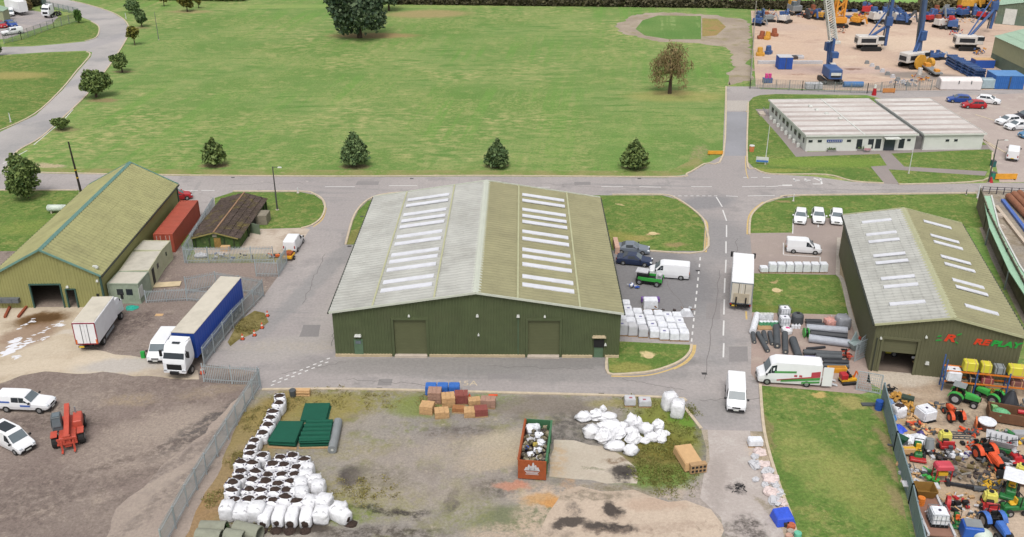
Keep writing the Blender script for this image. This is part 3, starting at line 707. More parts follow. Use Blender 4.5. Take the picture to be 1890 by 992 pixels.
def shed(label, cat, loc, rz, W, D, He, Hr, mats, group=None, ridge_at=.5, front_opens=(), side_opens=(), over=.28, cap=.55, name='warehouse'):
    t = thing(name, label, cat, loc, rz, group)
    wm, rl, rr, cm = mats
    xr = W * ridge_at
    top = lambda s: He + (Hr - He) * (s / xr if s < xr else (W - s) / (W - xr))
    wl = MB()
    corr_wall(wl, (0, 0), (W, 0), 0, top, opens=front_opens)
    corr_wall(wl, (W, 0), (W, D), 0, lambda s: He)
    corr_wall(wl, (W, D), (0, D), 0, lambda s: top(W - s))
    corr_wall(wl, (0, D), (0, 0), 0, lambda s: He, opens=side_opens)
    wl.build('wall', wm, t)
    dzl = (Hr - He) / xr * over; dzr = (Hr - He) / (W - xr) * over
    Ls = ((-over, -over, He - dzl), (-over, D + over, He - dzl), (xr, -over, Hr), (xr, D + over, Hr))
    Rs = ((W + over, -over, He - dzr), (W + over, D + over, He - dzr), (xr, -over, Hr), (xr, D + over, Hr))
    lp = .02 if rl is rr else .045
    a = MB(); corr_roof(a, *[(p[0], p[1], p[2] + .06) for p in Ls], lap=lp); a.build('roof', rl, t)
    b = MB(); corr_roof(b, *[(p[0], p[1], p[2] + .06) for p in Rs], lap=lp); b.build('roof', rr, t)
    c = MB(); h = .16
    c.loft([[(xr - cap, y, Hr + .10 - cap * .22), (xr, y, Hr + .10 + h), (xr + cap, y, Hr + .10 - cap * .22), (xr, y, Hr + .02)] for y in (-over - .03, D + over + .03)])
    c.build('ridge_cap', cm, t)
    for y in (-over - .04, D + over + .04):
        for (p, q) in ((Ls[0], Ls[2]), (Rs[0], Rs[2])):
            MB().bar((p[0], y, p[2] + .10), (q[0], y, q[2] + .10), .07, .24).build('barge_board', cm, t)
    MB().bar((-over - .09, -over, He - dzl), (-over - .09, D + over, He - dzl), .16, .16).build('gutter', m_tile, t)
    MB().bar((W + over + .09, -over, He - dzr), (W + over + .09, D + over, He - dzr), .16, .16).build('gutter', m_tile, t)
    return t, Ls, Rs

def roller(t, x0, x1, h, m, drop=0.0, step=True):
    d = MB(); n = int((h - drop) / .35)
    z = drop
    for i in range(n):
        zz = drop + (h - drop) * i / n; z2 = drop + (h - drop) * (i + 1) / n
        d.hexa([(x0, .14, zz), (x1, .14, zz), (x1, .20, zz), (x0, .20, zz), (x0, .12, z2), (x1, .12, z2), (x1, .20, z2), (x0, .20, z2)])
    d.build('roller_door', m, t)
    f = MB(); f.box(((x0 + x1) / 2, -.04, h + .12), (x1 - x0 + .5, .16, .24)); f.box((x0 - .13, -.03, h / 2), (.24, .14, h)); f.box((x1 + .13, -.03, h / 2), (.24, .14, h))
    f.build('door_frame', m_gwall if m is m_shut else m, t)
def lamp_on(t, x, z, big=.22, y=-.14):
    l = MB(); l.box((x, y, z), (big, .2, big * .8), taper=.8); l.bar((x, y, z + .1), (x, 0, z + .15), .05); l.build('wall_lamp', m_lampw, t)

# main warehouse
A0, B0 = G(620, 657), G(1141, 656)
mrz = R(-.55); W0 = (B0 - A0).length
D0 = 33.1
t, Ls, Rs = shed('large green warehouse with a two tone grey and olive roof in the centre', 'warehouse', A0, mrz, W0, D0, 5.35, 7.7, (m_gwall, m_roofg, m_roofo, m_ridge), 'warehouses', front_opens=((6.42, 9.84, 0, 4.45), (20.65, 24.0, 0, 4.45)))
main_wh = t
roller(t, 6.42, 9.84, 4.45, m_shut); roller(t, 20.65, 24.0, 4.45, m_shut)
for ys in (367.5, 378, 395, 406.5, 417.5, 436, 449, 469.5, 482, 497, 519.5, 535):
    w = G(1009, ys, 6.55)
    lc = Matrix.Rotation(-mrz, 3, 'Z') @ (w - A0)
    f = (lc.y + .28) / (D0 + .56); df = .42 / D0
    for S_ in (Ls, Rs):
        p = MB(); slope_panel(p, *S_, f - df, f + df, .33, .69, lift=.27, th=.1); p.build('skylight', m_light, t)
sl_ = MB()
for t0 in (.30, .72):
    for S_ in (Ls, Rs):
        slope_panel(sl_, *S_, .0, 1, t0 - .006, t0 + .006, lift=.21, th=.05)
sl_.build('roof_batten', m_ridgeo, t)
pl = MB()
for a, b in ((0, 6.1), (10.1, 20.35), (24.3, 27.55), (28.9, W0)): pl.box(((a + b) / 2, -.10, .14), (b - a, .22, .28))
pl.build('plinth', m_plinth, t)
st = MB(); st.box((8.13, -.12, .10), (3.5, .5, .22)); st.box((22.3, -.12, .10), (3.4, .5, .22)); st.build('door_sill', m_conc2, t)
for x, c in ((2.55, m_dgreen), (28.2, m_dgreen)):
    d = MB(); d.box((x, -.06, 1.05), (.95, .08, 2.1)); d.build('personnel_door', c, t)
    d = MB(); d.box((x, -.16, 2.6), (.75 if x < 9 else 1.5, .5, .16), taper=.8); d.build('door_canopy', m_lampw if x < 9 else m_plinth, t)
    d = MB(); d.box((x, -.13, 1.75), (.6, .05, .35)); d.build('door_window', m_glass2, t)
bx = MB(); bx.box((28.2, -.14, 1.75), (1.1, .12, .9)); bx.build('door_surround', m_black, t)
lamp_on(t, 8.1, 4.95); lamp_on(t, 22.4, 4.95); lamp_on(t, 15.3, 5.0, .3); lamp_on(t, 19.6, 5.0, .34); lamp_on(t, 15.4, 2.7, .2); lamp_on(t, 28.9, 1.6, .25)
pi_ = MB(); pi_.cyl((19.6, -.08, .3), (19.6, -.08, 4.8), .05, n=6); pi_.build('drain_pipe', m_dgreen, t)

# warehouse with the lettering
A1 = G(1603, 684)
rrz = R(-11.4)
W1, D1 = 14.0, 29.6
t, Ls, Rs = shed('smaller olive warehouse with red and green lettering on its front', 'warehouse', A1, rrz, W1, D1, 5.55, 7.0, (m_gwall2, m_roofg, m_roofo, m_ridgeo), 'warehouses', front_opens=((.95, 4.25, 0, 3.95),), cap=.5)
rep = t
RM = Matrix.Translation(A1) @ Matrix.Rotation(rrz, 4, 'Z')
def RP(x, y, z=0.0): return RM @ Vector((x, y, z))
roller(t, .95, 4.25, 3.95, m_gwall2, drop=2.35)
def sky_rows(t, S_, A, rz, rows, D, t0, t1, h, dw=.33):
    for (px, py) in rows:
        w = G(px, py, h)
        lc = Matrix.Rotation(-rz, 3, 'Z') @ (w - A)
        f = (lc.y + .28) / (D + .56); df = dw / D
        p = MB(); slope_panel(p, *S_, f - df, f + df, t0, t1, lift=.27, th=.1); p.build('skylight', m_light, t)
sky_rows(t, Ls, A1, rrz, [(1626, 411), (1634, 434), (1638, 447), (1647, 473), (1650, 486), (1660, 515), (1664, 530), (1675, 562)], D1, .27, .74, 6.3)
sky_rows(t, Rs, A1, rrz, [(1742, 418), (1753, 444), (1759, 456), (1772, 483), (1778, 497), (1793, 527), (1800, 540), (1816, 575)], D1, .28, .74, 6.3)
lamp_on(t, .6, 4.0); lamp_on(t, 4.9, 4.6); lamp_on(t, 5.5, 1.6, .4)
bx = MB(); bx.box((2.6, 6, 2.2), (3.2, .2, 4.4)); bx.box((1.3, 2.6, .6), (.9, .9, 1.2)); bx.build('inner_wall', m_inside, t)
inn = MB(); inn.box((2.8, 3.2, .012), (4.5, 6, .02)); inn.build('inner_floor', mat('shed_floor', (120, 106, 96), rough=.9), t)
m_red = mat('sign_red', (226, 70, 40), rough=.5, var=.03); m_grn = mat('sign_green', (40, 172, 72), rough=.5, var=.03)
def wall_text(t, s, x, z, size, m, y=-.07, shear=.25, sx=1.3):
    cu = bpy.data.curves.new('sign_lettering', 'FONT'); cu.body = s; cu.size = size; cu.extrude = .02; cu.shear = shear; cu.offset = .035
    o = text_mesh('sign_lettering', cu, m); o.parent = t
    o.location = (x, y, z); o.rotation_euler = (PI / 2, 0, 0); o.scale = (sx, 1, 1)
    return o
wall_text(t, 'R', 6.55, 4.35, 1.1, m_red, sx=1.6)
wall_text(t, 'RE', 9.4, 4.3, .88, m_red, sx=1.5)
wall_text(t, 'PLAY', 11.05, 4.3, .88, m_grn, sx=1.35)
sw = MB()
for a, b in (((5.85, 4.3), (6.4, 4.42)), ((5.95, 4.75), (6.3, 4.9)), ((7.75, 5.1), (8.15, 5.35)), ((7.75, 4.35), (8.0, 4.2))): sw.bar((a[0], -.07, a[1]), (b[0], -.07, b[1]), .06, .09)
sw.build('sign_swoosh', m_grn, t)
pn = MB(); pn.box((.25, -.13, 2.0), (.1, .1, 4)); pn.build('drain_pipe', m_tile, t)

# left olive shed
A2 = G(195, 567)
lrz = R(1.2); W2, D2 = 12.3, 30.0
m_lw = mat('light_olive_sheet', (160, 158, 102), rough=.6, var=.06, scale=.5, dirt=.12)
m_lr = mat('light_olive_roof', (164, 162, 114), rough=.85, var=.12, scale=.4, dirt=.25)
m_trim = mat('teal_trim', (110, 150, 140), rough=.6); m_trim2 = mat('dark_teal_trim', (60, 92, 84), rough=.6)
loc2 = A2 - Matrix.Rotation(lrz, 3, 'Z') @ Vector((W2, 0, 0))
t, Ls, Rs = shed('light olive shed with pale ridge and an open doorway on the left', 'warehouse', loc2, lrz, W2, D2, 4.25, 7.5, (m_lw, m_lr, m_lr, m_trim), 'warehouses', front_opens=((4.1, 7.5, 0, 3.0), (8.15, 9.1, 0, 2.3)), cap=.3)
f = MB()
for x in (4.02, 7.58, 8.08, 9.17): f.box((x, -.05, 1.5 if x < 8 else 1.2), (.16, .2, 3.0 if x < 8 else 2.4))
f.box((5.8, -.05, 3.08), (3.72, .2, .16)); f.box((8.62, -.05, 2.42), (1.2, .2, .12)); f.build('door_frame', m_trim2, t)
f = MB(); f.box((12.36, -.04, 2.1), (.2, .2, 4.2)); f.box((12.37, 30.02, 2.1), (.2, .2, 4.2)); f.build('drain_pipe', m_trim2, t)
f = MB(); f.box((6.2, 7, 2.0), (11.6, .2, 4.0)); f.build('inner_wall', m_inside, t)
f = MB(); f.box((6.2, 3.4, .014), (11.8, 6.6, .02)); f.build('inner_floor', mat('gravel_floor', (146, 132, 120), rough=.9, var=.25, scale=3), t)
lamp_on(t, 8.4, 2.75, .3); lamp_on(t, 12.0, 3.5, .3); lamp_on(t, .6, 3.8, .3)
f = MB(); f.box((11.6, .9, 4.9), (.5, .3, .16)); f.box((11.9, .7, 4.85), (.3, .3, .16)); f.build('roof_vent', m_lampw, t)

# mossy shed
m_moss = ground_mat('mossy_roof', (92, 80, 74), (80, 70, 64), (104, 94, 58), s1=.25, s2=.5, fine=2.5, amp=.3)
m_mgreen = ground_mat('mossy_wall', (84, 108, 60), (68, 86, 54), (120, 128, 80), s1=.6, s2=1.2, fine=3, amp=.15)
Am = G(357, 458); mrz2 = R(-1.2); Wm, Dm, Hm = 6.3, 14.2, 1.5
t = thing('shed', 'old low shed with a dark mossy roof and green walls', 'shed', Am, mrz2)
w = MB(); w.loft([[(0, y, 0), (Wm, y, 0), (Wm, y, Hm), (Wm / 2, y, Hm + .8), (0, y, Hm)] for y in (0, Dm)]); w.build('wall', m_mgreen, t)
for s in (0, 1):
    x0 = -.3 if s == 0 else Wm + .3
    r = MB(); corr_roof(r, (x0, -.3, Hm - .02), (x0, Dm + .3, Hm - .02), (Wm / 2, -.3, Hm + .92), (Wm / 2, Dm + .3, Hm + .92), pitch=.5, depth=.08, courses=4, lap=.09); r.build('roof', m_moss, t)
r = MB(); r.bar((Wm / 2, -.34, Hm + .98), (Wm / 2, Dm + .34, Hm + .98), .22, .1); r.build('ridge_cap', mat('rusty_ridge', (150, 118, 90), rough=.9, var=.25), t)
r = MB(); r.bar((0, -.32, Hm), (Wm / 2, -.32, Hm + .86), .06, .16); r.bar((Wm, -.32, Hm), (Wm / 2, -.32, Hm + .86), .06, .16); r.build('barge_board', mat('mossy_board', (150, 140, 84), rough=.9), t)
r = MB(); r.box((3.4, -.05, .75), (.9, .08, 1.5)); r.build('door', mat('brown_door', (150, 122, 66), rough=.9, var=.3, scale=4), t)
r = MB(); r.box((3.1, -.05, 1.85), (.6, .06, .4)); r.build('vent', mat('grey_vent', (150, 146, 130)), t)
r = MB()
for x in (2.3, 4.3, .4, 5.6): r.box((x, -.05, .75), (.16, .12, 1.5))
r.build('buttress', mat('dark_moss_post', (52, 66, 40)), t)
m_gdr = mat('grey_green_door', (112, 128, 104), rough=.8, dirt=.3)
r = MB(); r.box((Wm + .75, 5.0, .75), (1.7, .08, 1.5), rz=R(-25)); r.build('open_door', m_gdr, t)
r = MB(); r.box((Wm + .8, 9.2, .7), (1.6, 2.2, 1.4)); r.build('lean_to', mat('weathered_timber', (140, 132, 116), rough=.9, var=.2), t)
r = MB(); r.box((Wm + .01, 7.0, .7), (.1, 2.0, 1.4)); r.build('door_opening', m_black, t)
for y in (4.0, 11.0, 12.4, 13.8): MB().box((Wm + .1, y, .75), (.18, .2, 1.5)).build('side_post', mat('dark_moss_post', (52, 66, 40)), t)

# office
Ao = G(1486, 280); orz = R(2.2)
m_ow = mat('white_render', (226, 228, 222), rough=.8, var=.05, dirt=.12, scale=.6)
m_or = ground_mat('felt_roof', (196, 184, 178), (178, 166, 160), (206, 196, 190), s1=.05, s2=.12, fine=2, amp=.05, streak=[(R(2), .03, .6, .6, (170, 158, 154), .48, .62, .05)])
m_ors = ground_mat('roof_sheet', (222, 218, 214), (208, 200, 195), (228, 224, 220), s1=.08, s2=.2, fine=2, amp=.05)
t = thing('office_building', 'low white flat roofed office in two joined blocks', 'office', Ao, orz)
def block(x0, x1, D, H):
    w = MB(); w.box(((x0 + x1) / 2, D / 2, H / 2), (x1 - x0, D, H)); w.build('wall', m_ow, t)
    r = MB(); r.box(((x0 + x1) / 2, D / 2, H + .09), (x1 - x0 + .5, D + .5, .18)); r.build('roof', m_or, t)
    f = MB()
    for y in (-.27, D + .27): f.box(((x0 + x1) / 2, y, H + .10), (x1 - x0 + .6, .05, .30))
    for x in (x0 - .28, x1 + .28): f.box((x, D / 2, H + .10), (.05, D + .48, .30))
    f.build('fascia', m_ow, t)
Wo1 = (G(1683, 275) - Ao).length
Do = 22.5
block(0, Wo1, Do, 2.75)
block(Wo1 + 1.5, Wo1 + 1.5 + 10.4, Do - .6, 2.75)
r = MB(); r.box((Wo1 + .75, 11, 1.1), (1.46, 21, 2.2)); r.build('link', mat('link_dark', (120, 116, 116), rough=.8), t)
r = MB(); r.bar((Wo1 * .52, -.2, 2.98), (Wo1 * .52, Do + .2, 2.98), .22, .10); r.build('roof_joint', m_lampw, t)
for x0, x1, d_ in ((0, Wo1, Do), (Wo1 + 1.5, Wo1 + 11.9, Do - .6)):
    for i in range(8): MB().box(((x0 + x1) / 2, .9 + i * 2.95, 2.94), (x1 - x0 + .3, 1.25 + .5 * (i * 37 % 3), .03)).build('roof_sheet', m_ors, t)
r = MB(); [r.bar((.3, 1 + i * 3.05, 2.95), (Wo1 - .2, 1 + i * 3.05, 2.95), .10, .03) for i in range(7)]; [r.bar((Wo1 + 1.8, 1 + i * 3.05, 2.95), (Wo1 + 11.6, 1 + i * 3.05, 2.95), .10, .03) for i in range(7)]; r.build('roof_seam', mat('seam', (224, 218, 212), rough=.8), t)
for (x, y) in ((6.6, 15), (7.6, 12.6), (9, 9.4), (6.2, 17.5)):
    r = MB(); r.box((x, y, 3.1), (.7, .7, .26), taper=.8); r.build('roof_vent', m_lampw, t)
def owin(x, z, w, h, m=m_glass, name='window'):
    r = MB(); r.box((x, -.02, z), (w, .08, h)); r.build(name, m, t)
for x in (.7, 2.3, 7.4): owin(x, 1.85, .7, .4)
for x in (9.3, 11.3, 12.6, 16.7): owin(x, 1.25, .95, 1.7)
owin(17.9 if Wo1 > 18.5 else Wo1 - .9, 1.85, .6, .4)
for x in (Wo1 + 5.6, Wo1 + 7.1): owin(x, 1.7, .6, .4)
owin(14.6, 1.15, 1.9, 2.2, mat('door_glass', (70, 80, 88), rough=.2), 'entrance_door')
for x, w in ((8.4, .1), (10.3, .35), (11.95, .2), (13.5, .2)):
    pass
r = MB(); r.box((14.6, -.7, 2.45), (2.6, 1.4, .12)); r.build('entrance_canopy', m_lampw, t)
r = MB(); r.box((4.9, -.04, 1.85), (2.7, .10, .45)); r.build('name_board', mat('sign_blue', (44, 70, 150), rough=.5), t)
r = MB()
for i in range(8): r.box((3.8 + i * .32, -.10, 1.85), (.16, .03, .16))
r.build('board_lettering', m_lampw, t)
for i in range(9):
    r = MB(); r.box((-.02, 1.4 + i * 2.35, 1.6), (.08, 1.2 if i % 3 else .5, .9)); r.build('window', m_glass, t)
r = MB()
for i in range(8): r.box((-.55, 2.4 + i * 2.4, .35), (.5, .4, .7))
r.build('wall_unit', m_ow, t)
for x in (4.6, 13.1, 16.4, Wo1 + 6.2):
    pass

# rig yard sheds, far right
def far_shed(label, loc, rz, W, D, He, Hr, wm, rm):
    t = thing('warehouse', label, 'warehouse', loc, rz, 'warehouses')
    w = MB(); corr_wall(w, (0, 0), (W, 0), 2.6, lambda s: He + (Hr - He) * (1 - abs(2 * s / W - 1)), pitch=.6); corr_wall(w, (0, D), (0, 0), 2.6, lambda s: He, pitch=.6); corr_wall(w, (W, 0), (W, D), 2.6, lambda s: He, pitch=.6); corr_wall(w, (W, D), (0, D), 2.6, lambda s: He + (Hr - He) * (1 - abs(2 * s / W - 1)), pitch=.6)
    w.build('wall', wm, t)
    b = MB(); b.box((W / 2, D / 2, 1.33), (W - .02, D - .02, 2.66)); b.build('dado', mat('grey_green_dado', (110, 128, 112), rough=.8, dirt=.3, scale=.4), t)
    for x0 in (-.3, W + .3):
        r = MB(); corr_roof(r, (x0, -.3, He), (x0, D + .3, He), (W / 2, -.3, Hr + .1), (W / 2, D + .3, Hr + .1), pitch=.9, courses=4); r.build('roof', rm, t)
    return t
m_fw = mat('pale_olive_wall', (168, 172, 138), rough=.7, var=.05); m_fr = mat('pale_green_roof', (160, 186, 164), rough=.8, var=.06, scale=.3)
pa = G(1826, 118); pb = G(1893, 152)
trz = ang(pb, pa)
t = far_shed('pale olive warehouse with a mint roof at the edge of the rig yard', pa, trz + PI / 2 + PI, 18, (pb - pa).length * 1.6, 6.3, 8.6, m_fw, m_fr)
t.location = pb + (pb - pa) * .6; t.rotation_euler = (0, 0, trz - PI / 2)
p3 = G(1836, 44)
t = far_shed('green shed with a white door beyond the mint roofed warehouse', p3, R(-30), 16, 14, 5, 6.6, mat('mid_green_wall', (112, 126, 106), rough=.7), m_fr)
d = MB(); d.box((3.4, -.1, 2.2), (3, .12, 4.2)); d.build('door', m_lampw, t)
# ------------------------------------------------------------------ fences, poles
m_fence = mat('fence_steel', (176, 186, 190), rough=.5, metal=.1, var=.12, scale=.4)
m_fence2 = mat('fence_wire', (150, 156, 154), rough=.5, metal=.2)
def palisade(name, label, runs, h=2.3, gap=.19, w=.06, m=None, cat='fence', group=None, post=2.7, z=0.0):
    t = thing(name, label, cat, G(*runs[0][0]), 0, group)
    o = t.location.copy()
    mm = m or m_fence
    for run in runs:
        pm, rm = MB(), MB()
        P_ = [G(*p) - o for p in run]
        for a, b in zip(P_, P_[1:]):
            L_ = (b - a).length; d = (b - a).normalized(); n = max(1, int(L_ / gap)); r = ang(a, b)
            for i in range(n):
                p = a + d * (gap * (i + .5))
                x, y = d.x * w / 2, d.y * w / 2
                nx, ny = -d.y * .012, d.x * .012
                q = [(p.x - x - nx, p.y - y - ny), (p.x + x - nx, p.y + y - ny), (p.x + x + nx, p.y + y + ny), (p.x - x + nx, p.y - y + ny)]
                pm.hexa([(u, v, .06) for u, v in q] + [(u, v, h) for u, v in q])
            nn = Vector((-d.y, d.x, 0)) * .05
            for zz in (h * .18, h * .86): rm.bar(a + nn + Vector((0, 0, zz)), b + nn + Vector((0, 0, zz)), .05, .06)
            k = max(1, round(L_ / post))
            for i in range(k + 1):
                p = a + (b - a) * (i / k) + nn * 1.9
                if i or a is P_[0]: MB().box((p.x, p.y, h / 2), (.10, .10, h), rz=r).build('fence_post', mm, t)
        pm.build('pale_panel', mm, t); rm.build('rail', mm, t)
    return t
palisade('palisade_fence', 'steel palisade fence running beside the blue lorry to the gate', [[(345, 543), (400, 533), (486, 548), (430, 606), (376, 676)]], group='palisade fences')
palisade('palisade_fence', 'long steel palisade fence between the gravel yard and the white bags', [[(480, 716), (452, 760), (420, 812), (380, 876), (345, 935), (300, 1020)]], group='palisade fences')
palisade('palisade_gate', 'steel palisade gate with a dark post next to the white lorry cab', [[(376, 706), (428, 710)], [(428, 710), (478, 712)]], cat='gate', h=2.2)
palisade('palisade_fence', 'steel palisade fence around the old mossy shed with a corner by the small van', [[(396, 392), (340, 486), (345, 487), (505, 485)], [(473, 511), (514, 512), (531, 486)]], group='palisade fences')
palisade('palisade_fence', 'low palisade fence behind the white box truck beside the cabins', [[(270, 560), (345, 556), (390, 560)]], h=1.7, group='palisade fences')
def wire(name, label, run, h, m=None, post=3.0, wires=9, cat='fence', group='wire fences'):
    t = thing(name, label, cat, G(*run[0]), 0, group)
    o = t.location.copy(); a_ = MB()
    P_ = [G(*p) - o for p in run]
    for a, b in zip(P_, P_[1:]):
        k = max(1, round((b - a).length / post))
        for i in range(k + 1):
            p = a + (b - a) * i / k; MB().box((p.x, p.y, h / 2), (.12, .12, h)).build('fence_post', m or m_fence2, t)
        for i in range(wires):
            zz = h * (i + .7) / wires; a_.bar(a + Vector((0, 0, zz)), b + Vector((0, 0, zz)), .03, .05)
        n = int((b - a).length / .5)
        for i in range(n):
            p = a + (b - a) * i / n; a_.bar((p.x, p.y, .05), (p.x, p.y, h), .03)
    a_.build('wire_panel', m or m_fence2, t)
wire('wire_fence', 'pale wire fence along the meadow side of the rig yard', [(1384, 164), (1389, 90), (1394, 22)], 3.2, mat('pale_fence', (196, 192, 184), rough=.7))
wire('wire_fence', 'wire fence between the rig yard and the road behind the office', [(1384, 164), (1480, 168), (1600, 173), (1650, 168), (1740, 166)], 2.2)
wire('wire_fence', 'wire fence along the lorry yard in the far left corner', [(8, 81), (40, 74), (100, 52), (142, 41)], 2.4)
wire('wire_fence', 'grey wire fence behind the white tractor unit in the far left corner', [(62, 5), (100, 18), (146, 28)], 2.0, mat('teal_fence', (120, 140, 138), rough=.7))
# sheet steel fence of the machine yard
def sheet_fence(name, label, run, h, m, cap=None):
    t = thing(name, label, 'fence', G(*run[0]))
    o = t.location.copy(); a_, b_ = MB(), MB()
    P_ = [G(*p) - o for p in run]
    for a, b in zip(P_, P_[1:]):
        corr_wall(a_, b, a, 0, lambda s: h, depth=.05, pitch=.25); corr_wall(a_, a, b, 0, lambda s: h, depth=.05, pitch=.25)
        k = max(1, round((b - a).length / 2.5))
        for i in range(k + 1):
            p = a + (b - a) * i / k; b_.box((p.x, p.y, h / 2 + .05), (.16, .16, h + .1))
        b_.bar(a + Vector((0, 0, h)), b + Vector((0, 0, h)), .12, .06)
    a_.build('sheet_panel', m, t); b_.build('fence_post', m, t)
sheet_fence('sheet_fence', 'blue grey sheet steel fence along the edge of the machine yard', [(1627, 740), (1650, 832), (1678, 930), (1700, 1030)], 2.0, mat('blue_grey_sheet', (128, 146, 152), rough=.5, var=.1, dirt=.15))
sheet_fence('sheet_fence', 'weathered tall boundary fence behind the lettered warehouse', [(1803, 384), (1816, 424), (1850, 500), (1895, 590), (1930, 650)], 3.0, mat('weathered_sheet', (124, 116, 98), rough=.85, var=.3, scale=1.0, dirt=.3))
# green topped bank behind it
t = thing('green_gantry', 'long mint green walkway on posts beside the boundary fence', 'walkway', G(1815, 375))
o_ = t.location.copy(); a_ = MB(); b_ = MB()
Lp = [G(*p, 2.6) - o_ for p in ((1814, 362), (1826, 420), (1862, 500), (1902, 562))]
Rp = [G(*p, 2.6) - o_ for p in ((1828, 362), (1842, 420), (1880, 492), (1922, 552))]
a_.loft([[(l.x, l.y, 2.5), (r.x, r.y, 2.5), (r.x, r.y, 2.62), (l.x, l.y, 2.62)] for l, r in zip(Lp, Rp)])
for l, r in zip(Lp, Rp):
    for q in (l, r): b_.box((q.x, q.y, 1.25), (.15, .15, 2.49))
a_.build('deck', mat('mint_deck', (166, 206, 176), rough=.7, var=.08), t); b_.build('post', m_steel, t)
e_ = MB()
for a, b in zip(Rp, Rp[1:]): e_.bar((a.x + .15, a.y, 2.66), (b.x + .15, b.y, 2.66), .2, .14)
e_.build('edge_board', m_lampw, t)
for i, (px, py) in enumerate(((1842, 402), (1846, 423), (1849, 444), (1855, 465), (1861, 487), (1869, 514), (1880, 540))):
    b = MB(); p = G(px, py); b.box((0, 0, .25), (1.1, 1.0, .5)); b.box((0, 0, .56), (.8, .7, .12))
    o = b.build('concrete_block', m_conc2, bevel=.05); o.location = p
    tag(o, '%s pale concrete block from the road beside the mint green walkway' % ORD[i], 'block', 'blocks along the walkway')
for i, (a, b, m) in enumerate((((1850, 372), (1900, 438), mat('blue_beam', (84, 116, 190), rough=.5)), ((1860, 368), (1915, 428), mat('rust_pipe', (150, 100, 74), rough=.8, var=.2))
        , ((1870, 364), (1925, 420), mat('rust_pipe', (150, 100, 74))), ((1880, 362), (1935, 414), mat('rust_pipe', (150, 100, 74))), ((1838, 384), (1905, 470), mat('pale_beam', (206, 190, 172), rough=.8)))):
    p, q = G(*a), G(*b); c = (p + q) / 2
    mb = MB()
    if i in (1, 2, 3): mb.tube(p - c + Vector((0, 0, .5)), q - c + Vector((0, 0, .5)), .5, .44)
    else: mb.bar(p - c + Vector((0, 0, .2)), q - c + Vector((0, 0, .2)), .5, .4)
    o = mb.build('steel_pipe' if i in (1, 2, 3) else 'steel_beam', m); o.location = c
    tag(o, ['blue painted beam lying beside the rusty pipes', 'rusty brown pipe nearest the blue beam', 'middle one of the three rusty brown pipes', 'rusty brown pipe farthest from the blue beam', 'pale cream beam lying between the blocks and the blue beam'][i], 'pipe' if i in (1, 2, 3) else 'beam')
# railing by the right hand road
t = thing('road_railing', 'dark post and rail barrier beside the road at the right edge', 'railing', G(1812, 358)); o_ = t.location.copy()
b = MB()
R0, R1 = G(1812, 358) - o_, G(1905, 362) - o_
for i in range(8):
    p = R0 + (R1 - R0) * i / 7; b.box((p.x, p.y, .6), (.1, .1, 1.2))
for z in (.4, .8, 1.15): b.bar(R0 + Vector((0, 0, z)), R1 + Vector((0, 0, z)), .06)
b.build('rail', mat('dark_rail', (74, 72, 82), rough=.6), t)

def pole(label, px, py, top, r=.11, m=None, name='lamp_post', head=None, cat='lamp post', group=None, lean=0):
    h = height(px, py, top)
    t = thing(name, label, cat, G(px, py), 0, group)
    b = MB(); b.cyl((0, 0, 0), (lean, 0, h), r, r * .55, 8); b.build('shaft', m, t)
    if head == 'lamp':
        b = MB(); b.bar((lean, 0, h - .1), (lean + .9, -.3, h + .05), .07); b.build('arm', m, t)
        b = MB(); b.box((lean + 1.1, -.36, h + .03), (.6, .25, .14), taper=.7); b.build('lamp_head', m_lampw, t)
    if head == 'band':
        b = MB(); b.cyl((lean * .45, 0, h * .45), (lean * .47, 0, h * .47), r * .95, n=8); b.cyl((lean * .3, 0, h * .30), (lean * .32, 0, h * .32), r * 1.0, n=8); b.build('band', mat('yellow_band', (226, 180, 40)), t)
    b = MB(); b.cyl((0, 0, 0), (0, 0, .12), r * 1.9, n=8); b.build('base', m_conc2, t)
    return t
m_pole = mat('dark_timber_pole', (52, 46, 42), rough=.85)
pole('tall dark pole with yellow bands behind the light olive shed', 150, 357, 262, .2, m_pole, 'utility_pole', 'band', 'pole', lean=-.35)
pole('dark grey lamp post standing on the grass by the mossy shed', 512, 388, 308, .13, mat('dark_grey_pole', (84, 82, 80)), head='lamp', group='lamp posts')
pole('bent dark lamp post beside the car park entrance', 1824, 338, 258, .13, mat('dark_grey_pole', (84, 82, 80)), head='lamp', group='lamp posts')
m_wpole = mat('white_pole', (222, 224, 226), rough=.4)
pole('white flagpole next to the small blue and white board', 1412, 304, 232, .08, m_wpole, 'flagpole', cat='flagpole', group='white flagpoles')
pole('white flagpole standing beside the office footpath', 1677, 321, 274, .08, m_wpole, 'flagpole', cat='flagpole', group='white flagpoles')
pole('thin grey post in the meadow beside the far row of trees', 293, 74, 22, .1, mat('grey_post', (110, 112, 112)), 'utility_pole', cat='pole')
pole('thin white post on the road bend in the far left corner', 233, 36, 24, .1, m_wpole, 'marker_post', cat='post')
pole('slim white post at the edge of the lawn on the far left', 20, 226, 209, .12, m_wpole, 'marker_post', cat='post')
pole('short white post on the lawn beside the lamp post', 550, 357, 347, .12, m_wpole, 'marker_post', cat='post')
pole('short white post on the lawn above the three parked white cars', 1464, 372, 358, .1, m_wpole, 'marker_post', cat='post')
pole('white post at the road end of the boundary fence', 1804, 366, 342, .12, m_wpole, 'marker_post', cat='post')
pole('small dark post beside the road near the boundary fence', 1783, 360, 350, .08, m_black, 'marker_post', cat='post')

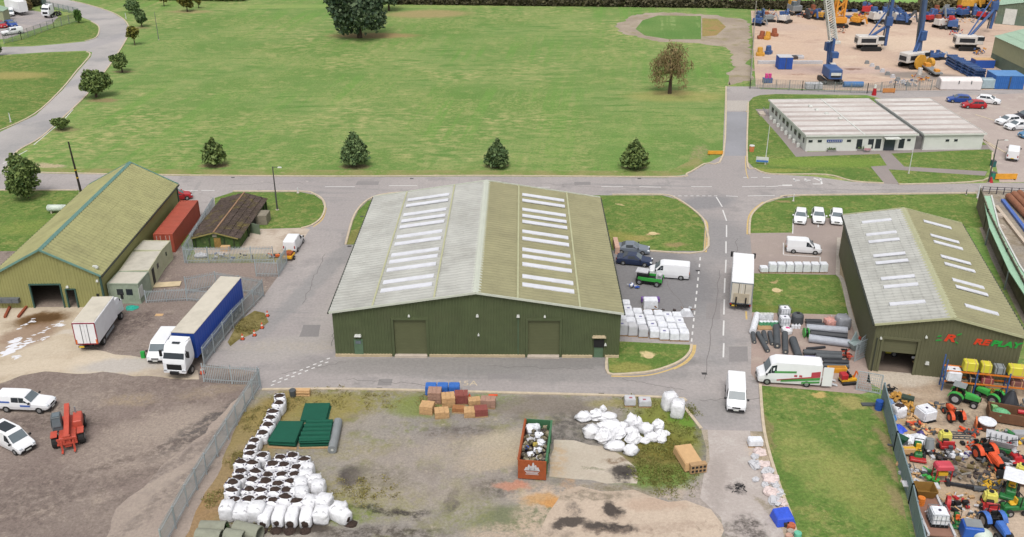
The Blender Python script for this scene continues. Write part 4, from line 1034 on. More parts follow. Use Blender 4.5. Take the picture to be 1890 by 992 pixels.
# signs
def board(label, px, py, w, h, z, m, rz, extra=None, name='sign_board'):
    t = thing(name, label, 'sign', G(px, py), rz)
    b = MB(); b.box((0, 0, z + h / 2), (w, .08, h)); b.build('panel', m, t)
    b = MB(); b.box((-w * .4, .08, (z + h) / 2), (.08, .08, z + h)); b.box((w * .4, .08, (z + h) / 2), (.08, .08, z + h)); b.build('post', m_steel, t)
    if extra: b = MB(); b.box((0, -.055, z + h * .22), (w * .96, .03, h * .38)); b.build('lower_band', extra, t)
    return t
board('small blue and white board on the grass corner beside a flagpole', 1406, 304, 2.0, .9, .4, m_lampw, R(-12), mat('sign_blue2', (80, 130, 200)))
board('white notice board in front of the office entrance', 1600, 282, 1.2, 1.0, .4, m_lampw, 0, mat('sign_pink', (200, 150, 160)))

# ------------------------------------------------------------------ trees
lf_dark = leaf_mat('leaf_dark', (70, 96, 62), (124, 144, 92))
lf_mid = leaf_mat('leaf_mid', (74, 98, 56), (134, 150, 86))
lf_oak = leaf_mat('leaf_oak', (58, 80, 64), (112, 128, 96))
lf_yel = leaf_mat('leaf_yellow', (66, 82, 40), (150, 140, 66))
lf_brown = leaf_mat('leaf_brown', (124, 106, 76), (160, 142, 98))
lf_bright = leaf_mat('leaf_bright', (70, 104, 48), (116, 150, 76))
m_bark = mat('bark', (84, 70, 58), rough=.95, var=.2, scale=4)
def leaves(lobes, n, size, seed, shell=.45, droop=0.0):
    rs = np.random.RandomState(seed)
    vol = np.array([l[3] * l[4] * l[5] for l in lobes]) ** .75
    idx = rs.choice(len(lobes), n, p=vol / vol.sum())
    Lb = np.array(lobes)[idx]
    d = rs.normal(size=(n, 3)); d /= np.linalg.norm(d, axis=1, keepdims=True)
    r = shell + (1 - shell) * rs.rand(n, 1) ** .6
    r *= 1 + .12 * rs.normal(size=(n, 1))
    c = Lb[:, :3] + d * r * Lb[:, 3:] * 1.06
    u = rs.normal(size=(n, 3)); u[:, 2] -= droop * 2; u /= np.linalg.norm(u, axis=1, keepdims=True)
    w = np.cross(u, rs.normal(size=(n, 3))); w /= np.linalg.norm(w, axis=1, keepdims=True)
    s = size * (.6 + .8 * rs.rand(n, 1))
    if droop: a, b = u * s * 1.9, w * s * .35
    else: a, b = u * s, w * s * .7
    V = np.stack([c - a, c + b * .9 - a * .1, c + a, c - b * .9 - a * .1], 1).reshape(-1, 3)
    mb = MB(); mb.v = [tuple(v) for v in V]; mb.f = [(4 * i, 4 * i + 1, 4 * i + 2, 4 * i + 3) for i in range(n)]
    return mb
def tree(label, px, py, top, wpx, lm, n, seed, size=.3, kind='round', group='trees round the meadow', trunk=.22, name='tree', droop=0.0):
    p = G(px, py); H = height(px, py, top)
    Rr = wpx / 2 / FPX * math.hypot(p.y * _C + CAM_H * _S, 0)
    rr = random.Random(seed); t = thing(name, label, 'tree', p, rr.uniform(0, 6), group)
    lobes = []
    zb = H * trunk
    if kind == 'cone':
        for i in range(6):
            f = i / 5
            lobes.append((0, 0, zb + (H - zb) * (.14 + .76 * f), Rr * (1.0 - .80 * f ** 1.7), Rr * (1.0 - .80 * f ** 1.7), (H - zb) * .16))
        for i in range(10):
            a = rr.uniform(0, 6.28); f = rr.uniform(.05, .75); q = Rr * (1 - .75 * f ** 1.7) * .78
            lobes.append((q * math.cos(a), q * math.sin(a), zb + (H - zb) * (.1 + .8 * f), Rr * .32, Rr * .32, (H - zb) * .1))
    elif kind == 'weep':
        for i in range(46):
            a = rr.uniform(0, 6.28); f = rr.random(); q = Rr * (1 - .6 * f) * rr.uniform(.4, 1.05)
            lobes.append((q * math.cos(a), q * math.sin(a), zb + (H - zb) * (.12 + .8 * f), Rr * .24, Rr * .24, H * .12))
    else:
        k = 22 if n > 4000 else 13
        lobes.append((0, 0, zb + (H - zb) * .5, Rr * .62, Rr * .62, (H - zb) * .42))
        for i in range(k):
            a = rr.uniform(0, 6.28); f = rr.uniform(-.8, .9); q = Rr * .70 * math.sqrt(max(0, 1 - f * f * .8)) * rr.uniform(.75, 1.1)
            s = rr.uniform(.24, .42)
            lobes.append((q * math.cos(a), q * math.sin(a), zb + (H - zb) * (.5 + .40 * f), Rr * s, Rr * s, (H - zb) * s * .55))
    leaves(lobes, n, size, seed, droop=droop).build('crown', lm, t)
    b = MB(); tr = max(.10, Rr * .07)
    b.cyl((0, 0, -.05), (0, 0, zb + (H - zb) * .35), tr * 1.3, tr * .7, 8)
    for l in lobes[1:8]:
        b.cyl((0, 0, zb * .9 + (H - zb) * rr.uniform(0, .25)), (l[0] * .9, l[1] * .9, l[2]), tr * .5, tr * .15, 5, cap=False)
    b.build('trunk', m_bark, t)
    return t
tree('great dark oak standing alone at the far end of the meadow', 664, 70, -60, 112, lf_oak, 10000, 1, .55, trunk=.05)
tree('smaller dark tree half hidden behind the great oak', 718, 20, -36, 48, lf_oak, 2600, 2, .55, trunk=.2)
tree('broad dark bushy tree beside the curved road', 178, 180, 133, 54, lf_mid, 3200, 3, .32, trunk=.12)
tree('small low tree beside the curved road nearest the main road', 113, 240, 218, 33, lf_mid, 1400, 4, .3, trunk=.15)
tree('small bushy tree beside the bend of the curved road', 226, 134, 99, 34, lf_mid, 1600, 5, .34, trunk=.25)
tree('thin yellowing young tree beside the curved road', 249, 84, 48, 24, lf_yel, 700, 6, .34, trunk=.3)
tree('dark rounded tree at the front of the far pair', 262, 50, 16, 25, lf_dark, 1500, 7, .4, trunk=.2)
tree('dark rounded tree at the back of the far pair', 246, 24, 0, 28, lf_dark, 1400, 8, .4, trunk=.2)
tree('yellow green tree on bare soil at the top of the meadow', 346, 22, -14, 28, lf_yel, 1500, 9, .4, trunk=.2)
tree('thin yellow green sapling to the right of the tree on bare soil', 367, 16, -8, 12, lf_yel, 400, 10, .4, trunk=.3)
tree('slim yellow green tree at the top edge of the meadow', 303, 12, -14, 14, lf_yel, 500, 15, .4, trunk=.3)
tree('brownish round young tree in the meadow nearest the olive shed', 397, 306, 257, 41, lf_mid, 2300, 11, .3, 'cone', trunk=.16)
tree('dark pointed evergreen young tree, tallest of the four by the main road', 656, 307, 243, 47, lf_dark, 2800, 12, .3, 'cone', trunk=.12)
tree('dark pointed young tree in front of the big roof ridge', 918, 309, 258, 42, lf_dark, 2300, 13, .3, 'cone', trunk=.1)
tree('dark pointed young tree nearest the road junction', 1171, 311, 259, 49, lf_mid, 2600, 14, .3, 'cone', trunk=.1)
tree('bushy round tree on the lawn beside the light olive shed', 50, 366, 292, 68, lf_mid, 4200, 16, .28, trunk=.08)
tree('brown weeping tree with drooping bare looking branches in the meadow', 1236, 173, 82, 84, lf_brown, 3200, 17, .22, 'weep', trunk=.16, droop=.8)
tree('upright bright green bush at the end of the lorry yard fence', 146, 43, 18, 15, lf_bright, 700, 18, .35, trunk=.1)
tree('dark bush at the left picture edge beside the branch road', -2, 104, 66, 16, lf_dark, 700, 19, .3, trunk=.1)
tree('reddish brown small tree beside the white shed in the far left corner', 52, 20, -4, 18, lf_brown, 600, 20, .4, trunk=.15)

def hedge(label, a, b, h, w, lm, n, seed, name='hedge', group='hedges along the far field'):
    p, q = G(*a), G(*b); c = (p + q) / 2; d = q - p
    rs = random.Random(seed); lobes = []
    k = max(3, int(d.length / 3))
    for i in range(k + 1):
        o = p + d * (i / k) - c
        lobes.append((o.x, o.y + rs.uniform(-.2, .2), h * .5, 2.2, w / 2, h * rs.uniform(.46, .60)))
    o = leaves(lobes, n, .6, seed, shell=.6).build(name, lm); o.location = c
    tag(o, label, 'hedge', group)
lf_hedge = leaf_mat('leaf_hedge', (66, 64, 50), (112, 106, 78))
hedge('long clipped brown hedge across the far end of the meadow', (736, 8), (1358, 15), 2.2, 2.2, lf_hedge, 9000, 1)
hedge('brown hedge from the field gap to the rig yard crane', (1366, 16), (1530, 19), 2.4, 2.2, lf_hedge, 3000, 2)
hedge('brown hedge behind the row of rigs', (1534, 19), (1705, 22), 2.4, 2.2, lf_hedge, 3000, 3)
hedge('loose brown scrub behind the yellow machines', (1708, 14), (1900, 10), 3.6, 5, leaf_mat('leaf_scrub', (120, 108, 82), (150, 140, 104)), 4500, 4)
hedge('dark hedge below the trees at the top left of the meadow', (170, -2), (440, 2), 3.0, 3, lf_mid, 4500, 5)
hedge('dark scrub between the white shed and the white tractor unit', (50, 14), (70, 8), 3.4, 3.5, lf_hedge, 900, 6)
# wild growth in the centre yard
def scrub(name, spots, lm, seed, label):
    lobes = []; rs = random.Random(seed)
    for (px, py, rx, n) in spots:
        p = G(px, py)
        for i in range(n * 3):
            a = rs.uniform(0, 6.28); q = rx * math.sqrt(rs.random()); s = rs.uniform(.12, .42)
            lobes.append((p.x + q * math.cos(a), p.y + q * math.sin(a), s * .1, s * 1.3, s * 1.3, s * .45))
    o = leaves(lobes, len(lobes) * 22, .07, seed, shell=.2).build(name, lm)
    o['kind'] = 'stuff'; tag(o, label, 'weeds')
scrub('weeds', [(1230, 850, 3.2, 70), (1200, 870, 2, 30), (1240, 800, 2.4, 25), (1180, 750, 2, 14), (1265, 762, 1.4, 14), (1240, 890, 2.5, 26)], leaf_mat('leaf_weed', (106, 104, 50), (140, 144, 80)), 3, 'rough green and brown weeds growing around the tan wrapped pallet')
scrub('weeds', [(480, 775, 2.0, 30), (520, 745, 1.6, 16), (440, 850, 1.2, 20), (405, 920, 1.2, 18), (600, 735, 2.6, 18), (690, 905, 2.4, 18), (700, 740, 2, 8), (640, 905, 2, 10), (790, 745, 1.4, 12), (470, 960, 2, 14), (455, 605, 1.4, 18)], leaf_mat('leaf_weed_dry', (132, 118, 70), (156, 150, 94)), 4, 'dry yellowish weeds growing along the fence beside the white bags')
# ------------------------------------------------------------------ vehicles (local frame: +x forwards)
m_wpaint = mat('white_paint', (248, 249, 252), rough=.3, var=.04, spec=.5)
m_wbody = mat('white_box_body', (250, 250, 252), rough=.45, var=.05, dirt=.1)
m_cream = mat('cream_roof', (214, 206, 190), rough=.6, var=.05, dirt=.25)
m_rim = mat('rim_grey', (176, 178, 180), rough=.35, metal=.5)
m_hl = mat('headlight_glass', (216, 222, 228), rough=.1, spec=.7)
m_tl = mat('tail_lamp', (170, 36, 30), rough=.3)
m_plate = mat('plate_yellow', (226, 190, 60), rough=.5)
def wheel(t, x, y, r, w, tm=None, rm=None, side=1):
    b = MB(); b.cyl((0, -w / 2, 0), (0, w / 2, 0), r, n=14)
    o = b.build('wheel', tm or m_rub, t, bevel=r * .08); o.location = (x, y, r)
    b = MB(); yy = side * (w / 2 + .005); b.cyl((0, yy - side * .03, 0), (0, yy, 0), r * .62, r * .52, n=10); b.build('rim', rm or m_rim, o)
def body_loft(st):
    rings = []
    for (x, zb, zm, zt, w, wt) in st:
        zq = zb + (zm - zb) * .5
        rings.append([(x, -w * .93, zb), (x, -w, zq), (x, -w * .985, zm), (x, -wt, zt), (x, wt, zt), (x, w * .985, zm), (x, w, zq), (x, w * .93, zb)])
    return rings
def lerp(a, b, t): return tuple(p + (q - p) * t for p, q in zip(a, b))
STN = {
 'hatch': (4.2, [(-2.1, .34, .82, .86, .76, .70), (-2.02, .24, .90, .95, .86, .78), (-1.55, .2, .92, 1.42, .89, .60), (-.4, .2, .90, 1.50, .90, .64), (.25, .2, .90, 1.46, .90, .62), (1.05, .2, .88, .95, .89, .80), (1.85, .22, .74, .80, .84, .72), (2.1, .32, .60, .63, .72, .62)], (1, 2, 2, 4, 4, 5), (1.28, -1.3), .33),
 'saloon': (4.6, [(-2.3, .34, .86, .90, .76, .70), (-2.2, .24, .92, .97, .86, .80), (-1.55, .2, .93, .99, .89, .80), (-.85, .2, .92, 1.40, .90, .60), (.15, .2, .90, 1.44, .90, .62), (.95, .2, .88, .93, .89, .80), (1.95, .22, .74, .79, .84, .74), (2.3, .32, .58, .61, .72, .62)], (2, 3, 3, 4, 4, 5), (1.38, -1.38), .33),
 'small_van': (4.5, [(-2.25, .34, 1.0, 1.74, .80, .70), (-2.18, .24, 1.0, 1.84, .89, .78), (.2, .22, 1.0, 1.86, .91, .78), (.55, .22, 1.0, 1.78, .91, .74), (1.35, .22, .98, 1.04, .90, .80), (2.05, .24, .84, .88, .86, .74), (2.25, .34, .62, .66, .76, .66)], (None, None, 2, 3, 3, 4), (1.45, -1.35), .33),
 'mid_van': (5.0, [(-2.5, .36, 1.1, 1.86, .86, .76), (-2.42, .25, 1.1, 1.95, .95, .84), (.75, .23, 1.1, 1.97, .97, .84), (1.1, .23, 1.1, 1.88, .97, .80), (1.85, .23, 1.06, 1.13, .96, .86), (2.38, .25, .92, .97, .92, .80), (2.5, .36, .7, .74, .82, .72)], (None, None, 2, 3, 3, 4), (1.62, -1.5), .35),
 'big_van': (6.4, [(-3.2, .42, 1.3, 2.52, .90, .80), (-3.12, .30, 1.3, 2.66, 1.02, .90), (1.4, .28, 1.3, 2.68, 1.03, .90), (1.95, .28, 1.3, 2.44, 1.03, .86), (2.55, .28, 1.22, 1.36, 1.02, .90), (3.1, .30, 1.0, 1.06, .97, .82), (3.22, .42, .74, .78, .86, .76)], (None, None, 2, 3, 3, 4), (2.25, -1.75), .38),
 'pickup': (5.3, [(-2.65, .5, 1.12, 1.66, .84, .72), (-2.58, .42, 1.12, 1.80, .90, .76), (-.95, .38, 1.12, 1.82, .92, .76), (-.2, .38, 1.1, 1.83, .92, .74), (.3, .38, 1.1, 1.78, .92, .72), (1.05, .38, 1.08, 1.16, .92, .82), (2.35, .42, .98, 1.04, .90, .78), (2.65, .55, .78, .82, .80, .70)], (None, None, 2, 4, 4, 5), (1.7, -1.6), .38),
}
def vehicle(name, label, cat, loc, rz, kind, paint, group=None, decals=(), roofm=None, scale=1.0, rear_glass=True):
    L_, st, (r0, r1, s0, s1, w0, w1), (fx, rx), wr = STN[kind]
    t = thing(name, label, cat, loc, rz, group)
    rings = body_loft(st)
    MB().loft(rings).build('body', paint, t, bevel=.035, smooth=False, seg=2)
    W_ = st[3][4]
    C_ = (0, 0, .9)
    # windscreen and rear glass
    a, b = rings[w0], rings[w1]
    q = [lerp(a[3], b[3], .10), lerp(a[3], b[3], .93), lerp(a[4], b[4], .93), lerp(a[4], b[4], .10)]
    MB().panel(q, .06, .02, .03, C_).build('windscreen', m_glass2, t)
    if r0 is not None:
        a, b = rings[r0], rings[r1]
        q = [lerp(a[3], b[3], .14), lerp(a[3], b[3], .9), lerp(a[4], b[4], .9), lerp(a[4], b[4], .14)]
        MB().panel(q, .06, .02, .03, C_).build('rear_window', m_glass, t)
    for sd in (0, 1):
        lo, hi = (2, 3) if sd == 0 else (5, 4)
        for k in range(s0, s1):
            a, b = rings[k], rings[k + 1]
            q = [lerp(a[lo], a[hi], .12), lerp(b[lo], b[hi], .12), lerp(b[lo], b[hi], .84), lerp(a[lo], a[hi], .84)]
            MB().panel(q, .07, .018, .03, C_).build('side_window', m_glass, t)
        if s1 < len(st) - 1:           # quarter glass ahead of the door
            a, b = rings[s1], rings[s1 + 1]
            q = [lerp(a[lo], a[hi], .12), lerp(b[lo], b[hi], .2), lerp(a[lo], a[hi], .5), lerp(a[lo], a[hi], .80)]
            q[1] = lerp(q[0], q[1], .66)
            MB().panel(q, .04, .018, .03, C_).build('side_window', m_glass, t)
        y = (-1 if sd == 0 else 1)
        b = MB(); mx = st[w1][0] - .15; b.box((mx, y * (W_ + .12), st[w1][2] + .16), (.16, .22, .2)); b.build('door_mirror', m_black if kind != 'hatch' else paint, t, bevel=.03)
    zf = st[-2][2]
    xf = st[-1][0]
    b = MB(); b.box((xf - .06, 0, .42), (.18, W_ * 1.7, .26), taper=.92); b.build('front_bumper', m_black if 'van' in kind or kind == 'pickup' else paint, t, bevel=.03)
    b = MB(); b.box((st[0][0] + .04, 0, .42), (.18, W_ * 1.75, .24)); b.build('rear_bumper', m_black if 'van' in kind or kind == 'pickup' else paint, t, bevel=.03)
    b = MB(); b.box((xf - .03, 0, st[-1][2] + .0), (.10, W_ * .8, .14)); b.build('grille', m_black, t)
    b = MB(); b.box((xf + .04, 0, .46), (.02, .5, .12)); b.build('number_plate', m_lampw, t)
    b = MB(); b.box((st[0][0] - .06, 0, .62), (.02, .5, .12)); b.build('number_plate', m_plate, t)
    for y in (-1, 1):
        b = MB(); b.box((xf - .14, y * W_ * .72, zf - .10), (.26, .28, .16)); b.build('headlight', m_hl, t, bevel=.03)
        b = MB(); b.box((st[0][0] - .005, y * W_ * .80, st[0][2] - .02 if 'van' not in kind else 1.0), (.06, .14, .36 if 'van' in kind else .18)); b.build('tail_light', m_tl, t)
        wheel(t, fx, y * (W_ - .10), wr, .22, side=y); wheel(t, rx, y * (W_ - .10), wr, .22, side=y)
    for (nm, m, pts) in decals:
        for y in (-1, 1):
            b = MB()
            for (x0, z0, x1, z1, hh) in pts:
                b.hexa([(x0, y * (W_ + .004), z0), (x1, y * (W_ + .004), z1), (x1, y * (W_ + .012), z1), (x0, y * (W_ + .012), z0), (x0, y * (W_ * .99 + .004), z0 + hh), (x1, y * (W_ * .99 + .004), z1 + hh), (x1, y * (W_ * .99 + .012), z1 + hh), (x0, y * (W_ * .99 + .012), z0 + hh)])
            b.build(nm, m, t)
    if scale != 1.0: t.scale = (scale,) * 3
    return t
def between(front, rear, z=0.0):
    a, b = G(*front, z), G(*rear, z)
    c = (a + b) / 2; c.z = 0
    return c, ang(b, a)
m_blue_p = mat('blue_paint', (44, 82, 160), rough=.3, var=.04)
m_dblue = mat('dark_blue_paint', (46, 58, 88), rough=.25, var=.05)
m_grey_p = mat('grey_paint', (126, 134, 146), rough=.28, var=.05)
m_red_p = mat('red_paint', (186, 40, 48), rough=.3, var=.04)
m_dk = mat('dark_paint', (50, 48, 58), rough=.3)
m_decal = mat('blue_lettering', (70, 108, 190), rough=.5)
vehicle('van', 'white van facing the camera on the lane below the junction', 'van', *between((1358, 772), (1356, 708)), 'mid_van', m_wpaint, 'white vans')
vehicle('van', 'white panel van side on in the paved bay by the warehouse', 'van', *between((1512, 467), (1452, 463)), 'small_van', m_wpaint, 'white vans')
vehicle('van', 'white van parked beside two dark cars near the big warehouse', 'van', *between((1203, 508), (1266, 513)), 'mid_van', m_wpaint, 'white vans')
vehicle('van', 'small white van with a yellow trailer behind it by the mossy shed', 'van', *between((550, 446), (536, 468)), 'small_van', m_wpaint, 'white vans')
vehicle('van', 'white van seen from behind at the right edge of the car park', 'van', *between((1870, 280), (1866, 303)), 'mid_van', m_wpaint, 'white vans')
vehicle('van', 'white van half hidden behind the cab of the blue lorry', 'van', *between((286, 676), (318, 628)), 'mid_van', m_wpaint, 'white vans')
m_dg = mat('decal_green', (84, 160, 84), rough=.5); m_dr = mat('decal_red', (190, 70, 84), rough=.5)
bigv = vehicle('van', 'large white high roof van with green and red side stripes', 'van', *between((1391, 700), (1516, 708)), 'big_van', m_wpaint, 'white vans', scale=.98)
def big_decals():
    W_ = 1.03
    for y in (-1, 1):
        for nm, m, pts in (('green_stripe', m_dg, [(-3.0, .95, .9, .52, .30), (-3.0, .62, -1.2, .42, .22), (-.6, 1.62, 1.6, 1.5, .22)]), ('red_stripe', m_dr, [(-3.0, 1.30, 1.3, .62, .14), (-3.0, 1.46, -2.1, 1.3, .5)]), ('mark', m_dr, [(-.7, 1.2, -.4, 1.2, .22), (-1.2, 1.2, -.9, 1.2, .22)])):
            b = MB()
            for (x0, z0, x1, z1, hh) in pts:
                def yy(z): return W_ * (1.0 if z < 1.3 else 1 - .115 * (z - 1.3) / 1.36 * 1.05) + .012
                v = [(x0, z0), (x1, z1), (x1, z1 + hh), (x0, z0 + hh)]
                b.hexa([(p, y * (yy(q) - .02), q) for p, q in v] + [(p, y * yy(q), q) for p, q in v])
            b.build(nm, m, bigv)
    b = MB(); b.box((-3.24, -.5, 1.45), (.06, .9, 2.2)); b.build('rear_door', m_wpaint, bigv)
    b = MB(); b.box((-3.75, 1.05, 1.45), (1.0, .06, 2.2)); b.build('open_rear_door', m_wpaint, bigv)
    b = MB(); b.bar((-3.2, -.55, .55), (-5.0, -.55, .10), .35, .06); b.bar((-3.2, .35, .55), (-5.0, .35, .10), .35, .06); b.build('loading_ramp', mat('white_ramp', (206, 208, 212), rough=.5), bigv)
big_decals()
lettering = [('side_lettering', m_decal, [(-2.2, 1.16, -1.1, 1.16, .16), (-.1, .78, .9, .78, .18)])]
vehicle('pickup_truck', 'white pickup with a covered back and blue side lettering', 'pickup', *between((101, 756), (2, 752)), 'pickup', m_wpaint, decals=lettering)
hv = vehicle('car', 'white hatchback with a dark roof panel at the left edge of the yard', 'car', *between((62, 840), (-8, 806)), 'small_van', m_wpaint, 'white cars')
MB().box((-.7, 0, 1.87), (1.7, 1.1, .04)).build('roof_panel', m_glass, hv)
ca = [('white hatchback nearest the lawn corner of the row of three', (1475, 420), (1478, 394)), ('white car in the middle of the row of three with a blue plate', (1511, 421), (1508, 392)), ('white car parked closest to the olive warehouse wall', (1544, 421), (1543, 395))]
for i, (lb, f, r) in enumerate(ca): vehicle('car', lb, 'car', *between(f, r), 'hatch', m_wpaint, 'white cars')
vehicle('car', 'grey saloon parked against the side of the big warehouse', 'car', *between((1197, 468), (1136, 464)), 'saloon', m_grey_p, 'dark cars by the big warehouse')
vehicle('car', 'dark blue saloon parked beside the grey saloon', 'car', *between((1202, 490), (1140, 484)), 'saloon', m_dblue, 'dark cars by the big warehouse')
vehicle('car', 'blue car in the upper row of the office car park', 'car', *between((1748, 188), (1790, 190)), 'hatch', m_blue_p, 'cars in the office car park', scale=1.08)
vehicle('car', 'red car in the office car park', 'car', *between((1777, 199), (1815, 200)), 'hatch', m_red_p, 'cars in the office car park', scale=1.08)
vehicle('car', 'white car parked next to the blue and red ones', 'car', *between((1843, 193), (1804, 188)), 'hatch', m_wpaint, 'cars in the office car park', scale=1.08)
vehicle('car', 'white car at the back of the lower row in the car park', 'car', *between((1838, 231), (1880, 227)), 'hatch', m_wpaint, 'cars in the office car park', scale=1.1)
vehicle('car', 'white car at the front of the lower row in the car park', 'car', *between((1853, 240), (1900, 237)), 'hatch', m_wpaint, 'cars in the office car park', scale=1.1)
vehicle('car', 'dark car behind the two white ones in the car park', 'car', *between((1872, 221), (1912, 219)), 'hatch', m_dk, 'cars in the office car park', scale=1.1)
vehicle('car', 'pale blue car at the right picture edge below the two white ones', 'car', *between((1882, 255), (1925, 253)), 'hatch', mat('pale_blue_paint', (90, 140, 180), rough=.3), 'cars in the office car park', scale=1.1)
vehicle('car', 'red and silver car behind the red shipping container', 'car', *between((340, 367), (314, 371)), 'hatch', m_red_p, scale=1.05)
vehicle('car', 'blue car in the lorry yard in the far left corner', 'car', *between((30, 52), (12, 47)), 'hatch', m_blue_p, 'cars in the lorry yard', scale=1.15)
vehicle('car', 'red car at the left edge of the lorry yard', 'car', *between((13, 54), (-10, 48)), 'hatch', m_red_p, 'cars in the lorry yard', scale=1.15)
vehicle('pickup_truck', 'white pickup beside the fence of the lorry yard', 'pickup', *between((8, 66), (38, 62)), 'pickup', m_wpaint, 'cars in the lorry yard')
vehicle('van', 'white and maroon van behind the blue car in the lorry yard', 'van', *between((22, 36), (18, 22)), 'mid_van', m_wpaint, 'white vans')

# --- lorries
def lorry_cab(t, x0, W, H, zf, paint, deflector=True):
    """cab-over cab, x0 = front face"""
    w = W / 2
    st = [(x0 - 2.25, zf, zf + 1.1, H - .1, w * .96, w * .86), (x0 - 1.5, zf - .2, zf + 1.1, H, w, w * .9), (x0 - .75, zf - .3, zf + 1.1, H - .15, w, w * .9), (x0 - .35, zf - .4, zf + 1.05, H - .75, w, w * .9), (x0 - .02, zf - .45, zf + .9, zf + 1.02, w * .99, w * .93), (x0 + .06, zf - .45, zf + .55, zf + .6, w * .94, w * .90)]
    r = body_loft(st)
    MB().loft(r).build('cab', paint, t, bevel=.05, seg=2)
    a, b = r[3], r[4]
    q = [lerp(a[3], b[3], .02), lerp(a[3], b[3], .94), lerp(a[4], b[4], .94), lerp(a[4], b[4], .02)]
    MB().panel(q, .05, .02, .03, (x0 - 1, 0, 2)).build('windscreen', m_glass, t)
    for lo, hi in ((2, 3), (5, 4)):
        a, b = r[2], r[3]
        q = [lerp(a[lo], a[hi], .05), lerp(b[lo], b[hi], .05), lerp(b[lo], b[hi], .8), lerp(a[lo], a[hi], .55)]
        MB().panel(q, .06, .02, .03, (x0 - 1, 0, 2)).build('side_window', m_glass, t)
    b = MB(); b.box((x0 + .07, 0, zf + .18), (.08, W * .62, .62)); b.build('grille', m_black, t)
    b = MB(); b.box((x0 + .05, 0, zf - .32), (.16, W * .96, .36)); b.build('front_bumper', paint, t, bevel=.03)
    for y in (-1, 1):
        b = MB(); b.box((x0 + .08, y * w * .78, zf - .22), (.1, .42, .24)); b.build('headlight', m_hl, t, bevel=.02)
        b = MB(); b.box((x0 - .35, y * (w + .2), zf + 1.5), (.14, .26, .7)); b.bar((x0 - .45, y * w * .95, zf + 1.9), (x0 - .35, y * (w + .2), zf + 1.8), .05); b.build('door_mirror', m_black, t)
    b = MB(); b.box((x0 - 1.2, 0, H + .02), (.55, .8, .05)); b.build('roof_hatch', m_glass, t)
    b = MB(); b.box((x0 + .10, 0, zf - .36), (.03, .55, .13)); b.build('number_plate', m_lampw, t)
def chassis(t, x0, x1, z, W=1.0):
    b = MB(); b.box(((x0 + x1) / 2, -.42, z), (x1 - x0, .12, .26)); b.box(((x0 + x1) / 2, .42, z), (x1 - x0, .12, .26))
    for k in range(5): b.box((x0 + (x1 - x0) * (k + .5) / 5, 0, z), (.12, .8, .18))
    b.build('chassis', m_black, t)
# blue curtain-sided artic
fr_, bk_ = (G(315, 613, 4) + G(358, 616, 4)) / 2, (G(405, 511, 4) + G(447, 511, 4)) / 2
rz_ = ang(bk_, fr_); Lt = (fr_ - bk_).length
t = thing('articulated_lorry', 'articulated lorry with a white cab and a long blue curtain sided trailer', 'lorry', Vector(((fr_.x + bk_.x) / 2, (fr_.y + bk_.y) / 2, 0)), rz_)
m_curt = mat('blue_curtain', (38, 82, 186), rough=.5, var=.06, scale=1.5)
hx = Lt / 2
b = MB(); b.box((0, 0, 3.97), (Lt, 2.5, .06)); b.box((hx - .01, 0, 4.0), (.1, 2.52, .07)); b.build('trailer_roof', m_cream, t)
b = MB(); n = 46
for y in (-1, 1):
    vs = []
    for i in range(n + 1):
        x = -hx + .05 + (Lt - .1) * i / n; o = 1.25 + (.014 if i % 2 else -.01)
        vs += [(x, y * o, 1.12), (x, y * o, 3.94)]
    b.add(vs, [(2 * i, 2 * i + 2, 2 * i + 3, 2 * i + 1) for i in range(n)])
b.build('side_curtain', m_curt, t)
b = MB(); b.box((hx - .03, 0, 2.5), (.08, 2.48, 2.9)); b.build('front_bulkhead', mat('blue_panel', (34, 70, 150), rough=.5), t)
b = MB(); b.box((-hx + .03, 0, 2.5), (.08, 2.48, 2.9)); b.build('rear_door', m_wbody, t)
b = MB(); b.box((0, 0, 1.14), (Lt - .1, 2.46, .14)); b.build('trailer_deck', m_steel, t)
b = MB()
for y in (-1.22, 1.22):
    b.box((-.2, y, .8), (4.6, .05, .08)); b.box((-.2, y, .55), (4.6, .05, .08))
    for x in (-2.2, -.2, 1.8): b.box((x, y, .75), (.06, .05, .6))
b.build('side_guard', m_steel, t)
chassis(t, -hx + .2, hx - .5, .92)
for x in (-hx + 1.5, -hx + 2.8, -hx + 4.1):
    for y in (-1, 1): wheel(t, x, y * 1.06, .5, .38, side=y)
lorry_cab(t, hx + 2.75, 2.5, 3.75, 1.35, m_wpaint)
b = MB(); b.box((hx + 1.0, 0, .95), (4.2, .9, .3)); b.build('tractor_chassis', m_black, t)
b = MB(); b.loft([[(hx + .55, -1.1, 3.3), (hx + .55, 1.1, 3.3), (hx + .55, 1.05, 3.9), (hx + .55, -1.05, 3.9)], [(hx + 1.5, -1.0, 3.4), (hx + 1.5, 1.0, 3.4), (hx + 1.5, .9, 3.8), (hx + 1.5, -.9, 3.8)]]); b.build('wind_deflector', m_wpaint, t)
for x in (hx + 1.45, hx - 2.2):
    for y in (-1, 1): wheel(t, x, y * 1.04, .5, .34 if x > hx else .5, side=y)
b = MB(); b.cyl((hx - .2, -1.0, .8), (hx + .6, -1.0, .8), .3, n=10); b.build('fuel_tank', m_steel, t)
for y in (-1, 1):
    b = MB(); b.box((-hx - .03, y * 1.05, 1.0), (.06, .3, .14)); b.build('tail_light', m_tl, t)
